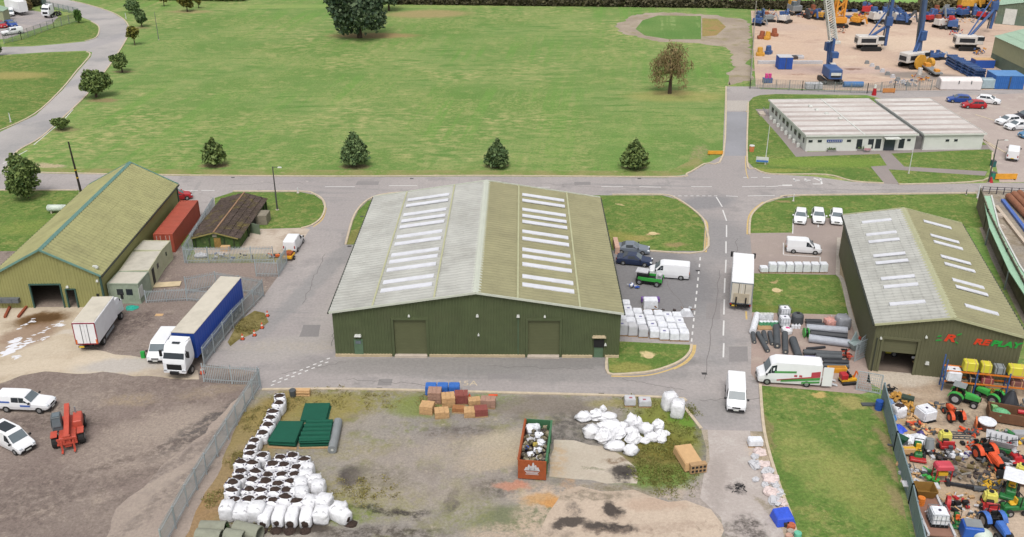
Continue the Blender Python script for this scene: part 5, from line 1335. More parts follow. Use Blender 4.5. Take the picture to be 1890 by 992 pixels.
# white box truck
fr_, bk_ = (G(170, 548, 3.6) + G(210, 547, 3.6)) / 2, (G(131, 597, 3.6) + G(175, 596, 3.6)) / 2
rz_ = ang(bk_, fr_); Lb_ = (fr_ - bk_).length; W_ = 2.4
def box_truck(label, mid, rz, L, W, H, roofm, rear, cabH):
    t = thing('box_truck', label, 'lorry', mid, rz, 'box trucks'); h2 = L / 2
    b = MB(); b.box((0, 0, (H + 1.0) / 2), (L, W, H - 1.0)); b.build('box_body', m_wbody, t, bevel=.04)
    b = MB(); b.box((0, 0, H + .02), (L - .2, W - .2, .05)); b.build('box_roof', roofm, t)
    chassis(t, -h2, h2 + 1, .85)
    lorry_cab(t, h2 + 2.2, W * .96, cabH, 1.15, m_wpaint)
    for x in (h2 + 1.2, -h2 + 1.6):
        for y in (-1, 1): wheel(t, x, y * (W / 2 - .2), .46, .34, side=y)
    b = MB()
    for y in (-1, 1): b.box((.4, y * (W / 2 - .04), .62), (L * .42, .05, .34))
    b.build('side_guard', m_steel, t)
    rm_ = mat('red_frame', (150, 40, 60), rough=.5) if rear == 'red' else m_steel
    b = MB()
    for y in (-1, 1): b.box((-h2 - .03, y * (W / 2 - .05), (H + 1) / 2), (.08, .10, H - 1))
    b.box((-h2 - .03, 0, H - .04), (.08, W, .1)); b.box((-h2 - .03, 0, 1.05), (.08, W, .1)); b.build('rear_frame', rm_, t)
    b = MB()
    for y in (-1, 1): b.box((-h2 - .03, y * W * .235, (H + 1) / 2), (.06, W * .45, H - 1.25))
    b.build('rear_door', m_wbody if rear == 'red' else m_cream, t)
    b = MB()
    for y in (-.35, .35): b.cyl((-h2 - .08, y, 1.15), (-h2 - .08, y, H - .15), .03, n=6)
    b.build('door_bar', m_black, t)
    for y in (-1, 1):
        b = MB(); b.box((-h2 - .06, y * (W / 2 - .14), 1.35 if rear == 'red' else .9), (.05, .16, .5 if rear == 'red' else .2)); b.build('tail_light', mat('orange_lamp', (230, 120, 50)) if rear == 'red' else m_tl, t)
    b = MB(); b.box((-h2 - .02, -.3 * 0 + W * .28, .68), (.05, .55, .18)); b.build('number_plate', m_plate, t)
    b = MB(); b.box((-h2 + .15, 0, .6), (.14, W * .9, .14)); b.build('rear_bumper', m_black, t)
    if rear != 'red':
        b = MB(); b.box((-h2 - .10, 0, 1.75), (.08, W * .72, 1.2)); b.build('tail_lift', mat('weathered_board', (190, 178, 156), rough=.8, dirt=.3), t)
        b = MB()
        for y in (-.55, .55): b.bar((-h2 - .12, y, .6), (-h2 - .2, y, 1.9), .16)
        b.build('lift_arm', m_black, t)
    return t
mid = Vector(((fr_.x + bk_.x) / 2, (fr_.y + bk_.y) / 2, 0))
box_truck('white box truck with a red framed rear door in the left yard', mid, rz_, Lb_, W_, 3.6, m_cream, 'red', 2.9)
fr_, bk_ = (G(1355, 467, 3.7) + G(1391, 469, 3.7)) / 2, (G(1350, 521, 3.7) + G(1392, 524, 3.7)) / 2
mid = Vector(((fr_.x + bk_.x) / 2, (fr_.y + bk_.y) / 2, 0))
box_truck('white box truck with a tail lift on the road beside the big warehouse', mid, ang(bk_, fr_), (fr_ - bk_).length, 2.5, 3.7, m_wbody, 'lift', 2.9)
# far tractor unit
t = thing('tractor_unit', 'white lorry tractor unit in the far left corner', 'lorry', *(lambda c: (c[0], c[1]))(between((84, 35), (108, 28))))
lorry_cab(t, 2.6, 2.5, 3.7, 1.35, m_wpaint); chassis(t, -3.2, 2.2, .95)
b = MB(); b.box((.1, 0, 2.6), (.3, 2.1, 2.2)); b.build('cab_back', m_wpaint, t)
for x in (1.3, -1.2, -2.4):
    for y in (-1, 1): wheel(t, x, y * 1.02, .5, .4, side=y)
# far white shed / trailer
t = thing('trailer', 'big plain white lorry trailer at the far end of the lorry yard', 'trailer', *between((48, 30), (18, 22)))
b = MB(); b.box((0, 0, 2.55), (9, 2.6, 3.0)); b.build('box_body', m_wbody, t, bevel=.05)
chassis(t, -4.4, 4.4, .9)
for x in (-3.2, -2.0):
    for y in (-1, 1): wheel(t, x, y * 1.05, .5, .4, side=y)
# cabin at the very left edge
t = thing('shed', 'pale olive hut cut by the left edge beyond the lorry yard', 'shed', G(-8, 40), R(8))
b = MB(); b.box((0, 0, 1.6), (6.5, 5, 3.2)); b.build('wall', m_fw, t); b = MB(); b.prism([(-3.5, 3.2), (3.5, 3.2), (0, 4.4)], -2.7, 2.7); b.build('roof', m_fr, t)

# --- telehandler
t = thing('telehandler', 'red telehandler with its forks towards the camera', 'telehandler', *between((128, 838), (132, 776)))
m_tred = mat('telehandler_red', (200, 84, 66), rough=.5, var=.12, dirt=.3); m_tgrey = mat('cab_grey', (96, 102, 106), rough=.5)
b = MB(); b.box((0, 0, .85), (4.2, 1.3, .55), taper=.94); b.build('chassis', m_tred, t, bevel=.05)
b = MB(); b.hexa([(-2.3, -.18, 1.75), (2.3, -.18, 1.15), (2.3, .18, 1.15), (-2.3, .18, 1.75), (-2.3, -.18, 2.2), (2.3, -.18, 1.55), (2.3, .18, 1.55), (-2.3, .18, 2.2)]); b.build('boom', m_tred, t)
b = MB(); b.box((2.35, 0, 1.0), (.25, .5, 1.1)); b.build('boom_head', m_tred, t)
b = MB(); b.box((2.55, 0, .85), (.12, 1.4, .14)); b.box((2.55, 0, 1.35), (.12, 1.4, .14))
for y in (-.6, -.2, .2, .6): b.box((2.55, y, 1.1), (.1, .1, .6))
b.build('fork_carriage', m_tred, t)
for y in (-.42, .42):
    b = MB(); b.box((2.8, y, .22), (.5, .14, .07)); b.box((2.62, y, .7), (.08, .14, .95)); b.build('fork', m_tred, t)
b = MB(); b.loft([[(-.7, -1.05, 1.0), (-.7, -.3, 1.0), (-.7, -.34, 2.4), (-.7, -.98, 2.4)], [(.5, -1.05, 1.0), (.5, -.3, 1.0), (.35, -.34, 2.4), (.35, -.98, 2.4)]]); c_ = b.build('cab', m_tgrey, t, bevel=.04)
b = MB(); b.panel([(.5, -1.0, 1.5), (.5, -.35, 1.5), (.38, -.38, 2.3), (.38, -.95, 2.3)], .05, .05, .03, (0, -.6, 1.7)); b.panel([(-.65, -1.06, 1.4), (.45, -1.06, 1.4), (.32, -1.0, 2.3), (-.65, -1.0, 2.3)], .06, .04, .03, (0, -.6, 1.7)); b.build('window', m_glass2, c_)
b = MB(); b.box((-.15, -.66, 2.43), (.8, .5, .05)); b.build('roof_window', m_glass2, c_)
b = MB(); b.box((-.5, .72, 1.35), (2.0, .7, .7), taper=.9); b.build('engine_cover', m_tred, t, bevel=.06)
b = MB(); b.cyl((-1.2, .6, 1.6), (-1.2, .6, 2.3), .06, n=8); b.build('exhaust', m_steel, t)
for x in (1.35, -1.45):
    for y in (-1, 1): wheel(t, x, y * .92, .62, .45, side=y)
for y in (-1, 1):
    b = MB(); b.box((1.35, y * .92, 1.3), (1.1, .46, .06)); b.build('mudguard', m_tred, t)

t.scale = (.98, 1.22, 1.05)
# containers and cabins
def container(name, label, cat, f, r, zt, W, H, m, group=None, ribs=True, roofm=None):
    a, c = G(*f, zt), G(*r, zt); L = (a - c).length
    t = thing(name, label, cat, Vector(((a.x + c.x) / 2, (a.y + c.y) / 2, 0)), ang(c, a), group)
    w = MB(); h2 = L / 2
    for (p, q) in (((-h2, -W / 2), (h2, -W / 2)), ((h2, -W / 2), (h2, W / 2)), ((h2, W / 2), (-h2, W / 2)), ((-h2, W / 2), (-h2, -W / 2))):
        corr_wall(w, p, q, .12, lambda s: H - .05, depth=.035 if ribs else .012, pitch=.3)
    w.build('wall', m, t)
    rf = MB(); n = int(L / .5)
    rf.box((0, 0, H - .04), (L + .06, W + .06, .08))
    if ribs:
        for i in range(n): rf.box((-h2 + (i + .5) * L / n, 0, H + .012), (.22, W - .2, .03))
    rf.build('roof', roofm or m, t)
    fr = MB()
    for x in (-h2, h2):
        for y in (-W / 2, W / 2): fr.box((x, y, H / 2 + .02), (.14, .14, H + .04))
        fr.box((x, 0, .1), (.14, W, .16)); fr.box((x, 0, H), (.12, W, .12))
    for y in (-W / 2, W / 2): fr.box((0, y, .1), (L, .12, .16)); fr.box((0, y, H), (L, .1, .1))
    fr.build('frame', m, t)
    return t, L
m_cred = mat('container_red', (178, 86, 66), rough=.6, var=.1, dirt=.18)
t, L = container('shipping_container', 'rusty red shipping container beside the light olive shed', 'container', (300.5, 433), (349, 371), 2.6, 2.44, 2.6, m_cred)
for y in (-1, 1):
    b = MB(); b.box((L / 2 + .06, y * .6, 1.3), (.08, 1.14, 2.3)); b.build('door', m_cred, t)
b = MB()
for y in (-.85, -.35, .35, .85): b.cyl((L / 2 + .13, y, .2), (L / 2 + .13, y, 2.45), .03, n=6)
b.build('lock_bar', m_lampw, t)
b = MB(); b.box((-L / 2 - .05, .9, 1.3), (.03, .5, 2.0)); b.build('white_panel', m_lampw, t)
b = MB()
for i in range(5): b.box((-L / 2 - .07, .9, .6 + i * .35), (.03, .3, .14))
b.build('panel_marking', m_cred, t)
m_cab = mat('cabin_cream', (196, 196, 164), rough=.7, var=.06, dirt=.22); m_cabr = mat('cabin_roof', (204, 198, 184), rough=.8, var=.06, dirt=.25)
m_cabw = mat('cabin_grey_green', (160, 172, 152), rough=.7, dirt=.2)
def cabin(label, f, r, W, wins, m):
    t, L = container('portable_cabin', label, 'cabin', f, r, 2.6, W, 2.6, m, 'portable cabins', ribs=False, roofm=m_cabr)
    for (side, s, z, w, h, nm, mm) in wins:
        b = MB()
        if side == 'front': b.box((L / 2 + .03, s, z), (.06, w, h))
        else: b.box((s, W / 2 + .03, z), (w, .06, h))
        b.build(nm, mm, t)
    return t
cabin('cream portable cabin with two windows facing the camera', (226, 524.5), (246, 502), 3.6, [('front', -.45, 1.55, .75, .75, 'window', m_glass), ('front', .65, 1.55, .75, .75, 'window', m_glass), ('side', 1.2, 1.4, 1.2, 1.4, 'notice', m_lampw)], m_cabw)
cabin('cream portable cabin in the middle of the row with a dark open door', (247, 500.5), (271.5, 464), 3.5, [('side', 1.5, 1.2, .8, 2.0, 'door', m_black), ('side', -.6, 1.6, .6, .6, 'window', m_glass)], m_cab)
cabin('cream portable cabin closest to the red container', (272.5, 462.5), (289, 445), 3.5, [('side', .3, 1.6, .3, .5, 'window', m_glass)], m_cab)
b = MB(); b.box((0, 0, .12), (3.6, 1.3, .08)); o = b.build('timber_sheet', mat('pale_ply', (216, 196, 160), rough=.8)); o.location = G(306, 527); o.rotation_euler = (0, 0, R(8)); tag(o, 'pale plywood sheet on the ground outside the cabin door', 'board')
# ------------------------------------------------------------------ bulk bags
m_bag = mat('white_bag', (246, 246, 250), rough=.75, var=.12, scale=4, bump=.7, dirt=.16, spec=.2)
m_bagg = mat('greyish_bag', (206, 206, 210), rough=.75, var=.08, scale=3, bump=.4, spec=.2)
m_soil = mat('dark_soil', (62, 48, 42), rough=.95, var=.5, scale=5, bump=.5)
m_loop = mat('bag_loop', (72, 62, 92), rough=.8)
def bag_mesh(w, h, seed, lean=0.0, bulge=.07, top=1.0):
    rr = random.Random(seed); mb = MB(); n = 16; rings = []
    for k in range(9):
        f = k / 8; s = w / 2 * (1 - .10 * (1 - f) * 0 + bulge * math.sin(PI * min(1, f * 1.05)))
        if k == 0: s *= .93
        if k == 8: s *= .86 * top
        ring = []
        for i in range(n):
            a = 2 * PI * i / n + PI / n
            e = .42
            cx = math.copysign(abs(math.cos(a)) ** e, math.cos(a)); cy = math.copysign(abs(math.sin(a)) ** e, math.sin(a))
            j = 1 + rr.uniform(-.07, .07)
            ring.append((cx * s * j + lean * f * h, cy * s * j, h * f + (rr.uniform(-.04, .04) if k else 0)))
        rings.append(ring)
    return mb.loft(rings)
def heap_mesh(r, h, seed, n=12):
    rr = random.Random(seed); mb = MB(); rings = []
    for k in range(5):
        f = k / 4; s = r * (1 - f ** 1.6 * .9)
        rings.append([(math.cos(2 * PI * i / n) * s * rr.uniform(.7, 1.2), math.sin(2 * PI * i / n) * s * rr.uniform(.7, 1.2), h * f * rr.uniform(.85, 1.1)) for i in range(n)])
    return mb.loft(rings)
def make_bag(label, loc, rz, seed, soil=True, w=1.02, h=1.15, group=None, lean=0.0, loops=True, m=None):
    t = thing('bulk_bag', label, 'bag', loc, rz, group)
    bag_mesh(w, h, seed, lean).build('sack', m or m_bag, t, smooth=True)
    if soil:
        o = heap_mesh(w * .44, .24, seed).build('soil', m_soil, t); o.location = (lean * h, 0, h - .05); o.scale = (1.12, .9, 1)
    rr = random.Random(seed + 5)
    b = MB()
    for sx in (-1, 1):
        for sy in (-1, 1):
            p = Vector((sx * w * .4 + lean * h, sy * w * .4, h - .05)); q = p + Vector((-sx * rr.uniform(-.1, .25), -sy * rr.uniform(-.1, .2), rr.uniform(.06, .2))); e = p + Vector((-sx * .22, 0, -.02))
            b.bar(p, q, .055, .03); b.bar(q, e, .055, .03)
    if loops: b.build('lifting_loop', m_loop if soil else m_bagg, t)
    return t
protos = {}
def bag_at(label, px, py, z=1.1, rz=None, soil=True, group=None, h=1.15, kind=None, sc_=1.0, m=None):
    key = (soil, rnd.randint(0, 3), m.name if m else '')
    p = G(px, py, z); p.z = 0
    r = rnd.uniform(-.3, .3) if rz is None else rz
    if key not in protos:
        protos[key] = make_bag(label, p, r, 11 + len(protos), soil, group=group, m=m)
        protos[key].scale = (sc_, sc_, sc_ * rnd.uniform(.9, 1.1)); return protos[key]
    k = sc_ * rnd.uniform(.95, 1.14)
    return dup(protos[key], p, r, label, group, (k, k * rnd.uniform(.92, 1.08), sc_ * rnd.uniform(.82, 1.14)))
Z = lambda X, Y: (390 + X / 3.396, 700 + Y / 3.396)
strip = [(428, 102), (422, 146), (385, 190), (368, 232), (352, 283), (318, 322), (270, 376), (245, 415), (240, 450)]
for i, (x, y) in enumerate(strip):
    bag_at('open soil bag, %s from the road in the single file along the fence' % ORD[i], *Z(x, y + 8), group='open bags of soil', sc_=1.06)
rows = [[(320, 470), (430, 492), (505, 478), (582, 490)], [(185, 518), (258, 527), (380, 530), (452, 535), (532, 535)],
        [(180, 565), (278, 582), (350, 586), (437, 588), (518, 584)], [(172, 606), (260, 634), (337, 638), (413, 648), (495, 630)],
        [(132, 652), (235, 688), (308, 692), (398, 694), (470, 684)], [(128, 692), (140, 742), (232, 738), (312, 740), (385, 747), (465, 740), (532, 752)]]
rn = ['back', 'second', 'third', 'fourth', 'fifth', 'front']
for k, row in enumerate(rows):
    for i, (x, y) in enumerate(row):
        bag_at('open soil bag, %s from the fence in the %s row of the block' % (ORD[i], rn[k]), *Z(x, y + 8), group='open bags of soil', sc_=1.06)
closed = [(600, 548, 'closed white bag beside the open bags, nearest the grey roll'), (592, 592, 'closed white bag second from the grey roll on the right of the block'), (560, 640, 'closed white bag tucked between the open bags and the right hand heap'), (648, 618, 'round closed white bag bulging out on the right of the block'),
          (672, 655, 'closed white bag at the right side of the block, widest of its pair'), (530, 690, 'closed white bag behind the big open bag in the front row'), (570, 705, 'closed white bag leaning right of the front open row'), (620, 750, 'plump closed white bag at the front right of the open row'), (705, 745, 'closed white bag slumped in the rightmost heap'), (690, 815, 'closed white bag with a dark hole facing the camera side'), (800, 790, 'crumpled white bag at the right end of the heap')]
for i, (x, y, lb) in enumerate(closed):
    bag_at(lb, *Z(x, y + 22), z=.8, soil=False, group='closed white bags', sc_=1.12)
for i, (x, y) in enumerate([(97, 815), (188, 815), (278, 815)]):
    bag_at('tall upright closed white bag, %s from the fence at the front of the block' % ORD[i], *Z(x, y - 20), z=1.3, rz=rnd.uniform(-.1, .1), soil=False, group='closed white bags', sc_=1.2)
def tipped(label, px, py, rz, L=1.35, w=1.05, seed=1, spill=True, m=None, name='tipped_bag'):
    t = thing(name, label, 'bag', G(px, py), rz, 'tipped white bags')
    o = bag_mesh(w, L, seed, bulge=.05).build('sack', m or m_bag, t, smooth=True)
    o.rotation_euler = (0, PI / 2, 0); o.location = (-L / 2, 0, w * .48)
    if spill:
        b = heap_mesh(.55, .3, seed).build('spilled_soil', m_soil, t); b.location = (L / 2 + .25, 0, 0)
        b2 = heap_mesh(w * .38, .08, seed).build('soil', m_soil, t); b2.rotation_euler = (0, PI / 2, 0); b2.location = (L / 2 - .02, 0, w * .46)
    return t
for i, (x, y) in enumerate([(345, 870), (430, 868), (512, 872), (600, 872)]):
    tipped('tipped white bag spilling soil, %s of the four in the front line' % ORD[i], *Z(x, y + 20), R(-92 + 2 * i), seed=40 + i, L=1.9, w=1.0)
tipped('white bag lying on its side at the right end of the bag heap', *Z(808, 880), R(-32), L=1.9, w=1.1, seed=50)
# crumpled heap of white bags in the middle right
W3 = lambda X, Y: (1050 + X / 4.96, 700 + Y / 4.96)
hp = [(140, 330, 1.1, .6, 'white'), (250, 320, 1.0, .7, 'white'), (350, 330, 1.2, .5, 'w'), (310, 265, .5, .5, 'w'), (210, 470, 1.25, .9, 'w'), (320, 520, 1.1, .9, 'w'), (390, 420, 1.4, .8, 'w'), (440, 490, 1.2, .7, 'w'), (430, 600, 1.3, .45, 'w'), (300, 430, .8, .6, 'w'),
      (570, 380, .9, 1.0, 'w'), (620, 400, .8, .9, 'w'), (570, 470, .9, .6, 'w'), (590, 530, 1.1, .8, 'w'), (570, 640, 1.0, .7, 'w'), (480, 430, .9, .6, 'w'), (705, 450, 1.0, .8, 'w'), (810, 420, .8, .9, 'w'), (760, 520, .9, .6, 'w'), (840, 500, .9, .6, 'w'), (850, 545, .6, .4, 'w'), (700, 550, .7, .35, 'w'), (890, 485, .5, .3, 'w')]
hl = ['flat crumpled white bag at the far left end of the loose heap', 'crumpled white bag second along the top of the loose heap', 'white bag spread flat along the top right of the loose heap', 'small pointed white bag on top of the loose heap', 'large rounded white bag at the left edge of the loose heap', 'round white bag at the front left of the loose heap', 'big creased white bag in the middle of the loose heap', 'white bag lying across the front of the loose heap', 'long flat white bag along the front edge of the loose heap', 'white bag in the hollow beside the dark gap in the heap',
      'tall white bag standing at the back right of the loose heap', 'upright white bag behind the gap to the small heap', 'white bag wedged under the tall ones', 'white bag with dark folds at the right of the loose heap', 'white bag with a black opening nearest the black stain', 'white bag between the middle and right of the loose heap', 'round white bag at the left of the small separate heap', 'tallest white bag in the small separate heap', 'low white bag at the front of the small separate heap', 'white bag at the right of the small separate heap', 'small white scrap of bag at the right front of the small heap', 'flat white bag scrap in front of the small heap', 'pale scrap of bag on bare soil beyond the small heap']
for i, ((x, y, w, h, _), lb) in enumerate(zip(hp, hl)):
    h *= 1.45; p = G(*W3(x, y + 12), h * .4); p.z = 0
    rr = random.Random(i); mb = MB()
    n = 11; rings = []
    for k in range(7):
        f = k / 6; s = w * .78 * (math.sin(PI * (.18 + .80 * f)) ** .55) * (1 if k else .95)
        rings.append([(math.cos(2 * PI * j / n) * s * rr.uniform(.72, 1.22), math.sin(2 * PI * j / n) * s * .8 * rr.uniform(.72, 1.22), h * f * rr.uniform(.82, 1.15)) for j in range(n)])
    mb.loft(rings)
    o = mb.build('crumpled_bag', m_bag, smooth=(i % 2 == 0)); o.location = p; o.rotation_euler = (0, 0, rr.uniform(-.5, .5)); tag(o, lb, 'bag', 'crumpled white bags')
for i, (x, y, hh, lb) in enumerate([(905, 280, 1.55, 'tall white bag leaning at the corner of the access road'), (990, 350, 1.6, 'tall white bag standing nearest the lane at the road corner')]):
    t = make_bag(lb, G(*W3(x, y - 10)), .3 + i, 70 + i, soil=False, w=1.25, h=hh * 1.1, group='tall white bags', lean=.12 if i == 0 else 0, loops=True)
def wrapped(label, px, py, w, d, h, m, rz=0.0, group=None, pallet=True, z=0.0, name='wrapped_pallet', cat='pallet', mark=None, loc=None):
    t = thing(name, label, cat, loc if loc is not None else G(px, py), rz, group)
    zb = .14 if pallet else 0
    b = MB(); b.box((0, 0, zb + (h - zb) / 2), (w, d, h - zb), taper=.94); b.build('load', m, t, bevel=.06, seg=2)
    if pallet:
        b = MB()
        for y in (-.42, 0, .42): b.box((0, y * d, .05), (w, .1, .1))
        for x in (-.42, -.14, .14, .42): b.box((x * w, 0, .115), (.12, d, .03))
        b.build('pallet', m_pal, t)
    if mark:
        b = MB(); b.box((rnd.uniform(-.1, .1), -d * .1, h + .004), (.3, .22, .012)); b.build('label', mark, t)
    return t
m_pal = mat('pallet_wood', (184, 150, 110), rough=.9, var=.2, scale=4)
m_wrap = mat('white_wrap', (242, 244, 250), rough=.35, var=.12, scale=3, bump=.6, dirt=.12)
m_pmark = mat('purple_mark', (80, 70, 140), rough=.5)
m_rmark = mat('red_mark', (170, 90, 100), rough=.5)
wrapped('grey wrapped block load by the road kerb, nearer the loose white heap', *W3(556, 232), 1.1, 1.0, .85, m_bagg, mark=m_rmark, group='grey wrapped loads')
wrapped('grey wrapped block load by the road kerb with a red star mark', *W3(692, 240), 1.25, 1.0, .75, m_bagg, mark=m_rmark, group='grey wrapped loads')
m_tan = mat('tan_wrap', (216, 176, 128), rough=.6, var=.08, bump=.3, scale=2)
t = wrapped('tan wrapped long load on timber crates among the weeds', *W3(1085, 760), 1.7, 3.0, .95, m_tan, rz=R(12))
b = MB(); b.box((.3, -1.6, .55), (1.5, .5, .9)); b.build('crate', m_pal, t)
b = MB()
for i in range(4):
    for j in range(2): b.box((-.25 + i * .36, -1.86, .35 + j * .4), (.22, .03, .22))
b.build('crate_gap', m_black, t)

# white wrapped pallets beside the big warehouse
P5 = lambda X, Y: (1120 + X / 5.51, 520 + Y / 5.51)
cols = [(165, 560, 5, 1.5), (262, 565, 5, 1.3), (372, 578, 4, 1.1), (485, 588, 4, 1.05), (588, 605, 4, 1.1), (688, 612, 4, 1.05), (788, 614, 4, 1.1)]
for i, (x, y, n, h) in enumerate(cols):
    b0 = G(*P5(x, y))
    for k in range(n):
        hh = h * rnd.uniform(.92, 1.08)
        wrapped('white wrapped pallet, %s from the kerb grass in the %s column from the warehouse wall' % (ORD[k], ORD[i]), 0, 0, 1.06, 1.22, hh, m_wrap if k or i > 2 else m_bagg, rz=rnd.uniform(-.04, .04), group='white wrapped pallets by the big warehouse', loc=b0 + Vector((rnd.uniform(-.03, .03) - .05 * k, .62 + k * 1.34, 0)), mark=m_pmark if (i + k) % 4 == 0 else None)
t = wrapped('white boxed load with a purple sheet behind the wrapped pallets', *P5(440, 270), 1.7, 1.2, 1.25, m_wrap, pallet=True)
o = MB().box((0, 0, .45), (2.2, .5, .55)).build('purple_stack', mat('purple_sheet', (120, 84, 160), rough=.5), bevel=.04); o.location = G(*P5(440, 215)); tag(o, 'purple wrapped bundle behind the white boxed load', 'bundle')
m_junk = mat('dark_junk', (84, 74, 72), rough=.8, var=.4, scale=4)
def junk(label, px, py, rx, ry, h, seed, cols, n=14, name='scrap_heap', cat='scrap', rz=0.0):
    t = thing(name, label, cat, G(px, py), rz)
    rr = random.Random(seed)
    for ci, m in enumerate(cols):
        b = MB()
        for i in range(max(2, n // len(cols))):
            p = (rr.uniform(-rx, rx), rr.uniform(-ry, ry), rr.uniform(.05, h))
            if rr.random() < .5: b.box(p, (rr.uniform(.15, .6), rr.uniform(.1, .4), rr.uniform(.08, .35)), rr.uniform(0, 3), M=Matrix.Rotation(rr.uniform(-.4, .4), 3, 'X'))
            else:
                q = (p[0] + rr.uniform(-.7, .7), p[1] + rr.uniform(-.5, .5), max(.05, p[2] + rr.uniform(-.4, .3))); b.cyl(p, q, rr.uniform(.03, .12), n=6)
        b.build(('metal_scrap', 'loose_piece', 'panel_scrap', 'tube_scrap')[ci % 4], m, t)
    return t
m_silver = mat('silver_bits', (190, 192, 196), rough=.4, metal=.3)
junk('low row of dark machine parts and silver scrap behind the wrapped pallets', *P5(640, 325), 2.6, .5, .6, 4, [m_junk, m_silver, mat('brown_bits', (140, 110, 90))], 26)
o = MB().prism([(-.9, 0), (.9, 0), (.5, .7), (-.2, .75)], -.4, .4).build('white_cover', m_wrap); o.location = G(*P5(800, 345)); tag(o, 'small white covered load at the roadside end of the pallets', 'cover')
# black and green mower machine
t = thing('mowing_machine', 'black and green mowing machine with white canisters beside the white van', 'machine', *between((1222, 527), (1174, 520)))
m_mg = mat('machine_green', (66, 170, 72), rough=.4, var=.06)
b = MB(); b.box((0, 0, .55), (3.2, 1.3, .5)); b.build('frame', m_black, t, bevel=.05)
b = MB(); b.box((.2, -.7, .85), (3.0, .12, .42)); b.box((.2, .7, .85), (3.0, .12, .42)); b.build('side_panel', m_mg, t)
b = MB(); b.box((-.8, 0, 1.15), (1.4, 1.2, .7)); b.build('engine', m_black, t, bevel=.08)
b = MB(); b.box((-.9, 0, 1.65), (1.5, 1.3, .12)); b.build('canopy', m_bagg, t)
b = MB(); b.box((1.2, .2, 1.15), (.7, .9, .5)); b.blob((1.3, -.2, 1.45), (.3, .3, .25)); b.build('canister', m_bagg, t)
for x in (-1.1, 1.1):
    for y in (-1, 1): wheel(t, x, y * .75, .38, .26, side=y)
t = junk('blue and white bottles and bags on the tarmac beside the mowing machine', 1170, 531, .5, .4, .5, 8, [m_wrap, mat('bright_blue', (66, 100, 190))], 10, cat='bottles')

# white wrapped row in the paved bay
for i in range(8):
    px = 1409 + i * 15.6
    wrapped('white wrapped crate stack, %s from the road in the row in the paved bay' % ORD[i], px, 502, 1.0, 1.0, 1.25 if i else .75, m_wrap, group='white crates in the paved bay', pallet=True)

# ------------------------------------------------------------------ green astroturf stacks, rolls, pipes
m_turf = mat('turf_green', (16, 88, 68), rough=.9, var=.08, scale=1.2)
def slab_stack(label, corners, h, n, m, wavy=0.0, group='stacked green turf'):
    w = [G(*c, h) for c in corners]; c = sum(w, Vector()) / 4; c.z = 0
    t = thing('turf_stack', label, 'turf stack', c, 0, group); rr = random.Random(len(label))
    b = MB()
    for k in range(n):
        z0, z1 = h * k / n + .01, h * (k + 1) / n - .02
        q = [(p - c) for p in w]; j = [Vector((rr.uniform(-.08, .08), rr.uniform(-.08, .08), 0)) for _ in q]
        lo = [(v.x + d.x, v.y + d.y, z0) for v, d in zip(q, j)]; hi = [(v.x + d.x, v.y + d.y, z1) for v, d in zip(q, j)]
        b.hexa(lo + hi)
    b.build('turf_sheets', m, t, bevel=.05)
    if wavy:
        b = MB()
        for k in range(5):
            f = (k + .5) / 5
            a_, b_ = (w[0] - c).lerp(w[3] - c, f), (w[1] - c).lerp(w[2] - c, f)
            b.cyl((a_.x, a_.y, h - .05), (b_.x, b_.y, h - .05), .22 + .05 * (k % 2), n=8)
        b.build('turf_folds', m, t)
    b = MB(); lo = [(p - c) * 1.03 for p in w]; b.bar((lo[3].x, lo[3].y, .05), (lo[2].x, lo[2].y, .05), .3, .1); b.build('bearer', m_pal, t)
    return t
slab_stack('dark green turf stack with creased sheets nearest the white bags', [(516, 776), (561, 776), (546, 816), (494, 813)], .75, 5, m_turf)
slab_stack('dark green turf stack with rounded folds beside the grey roll', [(567, 775), (615, 774), (608, 812), (551, 813)], .85, 5, m_turf, wavy=1)
slab_stack('dark green turf stack lying behind the other two', [(564, 743), (611, 743), (603, 773), (553, 775)], .45, 3, m_turf)
def roll(label, a, b, r, m, z=0.0, group=None, core=None, name='turf_roll', cat='roll', hollow=False):
    p, q = G(*a, r + z), G(*b, r + z); c = (p + q) / 2; c.z = 0
    t = thing(name, label, cat, c, 0, group)
    mb = MB()
    if hollow: mb.tube(p - c, q - c, r, r * .86, 18)
    else: mb.cyl(p - c, q - c, r, r * .98, 16)
    mb.build('pipe_wall' if hollow else 'roll_body', m, t, smooth=False)
    if core is not None:
        d = (q - p).normalized() * .02
        mb = MB(); mb.cyl(p - c - d, p - c, r * .3, n=10); mb.cyl(q - c, q - c + d, r * .3, n=10); mb.build('core', core, t)
    return t
m_gr = mat('grey_roll', (142, 146, 148), rough=.7, var=.1); m_dk2 = mat('dark_grey_roll', (84, 88, 92), rough=.6, var=.14, scale=2); m_blk = mat('black_roll', (50, 52, 58), rough=.4, var=.15, scale=2); m_slv = mat('silver_wrap_roll', (176, 180, 190), rough=.3, var=.14, scale=2)
roll('grey roll lying beside the dark green turf stacks', (624, 778), (613, 831), .42, m_gr, core=m_lampw)
P4 = lambda X, Y: (1380 + X / 6.614, 570 + Y / 6.614)
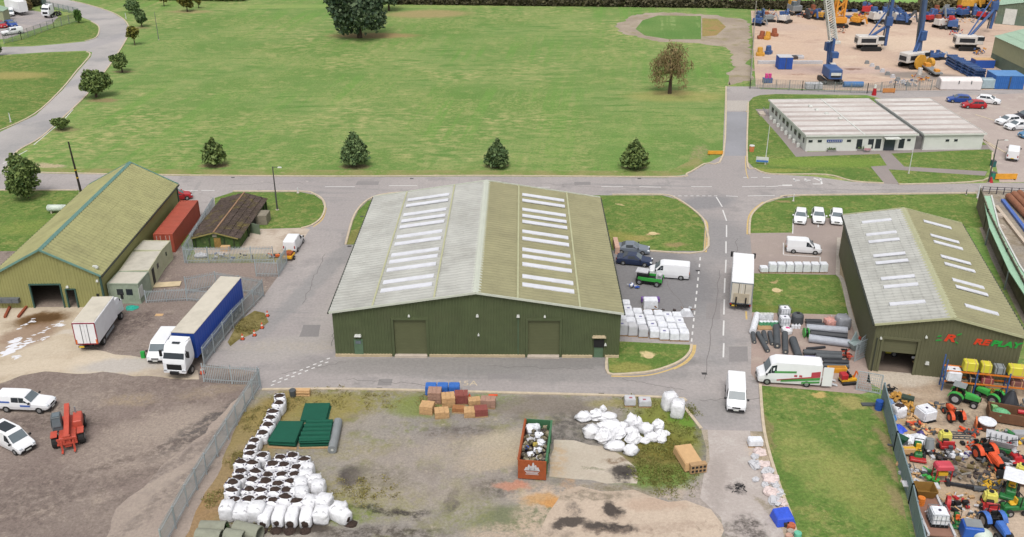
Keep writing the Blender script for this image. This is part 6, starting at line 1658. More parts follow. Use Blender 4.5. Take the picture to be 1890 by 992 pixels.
rl = [((115, 75), (60, 280), .38, m_wrap, 'white wrapped roll at the road edge of the storage yard', None), ((62, 300), (82, 408), .25, m_dk2, 'short grey tube in front of the white wrapped roll', 1), ((125, 300), (245, 515), .27, m_dk2, 'long grey tube lying aslant with a red strap', 1), ((195, 285), (225, 410), .27, m_dk2, 'short grey tube between the aslant one and the green drums', 1), ((268, 290), (300, 430), .25, m_dk2, 'grey tube with a greenish end below the green drums', 1),
      ((348, 220), (362, 455), .38, m_dk2, 'thick grey roll below the white canister stack', 1), ((455, 300), (462, 530), .33, m_dk2, 'grey roll with a pale core end towards the camera', 1), ((550, 375), (625, 590), .42, m_dk2, 'fat grey roll lying aslant behind the striped van', 1),
      ((705, 152), (900, 158), .28, m_blk, 'black roll at the back by the lawn edge', 1), ((715, 190), (935, 205), .30, m_blk, 'black roll second from the lawn edge', 1), ((715, 235), (1215, 270), .45, m_slv, 'long shiny grey wrapped roll at the top of the pile', 1), ((765, 300), (1215, 345), .42, m_blk, 'long dark roll in the middle of the pile', 1), ((745, 360), (1245, 425), .46, m_slv, 'long silver wrapped roll lowest in the pile', 1),
      ((720, 490), (945, 470), .16, m_blk, 'thin black tube below the silver roll', None), ((680, 530), (1145, 555), .32, m_dk2, 'long grey roll behind the one with the red machine', 1), ((830, 580), (1145, 592), .36, m_dk2, 'grey roll whose end touches the red machine', 1), ((690, 592), (935, 605), .22, mat('mauve_tube', (120, 120, 150), rough=.5), 'mauve tube just behind the striped van roof', None), ((920, 650), (1228, 655), .30, m_blk, 'black roll between the striped van and the mesh gate', 1), ((915, 695), (1235, 705), .24, m_dk2, 'grey roll nearest the orange bucket', 1)]
for i, (a, b, r, m, lb, core) in enumerate(rl):
    roll(lb, P4(*a), P4(*b), r, m, core=m_cream if core else None, group='rolls and tubes in the storage yard', z=.3 if i in (11,) else 0)
t = thing('cable_reel', 'green edged reel standing at the end of the long rolls', 'reel', G(*P4(705, 345)), 0)
b = MB(); b.cyl((-.25, 0, .55), (-.15, 0, .55), .55, n=16); b.cyl((.15, 0, .55), (.25, 0, .55), .55, n=16); b.build('flange', m_mg, t); b = MB(); b.cyl((-.15, 0, .55), (.15, 0, .55), .3, n=12); b.build('hub', m_black, t)
# drums, tanks
m_dgrn = mat('drum_green', (96, 172, 130), rough=.5)
def drum(label, px, py, r, h, m, cap=None, group=None, name='drum', cat='drum', loc=None):
    t = thing(name, label, cat, loc if loc is not None else G(px, py), 0, group)
    b = MB(); b.cyl((0, 0, 0), (0, 0, h), r, n=14)
    for z in (.32, .66): b.cyl((0, 0, h * z - .02), (0, 0, h * z + .02), r * 1.05, n=14)
    b.build('body', m, t)
    b = MB(); b.cyl((r * .45, 0, h), (r * .45, 0, h + .05), .07, n=8); b.cyl((0, 0, h), (0, 0, h + .015), r * .88, n=14); b.build('lid', cap or m, t)
    return t
for i in range(4):
    drum('%s white canister from the road, standing on the timber pallet' % ORD[i], 0, 0, .26, .95, m_wrap, m_lampw, 'canisters on the pallet', 'canister', 'canister', G(*P4(165 + 38 * (i % 4), 150)))
for i in range(5):
    drum('%s green drum from the road in the row on the timber pallet' % ORD[i], 0, 0, .26, .55, m_dgrn, m_wrap, 'green drums on the pallet', loc=G(*P4(160 + 45 * i, 208)))
o = MB().box((0, 0, .07), (1.6, 1.1, .14)).build('timber_pallet', m_pal); o.location = G(*P4(200, 235)); tag(o, 'bare timber pallet in front of the green drums', 'pallet')
def ibc(label, px, py, rz=0, w=1.15, h=1.15, group='square liquid tanks', cage=True, m=None, loc=None):
    t = thing('liquid_tank', label, 'tank', loc if loc is not None else G(px, py), rz, group)
    b = MB(); b.box((0, 0, h / 2 + .12), (w, w, h - .15), taper=.97); b.build('tank', m or m_wrap, t, bevel=.12, seg=2)
    b = MB(); b.cyl((0, 0, h + .04), (0, 0, h + .10), .12, n=10); b.build('lid', m_loop, t)
    b = MB(); b.box((0, 0, .07), (w, w, .13)); b.build('base', m_black, t)
    if cage:
        b = MB(); q = w / 2 + .02
        for i in range(5):
            s = -q + 2 * q * i / 4
            for y in (-q, q): b.bar((s, y, .13), (s, y, h + .06), .03); b.bar((y, s, .13), (y, s, h + .06), .03)
        for z in (.35, .75, h + .04):
            for y in (-q, q): b.bar((-q, y, z), (q, y, z), .03); b.bar((y, -q, z), (y, q, z), .03)
        b.build('cage', m_steel, t)
    return t
ibc('white square tank at the back of the storage yard canisters', *P4(440, 110), h=1.3); ibc('white caged tank below the back one by the pink bag', *P4(440, 215), h=1.2)
t = make_bag('white bag with a pink cloth on top by the grey rolls', G(*P4(470, 300)), .2, 91, soil=False, w=1.0, h=.7); b = heap_mesh(.25, .1, 3).build('pink_cloth', mat('pink_cloth', (210, 60, 130)), t); b.location = (.1, 0, .68)
t = thing('water_tank', 'round black water tank behind the long rolls', 'tank', G(*P4(600, 170))); b = MB(); b.cyl((0, 0, 0), (0, 0, .95), .72, .68, 18); b.blob((0, 0, .95), (.68, .68, .3), 14, 6); b.build('tank', m_dk2, t, smooth=False); b = MB(); b.cyl((0, 0, 1.2), (0, 0, 1.32), .2, n=10); b.build('lid', m_black, t)
for i in range(3):
    t = thing('white_canister', '%s white bottle shaped canister from the black tank, on the low pallet' % ORD[i], 'canister', G(*P4(545 + i * 40, 240)), 0, 'bottle canisters'); b = MB(); b.cyl((0, 0, 0), (0, 0, .4), .2, .18, 10); b.build('body', m_wrap, t); b = MB(); b.cyl((0, 0, .4), (0, 0, .55), .07, n=8); b.build('neck', m_wrap, t)
t = make_bag('pink and white speckled bag standing by the grey bulk bag', G(*P4(1000, 210)), .2, 95, soil=False, w=1.2, h=.9, m=mat('pink_bag', (216, 160, 150), rough=.8, var=.35, scale=4))
t = make_bag('big grey bulk bag against the olive warehouse corner', G(*P4(1150, 235)), .1, 97, soil=False, w=1.45, h=1.5, m=mat('grey_bag', (150, 152, 158), rough=.8, var=.14, scale=3))
t = thing('hopper', 'pale blue grey hopper beside the warehouse corner', 'hopper', G(*P4(1315, 500)), R(20)); m_hop = mat('hopper_blue_grey', (168, 184, 184), rough=.5, dirt=.2)
b = MB(); b.hexa([(-.4, -.3, .1), (.4, -.3, .1), (.4, .3, .1), (-.4, .3, .1), (-.8, -.5, .9), (.8, -.5, .9), (.8, .5, .9), (-.8, .5, .9)]); b.build('bin', m_hop, t); b = MB(); b.prism([(-.5, .9), (.5, .9), (0, 2.1)], .3, .4); b.build('back_plate', m_hop, t); b = MB(); b.box((.7, .4, .8), (.1, .3, .9)); b.build('red_arm', m_tred, t)
junk('red wheeled machine at the end of the grey rolls', *P4(1205, 610), .45, .5, .8, 12, [m_tred, m_black, m_tred], 18, name='small_machine', cat='machine')
t = thing('digger_bucket', 'orange yellow metal bucket on the paving beside the striped van', 'bucket', G(*P4(1085, 770))); b = MB(); b.prism([(-.85, .02), (.85, .02), (1.0, .55), (-1.0, .55)], -.35, .35); b.build('shell', mat('bucket_orange', (230, 160, 40), rough=.5), t, bevel=.03); b = MB(); b.box((0, 0, .56), (1.7, .5, .02)); b.build('inside', mat('bucket_inside', (190, 130, 40)), t)
t = thing('mini_digger', 'small red and yellow tracked machine in front of the mesh gate', 'machine', *between((1576, 706), (1551, 708)))
b = MB(); b.box((0, -.45, .2), (1.5, .28, .4)); b.box((0, .45, .2), (1.5, .28, .4)); b.build('track', m_black, t, bevel=.08); b = MB(); b.box((0, 0, .5), (1.6, .8, .22)); b.build('deck', mat('machine_yellow', (232, 176, 44), rough=.5), t); b = MB(); b.box((-.5, 0, .9), (.7, .8, .6)); b.build('engine_cover', m_red_p, t, bevel=.06)
b = MB(); b.box((.15, 0, .85), (.4, .45, .12)); b.box((-.08, 0, 1.1), (.1, .45, .5)); b.build('seat', m_black, t); b = MB(); b.bar((.6, 0, .6), (.8, 0, 1.35), .12); b.bar((.8, 0, 1.35), (1.2, 0, .6), .1); b.build('arm', mat('machine_orange', (226, 110, 50), rough=.5), t)
# mesh gates and cage scrap by the warehouse corner
def mesh_panel(label, a, b_, h, name='mesh_gate', cat='gate'):
    p, q = G(*a), G(*b_); t = thing(name, label, cat, p, ang(p, q)); L = (q - p).length; b = MB(); f = MB(); n = int(L / .18)
    for i in range(n): b.bar((L * (i + .5) / n, 0, .1), (L * (i + .5) / n, 0, h), .025)
    for i in range(int(h / .3)): b.bar((0, 0, .2 + i * .3), (L, 0, .2 + i * .3), .025)
    b.build('mesh', m_fence, t); f.box((0, 0, h / 2), (.1, .1, h)); f.box((L, 0, h / 2), (.1, .1, h)); f.bar((0, 0, h), (L, 0, h), .07); f.bar((0, 0, .08), (L, 0, .08), .07); f.build('gate_frame', m_fence, t)
mesh_panel('galvanised mesh gate standing open by the olive warehouse corner', (1577, 668), (1603, 656), 2.2); mesh_panel('galvanised mesh gate leading to the machine yard fence', (1580, 720), (1624, 728), 2.2); mesh_panel('second galvanised mesh panel leaning behind the open gate', (1586, 655), (1603, 640), 2.0)
# ------------------------------------------------------------------ skip, brick pallets, lane side items
m_rust = mat('rust_orange', (164, 84, 44), rough=.8, var=.14, scale=2, dirt=.1); m_skg = mat('skip_green', (72, 122, 86), rough=.6, var=.1, dirt=.2)
m_skin = mat('skip_inside', (120, 92, 60), rough=.9, var=.2)
a, b_, c_, d_ = G(957, 884), G(1007, 887), G(1026, 778, 2.0), G(972, 782, 2.0)
fw = ang(a, b_); W = (b_ - a).length
t = thing('open_skip', 'long open skip with an orange door and green side full of rubbish', 'skip', a, fw - R(1)); Ls_ = 6.2; Hs = 2.05
sl2 = .55
for nm, m, q in (('side_wall', m_rust, 0), ('side_wall', m_skg, W)):
    b = MB(); s = .08 if q == 0 else -.08
    b.hexa([(q, 0, .2), (q + s, 0, .2), (q + s + sl2 * 0, Ls_, .2), (q, Ls_, .2), (q, 0, Hs), (q + s, 0, Hs), (q + s, Ls_, Hs), (q, Ls_, Hs)]); b.build(nm, m, t)
b = MB(); b.box((W / 2, -.05, Hs / 2 + .08), (W + .1, .10, Hs - .1)); b.build('end_door', m_rust, t)
b = MB(); b.box((W / 2, Ls_ + .04, Hs / 2 + .1), (W, .08, Hs - .2)); b.build('rear_wall', m_skg, t)
b = MB(); b.box((W / 2, Ls_ / 2, .15), (W, Ls_, .12)); b.box((W * .25, Ls_ / 2, .05), (.2, Ls_, .1)); b.box((W * .75, Ls_ / 2, .05), (.2, Ls_, .1)); b.build('floor', m_skin, t)
for x, m in ((-.05, m_rust), (W + .05, m_skg)):
    b = MB(); b.box((x, Ls_ / 2, Hs + .02), (.14, Ls_, .1)); b.build('rim', m, t)
    for y in (.8, 2.3, 3.8, 5.3): MB().box((x, y, Hs / 2 + .1), (.1, .12, Hs - .22)).build('stiffener', m, t)
b = MB()
for x, h in ((-.5, .35), (-.28, .62), (-.1, .5), (.1, .85), (.3, .6), (.5, .38)): b.prism([(W / 2 + x - .2, 1.05), (W / 2 + x + .2, 1.05), (W / 2 + x + .05, 1.05 + h), (W / 2 + x - .05, 1.05 + h)], -.125, -.105)
b.box((W / 2, -.115, .92), (1.2, .02, .05)); b.box((W / 2, -.115, .80), (1.0, .02, .07)); b.box((W / 2 + .0, -.115, .66), (1.15, .02, .04)); b.build('door_emblem', m_bagg, t)
b = MB(); rr = random.Random(4)
for i in range(110): b.box((rr.uniform(.2, W - .2), rr.uniform(.2, Ls_ - .3), rr.uniform(1.0, 1.95)), (rr.uniform(.1, .5), rr.uniform(.1, .4), rr.uniform(.05, .3)), rr.uniform(0, 3), M=Matrix.Rotation(rr.uniform(-.6, .6), 3, 'Y'))
rub = b.build('rubbish_heap', ground_mat('rubbish_mix', (150, 140, 110), (70, 66, 66), (190, 180, 160), s1=.9, s2=1.6, fine=6)); rub['kind'] = 'stuff'; rub.location = t.location; rub.rotation_euler = t.rotation_euler; tag(rub, 'mixed rubbish and scraps filling the open skip', 'rubbish')
b = MB(); b.box((W / 2, Ls_ / 2, 1.0), (W - .2, Ls_ - .3, .2)); fl = b.build('rubbish_bed', m_junk); fl['kind'] = 'stuff'; fl.location = t.location; fl.rotation_euler = t.rotation_euler; tag(fl, 'dark layer of waste under the rubbish in the skip', 'rubbish')
SM = Matrix.Translation(t.location) @ Matrix.Rotation(t.rotation_euler.z, 4, 'Z')
for i, (x, y, z, s, m, lb) in enumerate([(.8, 5.1, 1.75, .75, m_wrap, 'largest white sack on the rubbish at the back of the skip'), (1.4, 4.2, 1.7, .5, m_wrap, 'white sack below the largest one in the skip'), (1.7, 3.3, 1.65, .5, m_wrap, 'white sack by the green side of the skip'), (.7, 3.8, 1.6, .5, m_bagg, 'greyish sack by the orange side of the skip'), (1.5, 2.2, 1.6, .45, m_wrap, 'white sack in the middle of the skip'), (.9, 1.5, 1.6, .36, m_wrap, 'white sack near the orange skip door'), (.5, 2.4, 1.65, .22, mat('bright_blue', (66, 100, 190)), 'small blue sack in the skip'), (1.2, 3.0, 1.6, .3, mat('yellow_sack', (190, 170, 80)), 'small yellowish sack in the skip'), (1.7, 1.2, 1.55, .32, m_bagg, 'greyish sack in the front corner of the skip')]):
    b = MB(); b.blob((0, 0, 0), (s * .85, s * .75, s * .6), 9, 6, .22, i, .75); o = b.build('rubbish_sack', m); o.location = SM @ Vector((x, y, z)); tag(o, lb, 'sack', 'sacks in the skip')

m_brk = [mat('brick_buff', (206, 166, 120), rough=.9, var=.16, scale=5), mat('brick_pink', (176, 140, 122), rough=.9, var=.18, scale=5), mat('brick_red', (146, 82, 74), rough=.9, var=.16, scale=5), mat('brick_brown', (170, 118, 76), rough=.9, var=.16, scale=5)]
m_bwrap = mat('blue_wrap', (70, 120, 200), rough=.35, var=.1, scale=3)
m_gapd = mat('course_gap', (110, 86, 66), rough=.9)
P8 = lambda X, Y: (740 + X / 3.178, 680 + Y / 3.178)
bp_ = [(155, 255, 1.0, 1.0, .75, 0, 'buff brick pallet at the near left corner of the group'), (240, 280, 1.05, .9, .6, 0, 'loosely stacked buff brick pallet in the front row'), (200, 195, 1.0, 1.0, 1.15, 1, 'tall pinkish brick pallet in front of the blue wrapped ones'), (278, 215, 1.0, 1.0, .95, 0, 'buff brick pallet beside the red wrapped one'), (355, 200, 1.0, .9, .95, 2, 'dark red brick pallet in the back row'), (340, 255, .95, .6, .45, 3, 'low brown brick pallet in the middle of the front row'), (402, 275, .8, .9, .55, 0, 'narrow buff brick pallet beside the red one in front'), (470, 275, .95, .8, .75, 2, 'dark red brick pallet at the near right corner of the group'), (430, 215, .9, .7, .6, 0, 'buff brick pallet behind the narrow one'), (512, 225, 1.1, .8, .8, 1, 'pinkish brick pallet at the far right of the group')]
for i, (x, y, w, d, h, mi, lb) in enumerate(bp_):
    t = thing('brick_pallet', lb, 'pallet', G(*P8(x, y)), R(rnd.uniform(-10, 10)), 'brick pallets by the kerb'); t.scale = (1.32, 1.2, 1.2)
    b = MB(); nk = max(2, int(h / .16))
    rr = random.Random(i)
    for k in range(nk):
        z = .14 + (h - .14) * (k + .5) / nk; s = 1 - .03 * (k % 2)
        for j in range(3): b.box(((j - 1) * w / 3 * s, rr.uniform(-.02, .02), z), (w / 3 * .96, d * s, (h - .14) / nk * .94))
    b.build('bricks', m_brk[mi], t)
    b = MB(); b.box((0, 0, .07), (w, d, .12)); b.build('pallet', m_pal if i != 8 else m_blk, t)
for i, (x, lb) in enumerate([(178, 'blue wrapped pallet farthest from the road lettering'), (246, 'middle blue wrapped pallet at the kerb'), (314, 'blue wrapped pallet closest to the road lettering')]):
    wrapped(lb, *P8(x, 152), 1.15, 1.0, 1.15, m_bwrap, group='blue wrapped pallets')
o = MB().cyl((0, 0, 0), (0, 0, .5), .22, .05, 10).build('traffic_cone', mat('cone_orange', (226, 92, 54))); o.location = G(*P8(402, 175)); tag(o, 'orange cone beside the dark red brick pallet', 'cone')
o = MB().box((0, 0, .04), (.9, .3, .06)).build('orange_board', mat('cone_orange', (226, 92, 54))); o.location = G(*P8(540, 160)); tag(o, 'small orange board behind the pinkish brick pallet at the right', 'board')
# kerbside dark bin + timber near white bag row top
t = thing('timber_stack', 'small pale timber stack at the kerb beside the bag row', 'timber', G(557, 730)); b = MB()
for i in range(4): b.box((0, (i % 2) * .1, .1 + i * .16), (1.7, .5, .13))
b.build('boards', m_tan, t)
o = MB().cyl((0, 0, 0), (0, 0, .8), .3, .36, 12).build('dark_tub', m_dk2, bevel=.04); o.location = G(541, 732); tag(o, 'dark grey tub beside the pale timber stack', 'tub')
def cone(label, px, py, s=1.0):
    t = thing('traffic_cone', label, 'cone', G(px, py), 0, 'traffic cones'); b = MB(); b.cyl((0, 0, .04), (0, 0, .75 * s), .2 * s, .04, 10); b.build('cone', mat('cone_orange', (226, 92, 54)), t); b = MB(); b.cyl((0, 0, .34 * s), (0, 0, .5 * s), .145 * s, .105 * s, 10); b.build('band', m_lampw, t); b = MB(); b.box((0, 0, .02), (.45 * s, .45 * s, .04)); b.build('base', m_black, t)
cone('orange cone at the top edge of the weedy verge by the road', 494, 584); cone('white and orange cone on the weedy verge', 484, 606); cone('orange cone at the bottom of the weedy verge closest to the fence', 448, 627); cone('orange cone on the weedy verge edge by the tarmac', 470, 620); cone('orange cone beside the gate post near the white cab', 374, 690, 1.3)
# concrete pipes bottom left
m_cpipe = mat('concrete_pipe', (150, 152, 136), rough=.9, var=.12, dirt=.3)
P2_ = lambda X, Y: (320 + X / 7.875, 900 + Y / 7.875)
for i, (a, b_, r, lb) in enumerate([((395, 590), (770, 600), .62, 'concrete pipe by the fence in the bottom left with a pale rim'), ((900, 590), (1260, 680), .66, 'concrete pipe beside the tipped bags with a wide open end'), ((340, 700), (700, 730), .62, 'concrete pipe cut by the bottom edge nearest the fence'), ((760, 700), (1030, 740), .62, 'concrete pipe at the bottom edge with a cream end ring')]):
    roll(lb, P2_(*a), P2_(*b_), r, m_cpipe, hollow=True, group='concrete pipes', name='concrete_pipe', cat='pipe')
o = leaves([(0, 0, .5, .25, .25, .6)], 120, .12, 5).build('shrub', lf_dark); o.location = G(*P2_(775, 640)); tag(o, 'small dark green shrub between the concrete pipes', 'shrub')
# lane edge
wrapped('tan topped white pallet load at the top of the rubble strip', 1393, 822, 1.35, .9, .75, m_wrap, name='wrapped_pallet', pallet=True)
P9 = lambda X, Y: (1370 + X / 4.909, 790 + Y / 4.909)
rb = [(150, 230, .75), (110, 265, .5), (120, 350, .75), (195, 350, .8), (230, 410, .7), (150, 360, .4), (255, 480, .9), (205, 520, .45), (290, 520, .6), (260, 600, .85), (320, 600, .7), (300, 680, .75), (345, 690, .7), (120, 480, .45), (230, 560, .4)]
rlb = ['largest pale rubble bag at the top of the strip', 'pale scrap left of the topmost rubble bag', 'crumpled rubble bag on the lane side of the strip, second down', 'crumpled rubble bag on the kerb side of the strip, second down', 'rubble bag third down along the kerb', 'scrap between the second pair of rubble bags', 'wide rubble bag with a red mark halfway down the strip', 'thin pink and white scrap halfway down the strip', 'rubble bag against the kerb halfway down', 'flat torn rubble bag below the wide one', 'torn rubble bag by the kerb above the blue sheet', 'rubble bag just above the blue sheet on the lane side', 'rubble bag just above the blue sheet on the kerb side', 'cream rubble scrap lying on the soil', 'pinkish scrap above the flat torn bag']
for i, ((x, y, s), lb) in enumerate(zip(rb, rlb)):
    b = MB(); b.blob((0, 0, s * .22), (s * .8, s * .66, s * .34), 11, 7, .26, i + 20, .75); o = b.build('rubble_bag', m_bagg if i % 3 else mat('pale_pink_bag', (226, 208, 204), rough=.8, var=.14, scale=4)); o.location = G(*P9(x, y)); o.rotation_euler = (0, 0, i); tag(o, lb, 'rubble bag', 'rubble bags along the lane')
t = thing('tarpaulin_load', 'bright blue sheeted load at the end of the rubble strip', 'load', G(*P9(370, 850)), R(10)); b = MB(); b.hexa([(-.85, -.7, 0), (.85, -.7, 0), (.85, .9, 0), (-.85, .9, 0), (-.75, -.5, .75), (.65, -.5, .7), (.65, .75, .95), (-.7, .75, .9)]); b.build('sheet', mat('blue_tarp', (56, 92, 216), rough=.5, var=.15, scale=3), t, bevel=.08)
for i, (x, y, r, c, lb) in enumerate([(395, 870, .26, (60, 54, 56), 'black pot in front of the blue sheeted load'), (440, 890, .34, (190, 104, 70), 'large terracotta pot by the blue sheeted load'), (395, 840, .24, (170, 92, 50), 'brown pot closest to the blue sheeted load'), (435, 945, .28, (176, 164, 152), 'grey pot below the terracotta pot'), (500, 965, .3, (110, 190, 160), 'mint green pot at the bottom edge of the lane'), (420, 985, .28, (200, 160, 140), 'pinkish pot at the bottom edge')]):
    drum(lb, 0, 0, r, .4, mat('pot_%d' % i if False else 'pot_colour_' + 'abcdef'[i], c, rough=.8), group='pots by the blue sheet', name='plant_pot', cat='pot', loc=G(*P9(x, y + 20)))
t = thing('burnt_patch', 'black burnt scrap lying on the pale concrete lane', 'scrap', G(1362, 902)); b = MB(); rr = random.Random(2)
for i in range(14): b.box((rr.uniform(-.6, .6), rr.uniform(-.5, .5), .05), (rr.uniform(.1, .5), .06, .06), rr.uniform(0, 3))
b.build('burnt_piece', m_black, t)
o = MB().box((0, 0, .08), (1.6, .5, .12)).build('grey_plank', m_dk2); o.location = G(1605, 748); tag(o, 'dark grey plank on the grass next to the blue drum', 'plank')
drum('blue drum on the grass beside the sheet fence', 1621, 756, .36, 1.0, mat('drum_blue', (48, 92, 180), rough=.5))

# left yard: red trestles and grey beam
m_rt = mat('rust_red_steel', (150, 76, 48), rough=.8, var=.12)
Pf = lambda X, Y: (X / 5.219, 470 + Y / 5.219)
t = thing('steel_trestle', 'rust red steel frame standing by the light olive shed wall', 'trestle', G(*Pf(150, 520))); o0 = t.location.copy(); b = MB()
pA, pB = G(*Pf(110, 490)) - o0, G(*Pf(270, 500)) - o0
b.bar(pA, pA + Vector((0, 0, 2.5)), .2); b.bar(pB, pB + Vector((0, 0, 2.5)), .2); b.bar(pA + Vector((0, 0, 1.9)), pB + Vector((0, 0, 2.0)), .16); b.build('upright_frame', m_rt, t)
b = MB(); fA, fB = G(*Pf(50, 615)) - o0, G(*Pf(180, 612)) - o0; up = Vector((0, 0, .15)); b.bar(pA + up, fA + up, .26); b.bar(pB + up, fB + up, .26); b.build('foot', m_rt, t)
o = MB(); o.box((0, 0, 1.15), (3.2, .5, .55)); o.box((-.4, -.27, 1.15), (.06, .06, .55)); o.box((.8, -.27, 1.15), (.06, .06, .55)); o = o.build('grey_beam', mat('grey_beam', (108, 112, 116), rough=.6)); o.location = G(*Pf(75, 525)); tag(o, 'grey boxed beam resting on the rust red frame', 'beam')
o = heap_mesh(.8, .25, 8).build('tarpaulin', mat('teal_tarp', (40, 170, 150), rough=.6), None); o.location = G(243, 569); tag(o, 'crumpled turquoise sheet behind the white box truck', 'sheet')
junk('purple and red pipes on the ground beside the white box truck', 172, 549, 1.6, .3, .4, 5, [mat('purple_pipe', (120, 60, 130)), m_red_p], 10, cat='pipes')
o = MB().box((0, 0, .03), (.9, .5, .05)).build('timber_board', m_tan); o.location = G(294, 582); tag(o, 'small pale board lying on the gravel between the two lorries', 'board')
o = MB().box((0, 0, .4), (.4, .3, .8)).build('green_bin', m_grn); o.location = G(265, 661); tag(o, 'small green bin beside the half hidden white van', 'bin')
t = thing('gas_tank', 'pale green horizontal gas tank behind the light olive shed', 'tank', G(107, 393), R(0)); b = MB(); b.cyl((-1.2, 0, .75), (1.2, 0, .75), .5, n=16); b.blob((-1.2, 0, .75), (.3, .5, .5), 10, 8); b.blob((1.2, 0, .75), (.3, .5, .5), 10, 8); b.build('vessel', mat('tank_pale', (214, 224, 212), rough=.5), t, smooth=True); b = MB(); b.box((-.8, 0, .15), (.2, .8, .3)); b.box((.8, 0, .15), (.2, .8, .3)); b.build('cradle', m_conc2, t)
# shed yard bits
t = thing('road_trailer', 'small yellow trailer behind the little white van', 'trailer', *between((538, 474), (530, 484))); b = MB(); b.box((0, 0, .55), (1.6, 1.2, .3)); b.build('bed', mat('machine_yellow', (232, 176, 44)), t, bevel=.03); b = MB(); b.box((.1, 0, .85), (1.0, .9, .3)); b.build('load', m_rust, t)
for y in (-1, 1): wheel(t, 0, y * .66, .28, .2, side=y)
junk('row of blue and white oddments inside the shed fence', 425, 478, 3.2, .4, .7, 9, [mat('faded_blue', (90, 110, 150)), m_bagg, m_junk], 20)
junk('orange and white scrap inside the shed fence corner by the van', 510, 476, 1.4, .5, .6, 10, [mat('machine_orange', (226, 110, 50)), m_bagg, m_dk2], 14)
o = MB().blob((0, 0, .3), (.9, .4, .4), 8, 6, .2, 3).build('white_sheet', m_bagg); o.location = G(372, 476); tag(o, 'white sheeted lump inside the shed fence', 'sheet')
o = MB().box((0, 0, .35), (1.2, .6, .7)).build('timber_crate', m_tan); o.location = G(417, 463); tag(o, 'tan crate against the front of the mossy shed', 'crate')

# ------------------------------------------------------------------ pallet racking in front of the lettered warehouse
m_rbl = mat('rack_blue', (64, 98, 156), rough=.5); m_ror = mat('rack_orange', (224, 126, 46), rough=.5)
rk = thing('pallet_rack', 'blue and orange pallet racking along the front of the lettered warehouse', 'rack', RP(6.7, -2.6), rrz)
bl = 3.0; NB = 4
for i in range(NB + 1):
    b = MB(); hh = 3.6 if i == 0 else 2.7
    for y in (0, 1.1): b.box((i * bl, y, hh / 2), (.12, .10, hh))
    for z in (.5, 1.2, 1.9): b.bar((i * bl, 0, z), (i * bl, 1.1, z + .4), .05)
    b.build('upright', m_rbl, rk)
for z in (1.15, 2.35):
    b = MB()
    for i in range(NB):
        for y in (0, 1.1): b.box((i * bl + bl / 2, y, z), (bl - .12, .08, .15))
    b.build('beam', m_ror, rk)
def onrack(x, y, z): return RP(6.7 + x, -2.6 + y, z)
m_yc = mat('yellow_crate', (222, 212, 70), rough=.5, var=.06)
def crate(label, x, z, w, h, m, d=1.0, group='loads on the racking', name='crate', strap=None):
    t = thing(name, label, 'crate', onrack(x, .55, z), rrz, group); b = MB(); b.box((0, 0, h / 2), (w, d, h), taper=.95); b.build('load', m, t, bevel=.07)
    b = MB()
    for sx in (-.28, .28): b.box((sx * w, 0, h * .5), (.06, d + .02, h + .02), taper=.96)
    b.build('strap', strap or m_tan, t)
crate('yellow crate at the warehouse door end of the top shelf', 2.3, 2.43, 1.35, 1.0, m_yc); crate('second yellow crate on the top shelf', 3.75, 2.43, 1.0, .95, m_yc); crate('grey strapped load between the yellow crates on the top shelf', 5.0, 2.43, 1.0, .8, m_gr, strap=m_black); crate('wide yellow crate on the top shelf', 6.6, 2.43, 1.6, .95, m_yc)
crate('tall grey strapped load on the top shelf', 9.1, 2.43, 1.25, 1.3, m_gr, strap=m_blue_p); crate('blue grey load at the picture edge on the top shelf', 11.0, 2.43, 1.0, 1.0, mat('faded_blue', (90, 110, 150)))
ib = ibc('white square tank at the blue end of the racking', 0, 0, rz=rrz, loc=onrack(.9, .5, 1.0), cage=False, w=1.4, h=1.3)
junk('dark wheels and parts under the white tank on the racking', 0, 0, .8, .5, .7, 31, [m_junk, m_dk2], 14); bpy.data.objects['scrap_heap'].name; ob_ = COL.objects[-1]
crate('dark bundle behind the beam on the lower shelf', 2.8, 1.23, 1.0, .5, m_blk); crate('dull red load on the lower shelf', 4.1, 1.23, 1.2, .6, mat('dull_red', (150, 70, 74), rough=.7, var=.2)); crate('brownish red load on the lower shelf', 6.9, 1.23, 1.3, .55, mat('brown_red', (130, 82, 74), rough=.7, var=.2))
crate('red and white load on the lower shelf', 8.5, 1.23, .9, .8, mat('dull_red', (150, 70, 74)), strap=m_lampw); crate('bright red machine cover on the lower shelf', 10.7, 1.23, 1.8, .75, m_red_p); crate('dark olive box on the ground under the racking', 3.3, 0, 1.7, .8, mat('olive_box', (86, 98, 66), rough=.7)); crate('yellow beam shaped load on the ground under the racking', 5.3, .1, 1.8, .35, mat('machine_yellow', (232, 176, 44)), d=.5)
crate('brown box on the ground under the far bay of the racking', 9.6, 0, 1.2, .7, m_rust)
ob_.location = onrack(.9, .3, .1) if ob_.parent is None else ob_.location
# things by the door
t = junk('pale gardening tools and frames leaning by the roller door', 1694, 682, .8, .4, 1.5, 17, [m_tan, m_silver, m_grn], 18, name='tool_stack', cat='tools')
junk('silver fittings on the warehouse wall beside the tools', 1713, 662, .5, .2, 1.6, 18, [m_silver], 6, cat='fittings')
t = thing('yellow_machine', 'yellow machine parked inside the half open roller door', 'machine', RP(2.4, 4.0), rrz); b = MB(); b.box((0, 0, .7), (1.5, 1.2, .8)); b.build('body', m_yc, t, bevel=.1); b = MB(); b.box((0, .2, 1.4), (.9, .8, .6)); b.build('cab', m_black, t)
for x in (-.6, .6): wheel(t, x, -.55, .35, .25, side=-1)
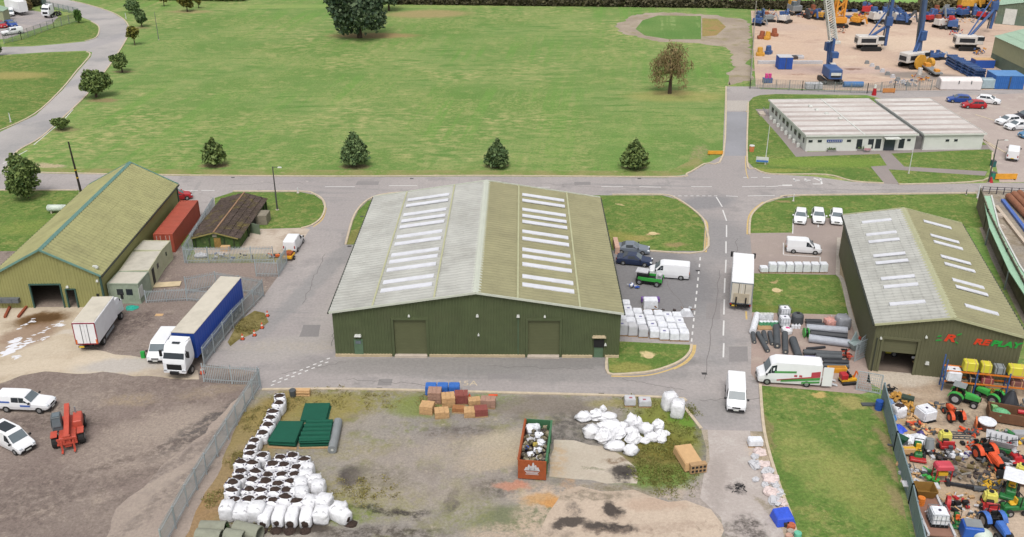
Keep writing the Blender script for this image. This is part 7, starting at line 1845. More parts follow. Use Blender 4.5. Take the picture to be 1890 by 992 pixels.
# ------------------------------------------------------------------ machines
m_tgreen = mat('tractor_green', (70, 176, 80), rough=.5, var=.14, scale=3, dirt=.32); m_jd = mat('deep_green', (42, 120, 62), rough=.5, var=.14, scale=3, dirt=.32); m_tor = mat('tractor_orange', (232, 92, 50), rough=.5, var=.14, scale=3, dirt=.32); m_tbl = mat('tractor_blue', (70, 116, 196), rough=.5, var=.14, scale=3, dirt=.32); m_mred = mat('machine_red', (196, 48, 52), rough=.5, var=.14, scale=3, dirt=.32); m_ylw = mat('tank_yellow', (228, 220, 110), rough=.5, var=.05); m_jy = mat('wheel_yellow', (228, 180, 50), rough=.5)
def tractor(label, front, rear, m, s=1.0, canopy=None, cab=None, rim=None, group='tractors in the machine yard', loader=False):
    loc, rz = between(front, rear); t = thing('tractor', label, 'tractor', loc, rz, group)
    b = MB(); b.loft([[(x, -w, .75), (x, w, .75), (x, w * .95, z), (x, -w * .95, z)] for x, w, z in ((.05, .36, 1.36), (.9, .34, 1.30), (1.45, .30, 1.18), (1.6, .24, 1.02))]); b.build('bonnet', m, t, bevel=.07, seg=2)
    b = MB(); b.box((.2, 0, .62), (2.5, .42, .34)); b.build('chassis', m_black, t)
    b = MB(); b.box((1.63, 0, .95), (.06, .42, .4)); b.build('grille', m_black, t)
    for y in (-1, 1):
        wheel(t, -.75, y * .68, .66, .40, rm=rim, side=y); wheel(t, 1.1, y * .56, .40, .26, rm=rim, side=y)
        b = MB(); b.loft([[(-.75 + .82 * math.cos(a), y * .48, .66 + .80 * math.sin(a)), (-.75 + .82 * math.cos(a), y * .90, .66 + .80 * math.sin(a)), (-.75 + .76 * math.cos(a), y * .90, .66 + .74 * math.sin(a)), (-.75 + .76 * math.cos(a), y * .48, .66 + .74 * math.sin(a))] for a in [R(q) for q in range(20, 171, 25)]]); b.build('mudguard', m, t)
    b = MB(); b.box((-.62, 0, 1.08), (.5, .52, .14)); b.box((-.86, 0, 1.36), (.12, .5, .5)); b.build('seat', m_black if canopy is None else mat('seat_orange', (190, 104, 66)), t, bevel=.05)
    b = MB(); b.bar((0, 0, 1.3), (-.22, 0, 1.5), .05); b.tube((-.2, 0, 1.5), (-.24, 0, 1.54), .2, .16, 12); b.build('steering_wheel', m_black, t)
    b = MB(); b.bar((-1.05, -.42, .8), (-1.05, -.42, 2.0), .07); b.bar((-1.05, .42, .8), (-1.05, .42, 2.0), .07); b.bar((-1.05, -.42, 2.0), (-1.05, .42, 2.0), .07); b.build('roll_bar', m_black, t)
    if canopy is not None:
        b = MB(); b.box((-.65, 0, 2.08), (1.3, 1.2, .1)); b.build('canopy', canopy, t, bevel=.04); b = MB(); b.bar((-.1, -.45, 1.1), (-.1, -.45, 2.05), .05); b.bar((-.1, .45, 1.1), (-.1, .45, 2.05), .05); b.build('canopy_post', m_black, t)
    if cab is not None:
        b = MB(); b.box((-.6, 0, 1.55), (1.2, 1.1, 1.0), taper=.88); c = b.build('cab', m_glass2, t); b = MB(); b.box((-.6, 0, 2.1), (1.2, 1.1, .12)); b.build('cab_roof', cab, c)
    if loader:
        b = MB(); b.hexa([(1.9, -.6, .1), (2.3, -.6, .1), (2.3, .6, .1), (1.9, .6, .1), (1.85, -.6, .7), (1.95, -.6, .7), (1.95, .6, .7), (1.85, .6, .7)]); b.build('bucket', m_black, t); b = MB()
        for y in (-.45, .45): b.bar((-.1, y, 1.1), (1.9, y, .4), .1)
        b.build('loader_arm', m, t)
    s *= .88; t.scale = (s, s, s); return t
m_orim = mat('rim_orange', (226, 96, 56), rough=.5)
tractor('bright green tractor with a grey canopy in front of the racking', (1803, 752), (1752, 737), m_tgreen, 1.05, canopy=m_gr, rim=m_silver)
tractor('bright green tractor without a canopy beside the canopied one', (1812, 734), (1836, 744), m_tgreen, .95)
tractor('small orange tractor heading away in the middle of the machine yard', (1745, 757), (1770, 788), m_tor, .9, rim=m_orim)
tractor('large orange tractor with orange wheels facing the camera', (1842, 874), (1806, 838), m_tor, 1.15, rim=m_orim, loader=True)
tractor('light blue tractor at the bottom of the machine yard', (1848, 996), (1828, 970), m_tbl, 1.1)
def mower(label, front, rear, m, seatm, s=1.0, group='mowers in the machine yard', deckm=None, canopy=None):
    loc, rz = between(front, rear); t = thing('ride_on_mower', label, 'mower', loc, rz, group)
    b = MB(); b.box((0, 0, .55), (1.8, .75, .4), taper=.9); b.build('body', m, t, bevel=.08); b = MB(); b.box((-.55, 0, .95), (.8, .7, .4), taper=.85); b.build('engine_cover', m, t, bevel=.08)
    b = MB(); b.box((.15, 0, .84), (.45, .5, .14)); b.box((-.08, 0, 1.1), (.12, .48, .5)); b.build('seat', seatm, t, bevel=.05)
    b = MB(); b.box((.95, 0, .28), (.7, 1.5, .24), taper=.9); b.build('cutting_deck', deckm or m, t, bevel=.05)
    b = MB(); b.bar((.75, 0, .7), (.55, 0, 1.1), .05); b.tube((.55, 0, 1.1), (.52, 0, 1.13), .18, .14, 10); b.build('steering_wheel', m_black, t)
    for y in (-1, 1): wheel(t, .5, y * .55, .3, .24, side=y); wheel(t, -.7, y * .5, .24, .2, side=y)
    b = MB(); b.bar((-.3, -.4, .7), (-.3, -.4, 1.7), .06); b.bar((-.3, .4, .7), (-.3, .4, 1.7), .06); b.bar((-.3, -.4, 1.7), (-.3, .4, 1.7), .06); b.build('roll_bar', m_black, t)
    if canopy is not None: b = MB(); b.box((.1, 0, 1.8), (1.8, 1.5, .12)); b.build('canopy', canopy, t, bevel=.05)
    t.scale = (s * .85,) * 3; return t
mower('green and yellow ride on mower beside the cream crate', (1694, 856), (1690, 828), m_jd, m_jy, 1.15, deckm=m_mred)
mower('red mower with a pale seat beside the green hopper', (1880, 858), (1856, 834), m_mred, m_bagg, 1.2)
mower('deep green mower with a yellow seat at the bottom right', (1846, 946), (1888, 944), m_jd, m_jy, 1.3)
mower('green mower with a large white canopy at the bottom right', (1862, 922), (1866, 900), m_jd, m_jy, 1.3, canopy=m_wrap)
mower('small green mower with an orange part near the blue machine', (1768, 978), (1762, 956), m_jd, mat('machine_orange', (226, 110, 50)), .8)
def sprayer(label, px, py, rz, fm, s=1.0, tm=None):
    t = thing('crop_sprayer', label, 'sprayer', G(px, py), rz, 'tank sprayers'); b = MB(); b.box((0, .35, 1.0), (1.1, .9, .9), taper=.85); b.build('tank', tm or m_ylw, t, bevel=.16, seg=2); b = MB(); b.cyl((0, .35, 1.42), (0, .35, 1.52), .2, n=10); b.build('lid', m_black, t)
    b = MB(); b.box((0, -.35, .45), (1.2, .8, .3)); b.box((0, -.65, .8), (1.0, .12, .6)); b.bar((-.5, .7, .4), (-.5, -.7, .4), .1); b.bar((.5, .7, .4), (.5, -.7, .4), .1); b.build('frame', fm, t, bevel=.04)
    b = MB(); b.cyl((-.1, -.2, .6), (-.1, -.2, 1.0), .28, n=10); b.build('pump', m_black, t)
    for y in (-1, 1): o = wheel(t, y * .55, -.2, .3, .2)
    t.scale = (s * .88,) * 3
sprayer('yellow tanked sprayer on a red frame in the middle of the machine yard', 1743, 826, R(-4), m_mred, 1.2)
sprayer('pale yellow tanked sprayer on a red frame near the blue tractor', 1825, 940, R(-14), m_mred, 1.2)
sprayer('yellow tanked sprayer with red parts at the right picture edge', 1882, 890, R(-30), m_mred, 1.25)
ibc('white square tank standing alone on the yard floor', 1706, 774, R(20), cage=False, w=1.55, h=1.25)
make_bag('white bulk bag with dark contents beside the sheet fence', G(1657, 768), .2, 120, w=1.15, h=1.2)
m_straw = mat('straw_yellow', (196, 148, 72), rough=.95, var=.3, scale=5)
def hp_(label, px, py, r, h, m, seed, name='heap', cat='heap', sq=1.0):
    o = heap_mesh(r, h, seed, 14).build(name, m); o.location = G(px, py); o.scale = (1, sq, 1); o.rotation_euler = (0, 0, seed); tag(o, label, cat)
def tubeheap(label, px, py, r, h, m, seed, n=26, name='rope_heap', cat='heap'):
    rr = random.Random(seed); b = MB()
    for i in range(n):
        a = rr.uniform(0, 6.28); q = r * rr.random() ** .5; c = Vector((q * math.cos(a), q * math.sin(a), h * (1 - q / r) * rr.uniform(.5, 1) + .08)); d = Vector((rr.uniform(-1, 1), rr.uniform(-1, 1), rr.uniform(-.3, .3))).normalized() * rr.uniform(.2, .5); b.cyl(c - d, c + d, .1, n=6)
    o = b.build(name, m); o.location = G(px, py); tag(o, label, cat)
tubeheap('tangled yellow brown netting heap nearest the gate', 1660, 738, 1.2, .6, m_straw, 3); tubeheap('tangled yellow brown netting heap beside the white square tank', 1678, 758, 1.1, .9, m_straw, 4); tubeheap('small tan netting heap below the bulk bag', 1686, 776, .7, .4, m_tan, 6, 14)
junk('black drums and tubs at the gate end of the sheet fence', 1644, 724, .4, .4, .8, 41, [m_black, m_dk2], 12); o = MB().box((0, 0, .3), (1.2, .7, .6)).build('dark_crate', mat('dark_green_crate', (60, 76, 66))); o.location = G(1674, 742); o.rotation_euler = (0, 0, -.5); tag(o, 'dark green crate between the two netting heaps', 'crate')
hp_('pale blue sheet bunched up against the fence', 1643, 748, .5, .7, mat('pale_blue_sheet', (130, 164, 210)), 9, 'blue_sheet', 'sheet'); hp_('bright blue tarpaulin heap beside the fence', 1656, 794, .9, .55, mat('blue_tarp', (56, 92, 216), rough=.5), 10, 'blue_sheet', 'sheet'); hp_('small blue sack at the fence below the bulk bag', 1649, 774, .35, .5, mat('sky_sack', (60, 130, 200)), 12, 'blue_sack', 'sack')
for i, (px, py, lb) in enumerate([(1672, 812, 'white sacks slumped left of the purple cloth'), (1697, 812, 'rounded white sack next to the grey pump')]): hp_(lb, px, py, .9, .6, m_wrap, 14 + i, 'white_sack', 'sack')
hp_('purple cloth on the white sacks', 1700, 803, .5, .5, mat('purple_cloth', (76, 66, 130)), 19, 'purple_cloth', 'cloth')
o = MB(); o.prism([(-.5, .1), (.5, .1), (.7, .8), (-.7, .8)], -.35, .35); o = o.build('green_trough', mat('dark_green_bin', (36, 84, 60)), bevel=.04); o.location = G(1660, 818); o.rotation_euler = (0, 0, R(-50)); tag(o, 'dark green trough lying against the fence', 'trough')
t = thing('mixer', 'grey hooded pump machine beside the yellow sprayer', 'machine', G(1713, 836)); b = MB(); b.cyl((0, 0, .5), (0, .2, 1.4), .45, .38, 12); b.build('hood', m_gr, t); b = MB(); b.box((0, 0, .3), (.9, .7, .5)); b.bar((.3, -.3, .3), (1.0, -.7, .1), .12); b.bar((-.4, -.2, .3), (-.7, -.6, .1), .12); b.build('frame', m_blk, t); b = MB(); b.box((.2, -.35, .45), (.2, .1, .3)); b.build('tag_plate', m_tor, t)
t = thing('long_crate', 'cream long box on trestles beside the sheet fence', 'crate', G(1670, 842)); b = MB(); b.box((0, 0, .65), (1.5, .6, .5)); b.build('box', m_tan, t); b = MB(); b.box((0, 0, .92), (1.55, .2, .05)); b.box((-.6, 0, .2), (.12, .5, .4)); b.box((.6, 0, .2), (.12, .5, .4)); b.build('trestle', m_jy, t)
junk('pale scrap and netting below the cream long box', 1672, 868, .7, .8, .4, 44, [m_bagg, m_tan], 16); hp_('flat pile of pale sand beside the sheet fence', 1686, 892, 1.1, .3, mat('pale_sand', (206, 186, 160), rough=.95), 21, 'sand_pile', 'sand')
t = thing('roller_machine', 'red canopied machine on legs in the lower machine yard', 'machine', G(1735, 890)); b = MB(); b.box((0, 0, 1.75), (1.6, 1.1, .5), taper=.85); b.build('hood', mat('faded_red', (206, 76, 90), rough=.5), t, bevel=.1); b = MB()
for x in (-.65, .65):
    for y in (-.4, .4): b.bar((x, y, 0), (x, y, 1.5), .08)
b.bar((-.65, -.4, .4), (.65, -.4, .4), .06); b.bar((-.65, .4, .4), (.65, .4, .4), .06); b.build('leg_frame', m_mred, t); b = MB(); b.box((-.1, -.2, 1.15), (.8, .5, .3)); b.build('engine', m_jy, t)
junk('green mower deck parts left of the red canopied machine', 1716, 884, .5, .7, .7, 45, [m_tgreen, m_jd], 14, name='mower_parts', cat='mower parts')
junk('brown and black machinery heap in the middle of the lower yard', 1776, 868, 2.2, 1.8, .9, 46, [m_junk, mat('olive_scrap', (120, 104, 66), var=.4), m_dk2, mat('grey_scrap', (140, 134, 126))], 70, rz=R(-40)); junk('white and purple sacks mixed with dark scrap above the machinery heap', 1770, 848, 1.0, .5, .6, 47, [m_wrap, m_bagg, mat('purple_cloth', (76, 66, 130))], 14)
t = thing('draw_bar', 'long dark steel implement frame on the yard floor', 'implement', G(1776, 900)); b = MB(); o0 = t.location; q = [G(*p) - o0 for p in ((1748, 896), (1782, 902), (1808, 906))]; b.bar(q[0] + Vector((0, 0, .25)), q[1] + Vector((0, 0, .25)), .22); b.bar(q[1] + Vector((0, 0, .25)), q[2] + Vector((0, 0, .25)), .3); b.box(q[0] + Vector((0, 0, .3)), (.3, .5, .5)); b.build('beam', m_blk, t); b = MB(); b.cyl(q[2] + Vector((-.6, 0, .25)), q[2] + Vector((.5, -.1, .25)), .25, n=8); b.build('roller', m_dk2, t)
t = thing('spreader', 'white hopper spreader on a green base beside the orange tractor', 'spreader', G(1842, 836), R(-26)); b = MB(); w_, d_2 = 1.3, .85
for (p, q) in (((-w_, -d_2), (w_, -d_2)), ((w_, -d_2), (w_, d_2)), ((w_, d_2), (-w_, d_2)), ((-w_, d_2), (-w_, -d_2))): b.hexa([(p[0] * .6, p[1] * .5, .9), (q[0] * .6, q[1] * .5, .9), (q[0] * .55, q[1] * .45, .9), (p[0] * .55, p[1] * .45, .9), (p[0], p[1], 1.7), (q[0], q[1], 1.7), (q[0] * .94, q[1] * .93, 1.7), (p[0] * .94, p[1] * .93, 1.7)])
b.build('hopper', m_bagg, t); b = MB(); [b.box((-.9 + i * .45, 0, 1.5), (.06, 1.5, .04)) for i in range(5)]; b.box((0, 0, 1.46), (2.3, .06, .04)); b.build('grid', m_dk2, t); b = MB(); b.box((0, 0, .65), (1.9, 1.1, .4)); b.bar((-.9, 0, .5), (-2.0, .3, .4), .14); b.build('base_frame', m_jd, t, bevel=.04)
for y in (-1, 1): wheel(t, .2, y * .75, .4, .3, side=y)
# flatbed trailer with load
tl = thing('flatbed_trailer', 'white framed flatbed trailer by the fence in the bottom right', 'trailer', *between((1694, 908), (1736, 1004))); b = MB(); b.box((0, 0, .62), (6.2, 1.9, .1)); b.build('deck', mat('trailer_deck_brown', (150, 112, 96), rough=.9, var=.1), tl)
b = MB()
for y in (-1, 1): b.box((0, y * 1.02, .72), (6.3, .18, .26))
b.box((3.2, 0, .72), (.16, 2.2, .26)); b.build('side_rail', m_bagg, tl); b = MB(); b.bar((3.2, -.6, .55), (4.4, 0, .5), .14); b.bar((3.2, .6, .55), (4.4, 0, .5), .14); b.build('drawbar', m_bagg, tl)
for y in (-1, 1):
    b = MB(); b.box((3.0, y * 1.25, .95), (.8, .55, .08)); b.build('mudguard', m_bagg, tl)
    for x in (-.5, -1.4): wheel(tl, x, y * .8, .3, .2, side=y)
TM = Matrix.Translation(tl.location) @ Matrix.Rotation(tl.rotation_euler.z, 4, 'Z')
def ontl(x, y, z=.68): return TM @ Vector((x, y, z))
t = thing('dumper_skip', 'rusty brown dumper skip loaded on the flatbed trailer', 'skip', ontl(2.0, -.05), tl.rotation_euler.z + R(90)); b = MB(); q = [(-.85, -.7), (.85, -.7), (.85, .7), (-.85, .7)]
for i in range(4):
    p, r_ = q[i], q[(i + 1) % 4]; b.hexa([(p[0] * .7, p[1] * .7, .05), (r_[0] * .7, r_[1] * .7, .05), (r_[0] * .64, r_[1] * .64, .05), (p[0] * .64, p[1] * .64, .05), (p[0], p[1], .85), (r_[0], r_[1], .85), (r_[0] * .92, r_[1] * .92, .85), (p[0] * .92, p[1] * .92, .85)])
b.build('shell', mat('skip_brown', (140, 104, 44), rough=.8, var=.15), t); b = MB(); b.box((0, 0, .1), (1.1, .9, .08)); b.build('floor', mat('skip_brown', (140, 104, 44)), t)
ibc('white caged tank on the flatbed trailer', 0, 0, tl.rotation_euler.z, loc=ontl(-1.5, -.1), w=1.35, h=1.2)
drum('orange drum on the flatbed trailer beside the dumper skip', 0, 0, .3, .7, mat('drum_orange', (226, 130, 50)), loc=ontl(.7, .6))
o = MB().bar((0, 0, .05), (-1.2, -.6, .05), .07).build('white_pole', m_wrap); o.location = ontl(.4, -.6); tag(o, 'white pole lying across the flatbed trailer deck', 'pole')
t = thing('hose_reel', 'red curved hose machine beside the flatbed trailer', 'machine', G(1746, 944), R(70)); b = MB(); b.tube((0, -.15, .9), (0, .15, .9), .6, .45, 16); b.build('hoop', m_mred, t); b = MB(); b.box((-.9, 0, .5), (1.6, .3, .7), taper=.8); b.build('body', m_mred, t, bevel=.08)
t = thing('blue_machine', 'blue boxed machine with a grey top in the bottom row', 'machine', G(1790, 992), R(-10)); b = MB(); b.box((0, 0, .8), (1.6, 1.4, 1.1), taper=.92); b.build('body', mat('machine_blue', (44, 96, 188), rough=.45), t, bevel=.06); b = MB(); b.box((.05, .1, 1.37), (1.3, 1.0, .06)); b.build('top', m_gr, t)
t = thing('round_tank', 'pale domed tank in front of the blue boxed machine', 'tank', G(1810, 1000)); b = MB(); b.blob((0, 0, .6), (.8, .7, .6), 14, 8); b.build('dome', mat('pale_green_dome', (206, 216, 204), rough=.5), t, smooth=True); b = MB(); b.tube((0, 0, .5), (0, 0, .6), .84, .78, 14); b.build('band', m_jd, t)
# far side of the yard
t = thing('tipper_body', 'long rusty brown open tipper body in the machine yard', 'tipper', *between((1835, 772), (1905, 784))); b = MB(); 
for y in (-.9, .9): b.box((0, y, .7), (4.6, .1, 1.0))
for x in (-2.3, 2.3): b.box((x, 0, .7), (.1, 1.9, 1.0))
b.box((0, 0, .22), (4.6, 1.8, .08)); b.build('shell', mat('tipper_brown', (120, 84, 60), rough=.85, var=.2, dirt=.2), t)
TB = Matrix.Translation(t.location) @ Matrix.Rotation(t.rotation_euler.z, 4, 'Z')
o = heap_mesh(.8, .4, 33).build('green_sheet', mat('mint_sheet', (110, 180, 130))); o.location = TB @ Vector((1.2, .2, .9)); tag(o, 'mint green sheet lying in the brown tipper body', 'sheet')
o = MB().cyl((-.9, 0, 0), (.9, 0, 0), .22, n=10).build('red_pipe', m_red_p); o.location = TB @ Vector((-1.0, .3, 1.35)); o.rotation_euler = (0, 0, t.rotation_euler.z); tag(o, 'red pipe lying in the brown tipper body', 'pipe')
t = thing('black_cone_machine', 'black hooded heap in front of the far bay of the racking', 'machine', G(1861, 748)); b = MB(); b.cyl((0, 0, 0), (.1, 0, 1.6), 1.1, .25, 12); b.build('cover', m_blk, t, bevel=.05); b = MB(); b.cyl((.1, 0, 1.6), (.1, 0, 1.75), .15, n=8); b.build('knob', m_dk2, t)
junk('grey metal part at the right picture edge by the racking', 1886, 756, .5, .5, .9, 51, [m_gr, m_dk2], 10); t = thing('round_tub', 'white round topped tub with a purple rim', 'tub', G(1819, 792)); b = MB(); b.cyl((0, 0, .2), (0, 0, .8), .75, .8, 16); b.build('tub', mat('tub_brown', (110, 80, 70)), t); b = MB(); b.tube((0, 0, .8), (0, 0, .9), .82, .7, 16); b.cyl((0, 0, .8), (0, 0, .86), .7, n=16); b.build('cover', m_wrap, t)
o = MB().box((0, 0, .6), (.12, 1.0, 1.2)).build('orange_board', mat('board_orange', (224, 120, 70))); o.location = G(1798, 792); o.rotation_euler = (R(12), 0, R(-20)); tag(o, 'faded orange board leaning on the round tub', 'board')
o = MB().box((0, 0, .5), (.5, .9, 1.0)).build('striped_stack', mat('green_white', (140, 196, 130), var=.4, scale=7)); o.location = G(1830, 762); tag(o, 'green and white striped stack beside the second green tractor', 'stack')
for i, (px, py) in enumerate(((1768, 801), (1772, 809))):
    b = MB(); [b.bar((-1.4, y, .06), (1.4, y, .06), .09) for y in (-.18, .18)]; [b.bar((x, -.18, .06), (x, .18, .06), .06) for x in (-1.1, -.6, -.1, .4, .9)]; o = b.build('ladder_rack', m_dk2); o.location = G(px, py); o.rotation_euler = (0, 0, R(-4)); tag(o, ['grey ladder shaped rack closest to the racking', 'grey ladder shaped rack closest to the yellow sprayer'][i], 'rack')
o = MB(); o.prism([(-1.2, .1), (1.2, .1), (.9, .5), (-.9, .5)], -.4, .4); o = o.build('scraper_plough', m_silver); o.location = G(1888, 806); tag(o, 'silver metal blade at the right edge of the machine yard', 'blade'); junk('yellow and grey machine parts under the silver blade', 1884, 820, .7, .5, .6, 53, [m_jy, m_gr, m_dk2], 14)
junk('black and grey wheels beside the pale yellow sprayer', 1812, 920, .7, .4, .6, 54, [m_black, m_dk2], 14); junk('timber lengths and scrap in the middle of the lower yard', 1778, 926, 1.4, .9, .25, 55, [m_tan, m_pal, m_bagg], 26, name='timber_scrap', cat='timber')

for i, (px, py, rx, ry, h, c, lb) in enumerate([(1662, 828, .4, .4, .5, [m_bagg, m_dk2], 'pale and dark scraps between the trough and the long box'), (1700, 876, .8, .6, .4, [m_tan, m_dk2, m_bagg], 'tan and dark scraps beside the pale sand pile'), (1758, 936, .9, .5, .5, [m_gr, m_black, m_mred], 'grey and red scraps behind the small green mower'),
    (1722, 800, .8, .3, .3, [m_dk2, m_tan], 'low scraps between the white sacks and the yellow sprayer'), (1800, 826, .8, .5, .6, [m_black, m_gr, m_tor], 'black and orange parts behind the large orange tractor'), (1860, 862, .8, .5, .5, [m_dk2, m_bagg], 'dark and pale parts beside the red mower'), (1836, 900, .7, .5, .5, [m_jy, m_dk2], 'yellow and dark parts left of the white canopy'),
    (1800, 960, .9, .5, .5, [m_dk2, m_bagg, m_tan], 'pale and dark parts between the blue machine and the sprayer'), (1690, 790, .6, .4, .4, [m_tor, m_dk2, m_tan], 'orange and dark bits beside the blue tarpaulin heap'), (1780, 740, .5, .4, .6, [m_black, m_dk2], 'black parts left of the canopied green tractor'), (1890, 872, .6, .5, .6, [m_black, m_mred], 'black and red parts at the right edge by the sprayer'), (1720, 752, .7, .3, .2, [m_tan, m_dk2], 'flat scraps on the sand behind the lone white tank'),
    (1735, 845, .9, .4, .4, [m_dk2, m_black, m_bagg], 'dark scraps just below the middle yellow sprayer'), (1850, 806, .7, .4, .5, [m_gr, m_jd], 'grey and green parts behind the white hopper spreader'), (1716, 920, .5, .5, .4, [m_tan, m_dk2], 'tan and dark bits left of the red curved machine'), (1790, 800, .5, .3, .3, [m_dk2, m_tor], 'dark and orange bits left of the faded orange board'), (1830, 880, .5, .4, .4, [m_tan, m_dk2], 'tan bits in front of the large orange tractor'), (1760, 965, .6, .4, .4, [m_black, m_tan], 'dark bits around the small green mower')]):
    junk(lb, px, py, rx * 1.3, ry * 1.3, h, 100 + i, c, 30)
# ------------------------------------------------------------------ rig yard
m_rb = mat('rig_blue', (66, 98, 152), rough=.5, var=.14, dirt=.25); m_rw = mat('rig_white', (222, 216, 210), rough=.5, var=.08, dirt=.25); m_ry = mat('rig_yellow', (220, 164, 64), rough=.5, var=.12, dirt=.2); m_ro = mat('rig_orange', (232, 158, 58), rough=.5, var=.08); m_rg = mat('rig_mast_grey', (84, 104, 140), rough=.5, var=.08); m_rst = mat('rig_rust', (160, 92, 64), rough=.8, var=.2)
def tracks(t, L, W, h, m=None):
    for y in (-1, 1):
        b = MB(); b.prism([(-L / 2, h * .5), (-L / 2 + .3, 0), (L / 2 - .3, 0), (L / 2, h * .5), (L / 2 - .3, h), (-L / 2 + .3, h)], y * W / 2 - .35, y * W / 2 + .35); b.build('track', m or m_black, t)
def lattice(mb, a, b_, w, n, r=.09):
    a, b_ = Vector(a), Vector(b_); d = (b_ - a); up = d.normalized(); s = Vector((1, 0, 0)) - up * up.x; s.normalize(); q = up.cross(s)
    P_ = [s * w / 2 + q * w / 2, -s * w / 2 + q * w / 2, -s * w / 2 - q * w / 2, s * w / 2 - q * w / 2]
    for o in P_: mb.bar(a + o, b_ + o, r * 1.6)
    for k in range(n):
        for i in range(4):
            o, o2 = P_[i], P_[(i + 1) % 4]; mb.bar(a + d * (k / n) + o, a + d * ((k + 1) / n) + o2, r)
def rig(label, base, rz, bodym, mast_top, mast_m, mast_foot, kind='solid', yel=False, s=1.0, mw=.9):
    p = G(*base); t = thing('piling_rig', label, 'rig', p, rz, 'piling rigs')
    tracks(t, 5.2, 3.4, 1.0); b = MB(); b.box((0, 0, 1.25), (3.4, 2.2, .5)); b.build('turntable', m_black, t)
    b = MB(); b.box((-.8, 0, 2.5), (5.4, 2.9, 2.1), taper=.95); b.build('body', bodym, t, bevel=.12)
    b = MB(); b.box((-.8, -1.42, 2.5), (3.6, .1, 1.0)); b.box((-3.5, 0, 2.4), (.1, 2, 1)); b.build('grille', m_blk, t)
    b = MB(); b.box((2.2, -1.0, 2.6), (1.6, 1.2, 2.0), taper=.9); b.build('cab', m_rw, t, bevel=.08); b = MB(); b.box((2.3, -1.0, 3.0), (1.56, 1.24, .9)); b.build('cab_window', m_glass, t)
    inv = Matrix.Rotation(-rz, 3, 'Z'); mf = inv @ (G(*mast_foot) - p); mt = mast_top
    h = height(mast_foot[0], mast_foot[1], mt[1])
    wt = G(*mast_foot); # top shifts sideways with the lean in the photograph
    dep = wt.y * _C - (h - CAM_H) * _S
    xt = (mt[0] - PCX) / FPX * dep - wt.x
    top = mf + inv @ Vector((xt, 0, 0)) + Vector((0, 0, h))
    b = MB()
    if kind == 'lattice': lattice(b, mf + Vector((0, 0, 8)), top, mw * 1.1, 26, .15)
    else: b.bar(mf + Vector((0, 0, 1)), top, mw, mw)
    b.build('mast', mast_m, t)
    if kind != 'lattice':
        b = MB(); d = (top - mf).normalized(); o = inv @ Vector((-.75, 0, 0)); b.bar(mf + o + Vector((0, 0, 1)), top + o, .3, .3); b.build('drill_rod', m_dk2, t)
        b = MB(); b.box(mf + Vector((0, 0, 7)) + d * 0, (1.6, 1.5, 2.2)); b.bar(mf + Vector((0, 0, 6)), (0, 0, 3.2), .6); b.bar(mf + Vector((0, 0, 11)), (-.5, 0, 3.4), .35); b.build('drive_head', m_rb, t, bevel=.1)
    else:
        b = MB(); b.bar(mf + Vector((-.8, 0, 1)), mf + Vector((-.8, 0, 8.4)), .5); b.bar(mf + Vector((.8, 0, 1)), mf + Vector((.8, 0, 8.4)), .5)
        for z in (3, 5, 7, 8.2): b.bar(mf + Vector((-.8, 0, z)), mf + Vector((.8, 0, z)), .3)
        b.box(mf + Vector((-2.4, 0, 5.2)), (1.6, 1.4, 1.2)); b.box(mf + Vector((2.4, 0, 6.0)), (1.5, 1.4, 1.8)); b.bar(mf + Vector((2.2, 0, 5)), mf + Vector((1.4, 0, 1.4)), .35); b.build('leader_foot', m_rb, t)
    if yel:
        b = MB(); b.cyl((-.4, -2.6, 1.7), (-.4, -2.2, 1.7), 1.7, n=16); b.build('auger_disc', m_ry, t); b = MB(); b.cyl((2.4, -2.2, 1.2), (3.4, -2.2, 1.2), 1.1, n=14); b.build('casing', m_ry, t)
    return t
r1 = rig('blue piling rig with a tall white lattice mast by the road fence', (1531, 152), R(90), m_rb, (1524, -40), mat('white_lattice', (222, 220, 214), rough=.5), (1528, 140), 'lattice', mw=1.3)
b = MB(); b.box((3.66, 0, 2.4), (.06, 1.8, .55)); 
b = MB(); b.box((-3.6, 0, 2.6), (.08, 2.2, .6)); b.build('white_board', m_lampw, r1)
rig('white bodied piling rig with a blue mast in the middle of the yard', (1603, 92), R(0), m_rw, (1655, -40), m_rb, (1632, 92), yel=False, mw=.65)
rig('white piling rig with a yellow auger disc and a tall grey blue mast', (1684, 124), R(25), m_rw, (1712, -40), m_rg, (1692, 122), yel=True, mw=.85)
rig('white piling rig by the pale olive warehouse with a short blue jib', (1785, 92), R(-8), m_rw, (1842, 0), m_rb, (1826, 60), mw=.65)
t = thing('crane', 'orange crane jib hanging over the back of the rig yard', 'crane', G(1545, 50)); tracks(t, 5, 3.4, 1.0); b = MB(); b.box((0, 0, 2.0), (4, 3, 1.6)); b.build('body', m_ro, t, bevel=.1); b = MB(); lattice(b, (0, 0, 3), (.4, -.5, 30), 2.2, 12, .28); b.build('jib', m_ro, t)
t = thing('excavator', 'grey and yellow excavator at the hedge in the rig yard', 'excavator', G(1465, 27), R(-80)); tracks(t, 4.6, 3.2, 1.0); b = MB(); b.box((0, 0, 2.0), (4.2, 2.9, 1.6)); b.build('body', m_gr, t, bevel=.1); b = MB(); b.box((-1.2, 0, 3.4), (1.8, 2.4, 1.4)); b.build('engine_cover', m_ry, t, bevel=.1); b = MB(); b.bar((1, .4, 2.6), (2.4, .4, 8.5), .7); b.build('boom', m_gr, t); b = MB(); b.box((1.2, -.8, 3.2), (1.6, 1.2, 1.6)); b.build('cab', m_glass2, t)
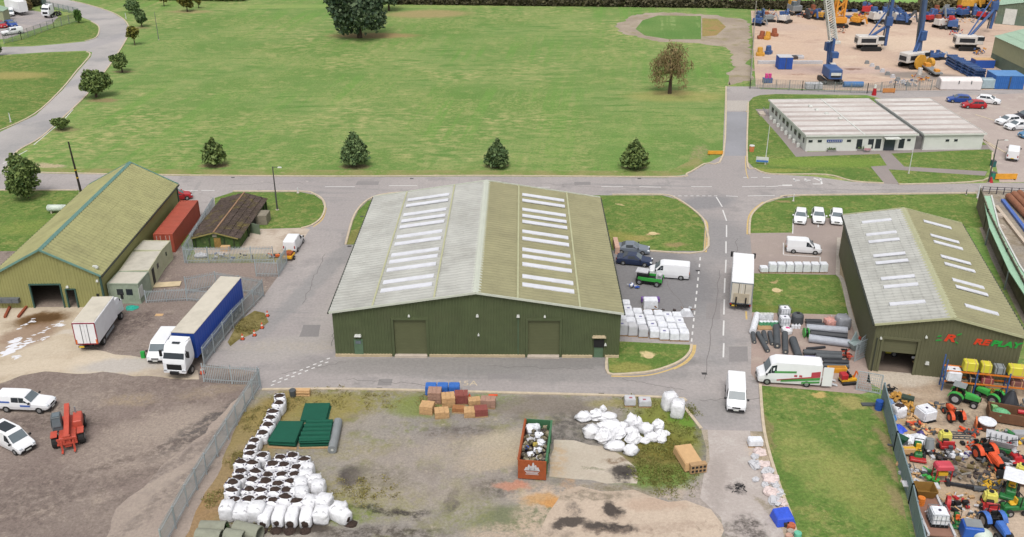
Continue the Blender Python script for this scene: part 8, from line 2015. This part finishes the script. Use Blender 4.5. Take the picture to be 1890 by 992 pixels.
def plant(label, px, py, s, cols, seed, name='drilling_machine', cat='machine', group='machines in the rig yard', rz=0.0, tall=0):
    t = thing(name, label, cat, G(px, py), rz, group); rr = random.Random(seed); tracks(t, 2.6 * s, 1.8 * s, .55 * s)
    b = MB(); b.box((-.3 * s, 0, 1.1 * s), (2.2 * s, 1.6 * s, 1.0 * s), taper=.9); b.build('body', cols[0], t, bevel=.08)
    b = MB(); b.bar((.6 * s, 0, .9 * s), (1.6 * s, .2 * s, (1.8 + tall) * s), .4 * s); b.bar((1.6 * s, .2 * s, (1.8 + tall) * s), (2.2 * s, .2 * s, .4 * s), .28 * s); b.build('arm', cols[1 % len(cols)], t)
    b = MB()
    for i in range(10): b.cyl((rr.uniform(-1.2, 1.2) * s, rr.uniform(-.8, .8) * s, rr.uniform(.6, 1.8) * s), (rr.uniform(-1.2, 1.4) * s, rr.uniform(-.8, .8) * s, rr.uniform(.6, 2.1) * s), .12 * s, n=6)
    b.build('hydraulics', cols[2 % len(cols)], t)
    b = MB(); b.box((-.7 * s, .5 * s, 1.9 * s), (.8 * s, .6 * s, .7 * s)); b.build('engine_box', cols[-1], t)
pk = [(1404, 34, 1.5, [m_rb, m_rb, m_dk2], 'blue machine at the top left corner of the rig yard'), (1400, 47, 1.5, [m_rb, m_gr, m_rb], 'blue and grey machine beside the rig yard corner post'), (1420, 40, 1.5, [m_gr, m_bagg, m_rst], 'grey machine right of the corner machines'), (1448, 42, 1.8, [m_rw, m_rb, m_rb], 'small white and blue machine with a raised arm'), (1497, 34, 2.0, [m_dk2, m_rb, m_rst], 'dark blue machine with a rusty foot beside the lattice mast'), (1514, 36, 1.6, [m_ry, m_junk, m_rb], 'yellow topped machine behind the lattice mast'), (1621, 42, 2.4, [m_rw, m_rb, m_rb], 'white and blue rig with a folded mast in the back row'), (1600, 26, 2.0, [m_mred, m_dk2, m_rb], 'red and dark machine at the back by the hedge'), (1655, 42, 2.2, [m_rw, m_rb, m_rb], 'white machine with blue engine between the two tall masts'), (1668, 44, 2.0, [m_rb, m_dk2, m_rb], 'dark blue machine just left of the tall grey blue mast'), (1738, 52, 2.0, [m_rw, m_rb, m_rst], 'white bodied machine in the right middle of the yard'), (1757, 54, 2.1, [m_rb, m_mred, m_mred], 'blue machine with a red arm in the right middle'), (1728, 32, 1.8, [m_rb, m_gr, m_rst], 'blue machine at the back right row'), (1752, 32, 1.9, [m_rb, m_rb, m_gr], 'second blue machine at the back right row'), (1776, 32, 1.9, [m_rb, m_rb, m_mred], 'third blue machine at the back right row'), (1800, 32, 1.8, [m_rb, m_gr, m_rb], 'fourth blue machine at the back right row'), (1814, 36, 1.6, [m_mred, m_mred, m_rb], 'red and blue machine beside the green shed'), (1640, 28, 1.8, [m_rb, m_rb, m_dk2], 'blue machine behind the middle mast'), (1715, 40, 1.5, [m_mred, m_rb, m_rb], 'small red and blue machine right of the tall mast')]
for i, (px, py, s, c, lb) in enumerate(pk): plant(lb, px, py, s * .78, c, i, rz=R((i * 47) % 180 - 90), tall=.6 if i % 3 == 0 else 0)
for i, (px, py, lb) in enumerate([(1784, 18, 'yellow machine in the scrub row, nearest the mast'), (1806, 14, 'yellow machine in the middle of the scrub row'), (1834, 20, 'tall yellow machine beside the blue jib'), (1860, 13, 'yellow machine behind the green shed')]): plant(lb, px, py, 1.9, [m_ry, m_ry, m_ro], 60 + i, rz=R(i * 40), group='yellow machines by the scrub', tall=.8 if i == 2 else 0)
plant('low orange yellow bucket machine in the back row', 1581, 46, 1.3, [m_ro, m_ro, m_ry], 80, rz=R(-40))
for i, (px, py, c, lb) in enumerate([(1405, 72, m_rst, 'rusty orange attachment at the fence'), (1416, 73, m_ry, 'yellow drum shaped attachment beside the rusty one'), (1429, 67, m_rst, 'low rust brown attachment on the sand'), (1403, 103, m_ry, 'yellow engine unit by the fence'), (1418, 100, m_rb, 'dark blue engine unit beside the yellow one')]):
    t = thing('rig_attachment', lb, 'attachment', G(px, py), i, 'loose rig attachments'); b = MB(); b.cyl((0, 0, 0), (.2, 0, 2.0), .8, .6, 10); b.build('barrel', c, t); b = MB(); b.box((0, 0, .4), (2.0, 1.3, .8)); b.build('foot', c, t, bevel=.1)
def box_thing(name, label, cat, px, py, w, d, h, m, top=None, rz=0.0, group=None, rib=True):
    t = thing(name, label, cat, G(px, py), rz, group); b = MB()
    for (p, q) in (((-w / 2, -d / 2), (w / 2, -d / 2)), ((w / 2, -d / 2), (w / 2, d / 2)), ((w / 2, d / 2), (-w / 2, d / 2)), ((-w / 2, d / 2), (-w / 2, -d / 2))): corr_wall(b, p, q, .1, lambda s: h - .05, depth=.05, pitch=.4)
    b.build('wall', m, t); b = MB(); b.box((0, 0, h - .02), (w + .08, d + .08, .1)); b.build('roof', top or m, t); b = MB(); b.box((0, 0, .06), (w + .05, d + .05, .12)); b.build('base', m_dk2, t); b = MB(); b.box((0, -d / 2 - .06, h * .5), (w * .05, .06, h * .9)); b.build('lock_bar', m_dk2, t); return t
m_rcb = mat('container_blue', (44, 88, 176), rough=.5, var=.08)
box_thing('shipping_container', 'short bright blue container with a pale roof in the rig yard', 'container', 1446, 126, 3.1, 3.0, 2.8, m_rcb, m_bagg)
box_thing('shipping_container', 'blue container in the corner beside the pale olive warehouse', 'container', 1852, 160, 6.0, 5.0, 2.9, mat('container_blue2', (54, 110, 184), rough=.5), mat('container_blue_top', (100, 150, 206)), rz=R(-3))
box_thing('storage_box', 'small blue box with pink tops near the rig yard gate', 'box', 1416, 153, 1.9, 1.2, 1.0, m_rb)
o = MB().cyl((-.3, 0, 0), (-.3, 0, 1), .35, n=8).cyl((.45, 0, 0), (.45, 0, 1), .35, n=8).build('pink_cylinder', mat('pink_plastic', (226, 80, 150))); o.location = G(1416, 153) + Vector((0, 0, 1.0)); tag(o, 'pair of pink gas bottles standing on the small blue box', 'bottles')
box_thing('storage_box', 'pale grey box at the fence beside the lattice rig', 'box', 1501, 164, 3.4, 1.6, 1.2, m_bagg)
t = thing('steel_pipe', 'blue pipe lying along the fence right of the lattice rig', 'pipe', G(1574, 161)); b = MB(); b.tube((-2.1, 0, .6), (2.1, 0, .6), .6, .52, 16); b.build('pipe_wall', mat('pipe_blue', (60, 118, 178), rough=.5), t)
t = thing('sheeted_load', 'long white sheeted load behind the fence near the car park', 'load', G(1768, 164), R(-2)); b = MB(); b.loft([[(x, -1.4, .05), (x, 1.4, .05), (x, 1.35, 2.0), (x, .5, 2.5), (x, -.5, 2.5), (x, -1.4, 2.0)] for x in (-4.3, -2.2, 0, 2.2, 4.3)]); b.build('sheet', mat('white_tarp', (236, 228, 226), rough=.6, var=.06), t, bevel=.12)
b = MB(); b.box((-.6, -1.43, 1.7), (.18, .05, .7)); b.box((2.0, -1.43, 1.7), (.18, .05, .7)); b.build('slit', m_dk2, t)
t = thing('silver_tank', 'silver grey tank between the white load and the blue container', 'tank', G(1828, 163)); b = MB(); b.box((0, 0, 1.1), (5.0, 2.0, 2.0), taper=.94); b.build('vessel', mat('silver_tank', (176, 196, 204), rough=.4, metal=.2), t, bevel=.15)
for i in range(4):
    for k in range(2):
        t = thing('tube_bundle', 'blue ended bundle of drill tubes, %s from the yard side, %s layer' % (ORD[i], ['bottom', 'top'][k]), 'tubes', G(1764 + i * 12, 126 + i * 6) + Vector((0, .6, k * 1.25)), R(-2), 'bundled drill tubes'); b = MB()
        for u in range(5):
            for v in range(2): b.tube((-.9 + u * .42, -3.2, .3 + v * .55), (-.9 + u * .42, 3.2, .3 + v * .55), .2, .14, 8)
        b.build('tubes', m_rb if k == 0 else mat('tube_grey_blue', (70, 96, 140), rough=.5), t); b = MB(); [b.box((0, y, .58), (2.3, .2, 1.2)) for y in (-2.4, 2.4)]; b.build('frame', m_rb, t)
t = thing('timber_stack', 'tan topped blue bin beside the drill tube bundles', 'bin', G(1812, 124)); b = MB(); b.box((0, 0, .9), (4.5, 2.6, 1.8)); b.build('bin', m_rcb, t); b = MB(); b.box((0, 0, 1.85), (4.3, 2.4, .12)); b.build('timber', m_tan, t)
plant('small blue pump unit on the sand near the yellow disc', 1724, 110, .9, [m_rb, m_gr, m_rb], 90); plant('low blue and white pump unit beside the drill tubes', 1735, 109, .9, [m_rb, m_bagg, m_rb], 91)
t = thing('flat_trailer', 'long low flat trailer with yellow and rusty parts at the rig foot', 'trailer', *between((1698, 122), (1735, 146))); b = MB(); b.box((0, 0, .9), (10, 1.8, .3)); b.build('deck', m_gr, t); b = MB(); b.box((1.5, .2, 1.4), (1.6, 1.2, .7)); b.box((-3.6, 0, 1.3), (1.2, 1, .5)); b.build('parts', m_ro, t)
for x in (-3, -2, 2):
    for y in (-1, 1): wheel(t, x, y * .85, .42, .3, side=y)
t = thing('white_canister', 'white canister standing against the low flat trailer', 'canister', G(1697, 138)); b = MB(); b.cyl((0, 0, 0), (0, 0, 1.5), .5, n=10); b.build('body', m_rw, t)
def barrier(label, px, py, w, m, rz=0.0, name='barrier', h=1.0, group='road barriers'):
    t = thing(name, label, 'barrier', G(px, py), rz, group); b = MB(); b.prism([(-w / 2, .1), (w / 2, .1), (w / 2, h), (-w / 2, h)], -.06, .06); b.build('panel', m, t); b = MB(); b.box((-w * .4, 0, .05), (.15, .6, .1)); b.box((w * .4, 0, .05), (.15, .6, .1)); b.build('foot', m_black, t)
m_ob = mat('barrier_orange', (240, 170, 60), rough=.5)
barrier('orange plastic barrier at the right hand road end by the car park', 1856, 332, 3.4, m_ob); barrier('small orange barrier at the junction of the meadow road', 1320, 286, 2.6, m_ob, h=.7); barrier('orange and brown barrier at the yard gate', 1640, 172, 2.6, mat('barrier_rust', (206, 140, 80), rough=.6))
t = thing('traffic_cone', 'red and white road barrier post by the yard gate', 'cone', G(1613, 176)); b = MB(); b.cyl((0, 0, 0), (0, 0, 1.5), .5, .3, 10); b.build('base', m_red_p, t); b = MB(); b.cyl((0, 0, 1.5), (0, 0, 2.2), .3, .2, 10); b.build('top', m_lampw, t)
t = thing('traffic_cone', 'red cone on the kerb beside the car park entrance', 'cone', G(1828, 337)); b = MB(); b.cyl((0, 0, 0), (0, 0, .9), .4, .1, 10); b.build('body', m_red_p, t)
t = thing('litter_bin', 'orange bin on the kerb beside the meadow road', 'bin', G(1387, 280)); b = MB(); b.cyl((0, 0, 0), (0, 0, 1.0), .4, .45, 12); b.build('body', mat('bin_orange', (224, 140, 90)), t); b = MB(); b.cyl((0, 0, 1.0), (0, 0, 1.12), .46, n=12); b.build('lid', m_lampw, t)
for i, (px, py, c) in enumerate([(1832, 308, (50, 110, 110)), (1832, 330, (60, 150, 130))]):
    t = thing('wheelie_bin', ['dark teal bin on the pale verge beside the car park', 'lighter teal bin nearer the road by the car park'][i], 'bin', G(px, py)); b = MB(); b.box((0, 0, .5), (.6, .7, 1.0), taper=1.1); b.build('body', mat('bin_teal_' + 'ab'[i], c), t); b = MB(); b.box((0, .02, 1.04), (.7, .8, .1)); b.build('lid', m_dk2, t)
for i in range(9):
    px, py = 1600 + i * 9.5, 118 + i * 5.2
    b = MB(); b.prism([(-.55, 0), (.55, 0), (.3, .75), (-.3, .75)], -.3, .3); o = b.build('barrier_block', m_bagg if i % 2 else m_gr); o.location = G(px, py); tag(o, '%s small concrete block from the middle of the yard in the dividing line' % ORD[i], 'block', 'blocks dividing the rig yard')
for i, (px, w) in enumerate(((1430, 8), (1478, 10))):
    b = MB(); b.box((0, 0, .35), (w, .7, .7)); [b.box((-w / 2 + .5 + k, -.36, .4), (.5, .06, .3)) for k in range(int(w) - 1)]; o = b.build('storage_rail', m_bagg); o.location = G(px, 118); tag(o, ['white rail line left of the bright blue container', 'white rail line between the blue container and the lattice rig'][i], 'rail')
for i, (px, py, m, lb) in enumerate([(1471, 108, m_bagg, 'pale flat box near the bright blue container'), (1539, 81, m_lampw, 'white flat box beside the lattice mast'), (1562, 22, m_rb, 'blue flat crate at the hedge'), (1572, 22, m_rb, 'second blue flat crate at the hedge'), (1563, 34, m_rb, 'small blue drum frame near the orange bucket'), (1460, 109, m_junk, 'dark flat frame behind the bright blue container')]):
    t = thing('flat_box', lb, 'box', G(px, py)); b = MB(); b.box((0, 0, .35), (3.0, 1.4, .7)); b.build('box', m, t, bevel=.06); b = MB(); b.box((0, 0, .72), (2.4, .2, .06)); b.build('strap', m_dk2, t)
# little things on the office front and lawn
for i, px in enumerate((1533, 1588, 1640, 1655, 1742)):
    t = thing('bicycle_stand', '%s dark planter box from the flagpole board along the office front' % ORD[i], 'planter', G(px, 279 - (px - 1533) * .035) + Vector((0, -.5, 0)), 0, 'planters along the office'); b = MB(); b.box((0, 0, .2), (1.5, .5, .4)); b.build('trough', mat('grey_stone', (150, 146, 144)), t); 
    o = leaves([(-.35, 0, .5, .4, .25, .25), (.35, 0, .5, .4, .25, .25)], 90, .12, i).build('plants', lf_dark, t); t.name = 'planter'
for i, (px, py, lb) in enumerate([(1197, 658, 'pale manhole cover on the corner lawn by the warehouse'), (1205, 432, 'pale manhole cover on the lawn by the dark cars'), (1433, 537, 'pale manhole cover on the lawn behind the parked box truck')]):
    b = MB(); b.cyl((0, 0, 0), (0, 0, .06), .55, n=16); b.box((0, 0, .08), (.5, .5, .04)); o = b.build('manhole_cover', mat('cover_concrete', (218, 196, 150), rough=.9)); o.location = G(px, py) + Vector((0, 0, .018)); tag(o, lb, 'manhole cover')
t = thing('garden_planter', 'pale stone block at the corner of the big warehouse lawn', 'block', G(1137, 460)); b = MB(); b.box((0, 0, .5), (.6, 3.4, 1.0)); b.build('block', mat('pink_stone', (214, 176, 156), rough=.9, var=.2, scale=3), t)
t = thing('handrail', 'grey hand rail and steps at the left end of the office', 'railing', G(1403, 212)); b = MB(); b.box((.3, 0, .2), (1.2, 2.4, .4)); b.build('step', m_conc2, t); b = MB(); [b.bar((.8, y, 0), (.8, y, 1.1), .06) for y in (-1.2, 0, 1.2)]; b.bar((.8, -1.2, 1.1), (.8, 1.2, 1.1), .06); b.build('rail', m_steel, t)


for i, (px, py, rx, c, lb) in enumerate([(1410, 26, 2.5, [m_rb, m_gr, m_rst], 'blue scrap parts behind the rig yard corner machines'), (1436, 30, 2.5, [m_rst, m_rw, m_rb], 'rusty and white parts left of the grey excavator'), (1482, 32, 2, [m_rb, m_dk2, m_rst], 'dark parts right of the grey excavator'), (1545, 60, 2, [m_dk2, m_rst], 'rusty bits under the orange jib'), (1590, 34, 2.5, [m_rb, m_mred, m_ro], 'red and blue parts behind the orange yellow bucket machine'),
    (1630, 50, 2, [m_rb, m_dk2, m_gr], 'blue parts below the white and blue rig'), (1690, 36, 3, [m_rb, m_gr, m_rw], 'blue and white parts behind the tall grey blue mast'), (1745, 40, 3, [m_rb, m_mred, m_gr], 'mixed blue and red parts in the back right row'), (1790, 42, 3, [m_rb, m_ro, m_gr], 'mixed blue and orange parts at the end of the back right row'), (1770, 26, 3, [m_rb, m_gr], 'grey blue lengths before the scrub'), (1765, 66, 1.5, [m_mred, m_rb], 'red and blue parts in front of the red armed machine'), (1700, 150, 2, [m_rst, m_gr, m_ro], 'rusty parts at the foot of the flat trailer'), (1665, 158, 3, [m_gr, m_bagg, m_rb], 'pale and blue bits behind the yard gate'), (1808, 100, 1.5, [m_rb, m_ro], 'blue parts under the rig beside the pale olive warehouse')]):
    junk(lb, px, py, rx, 1.2, 1.3, 200 + i, c, 30, name='machine_parts', cat='machine parts')
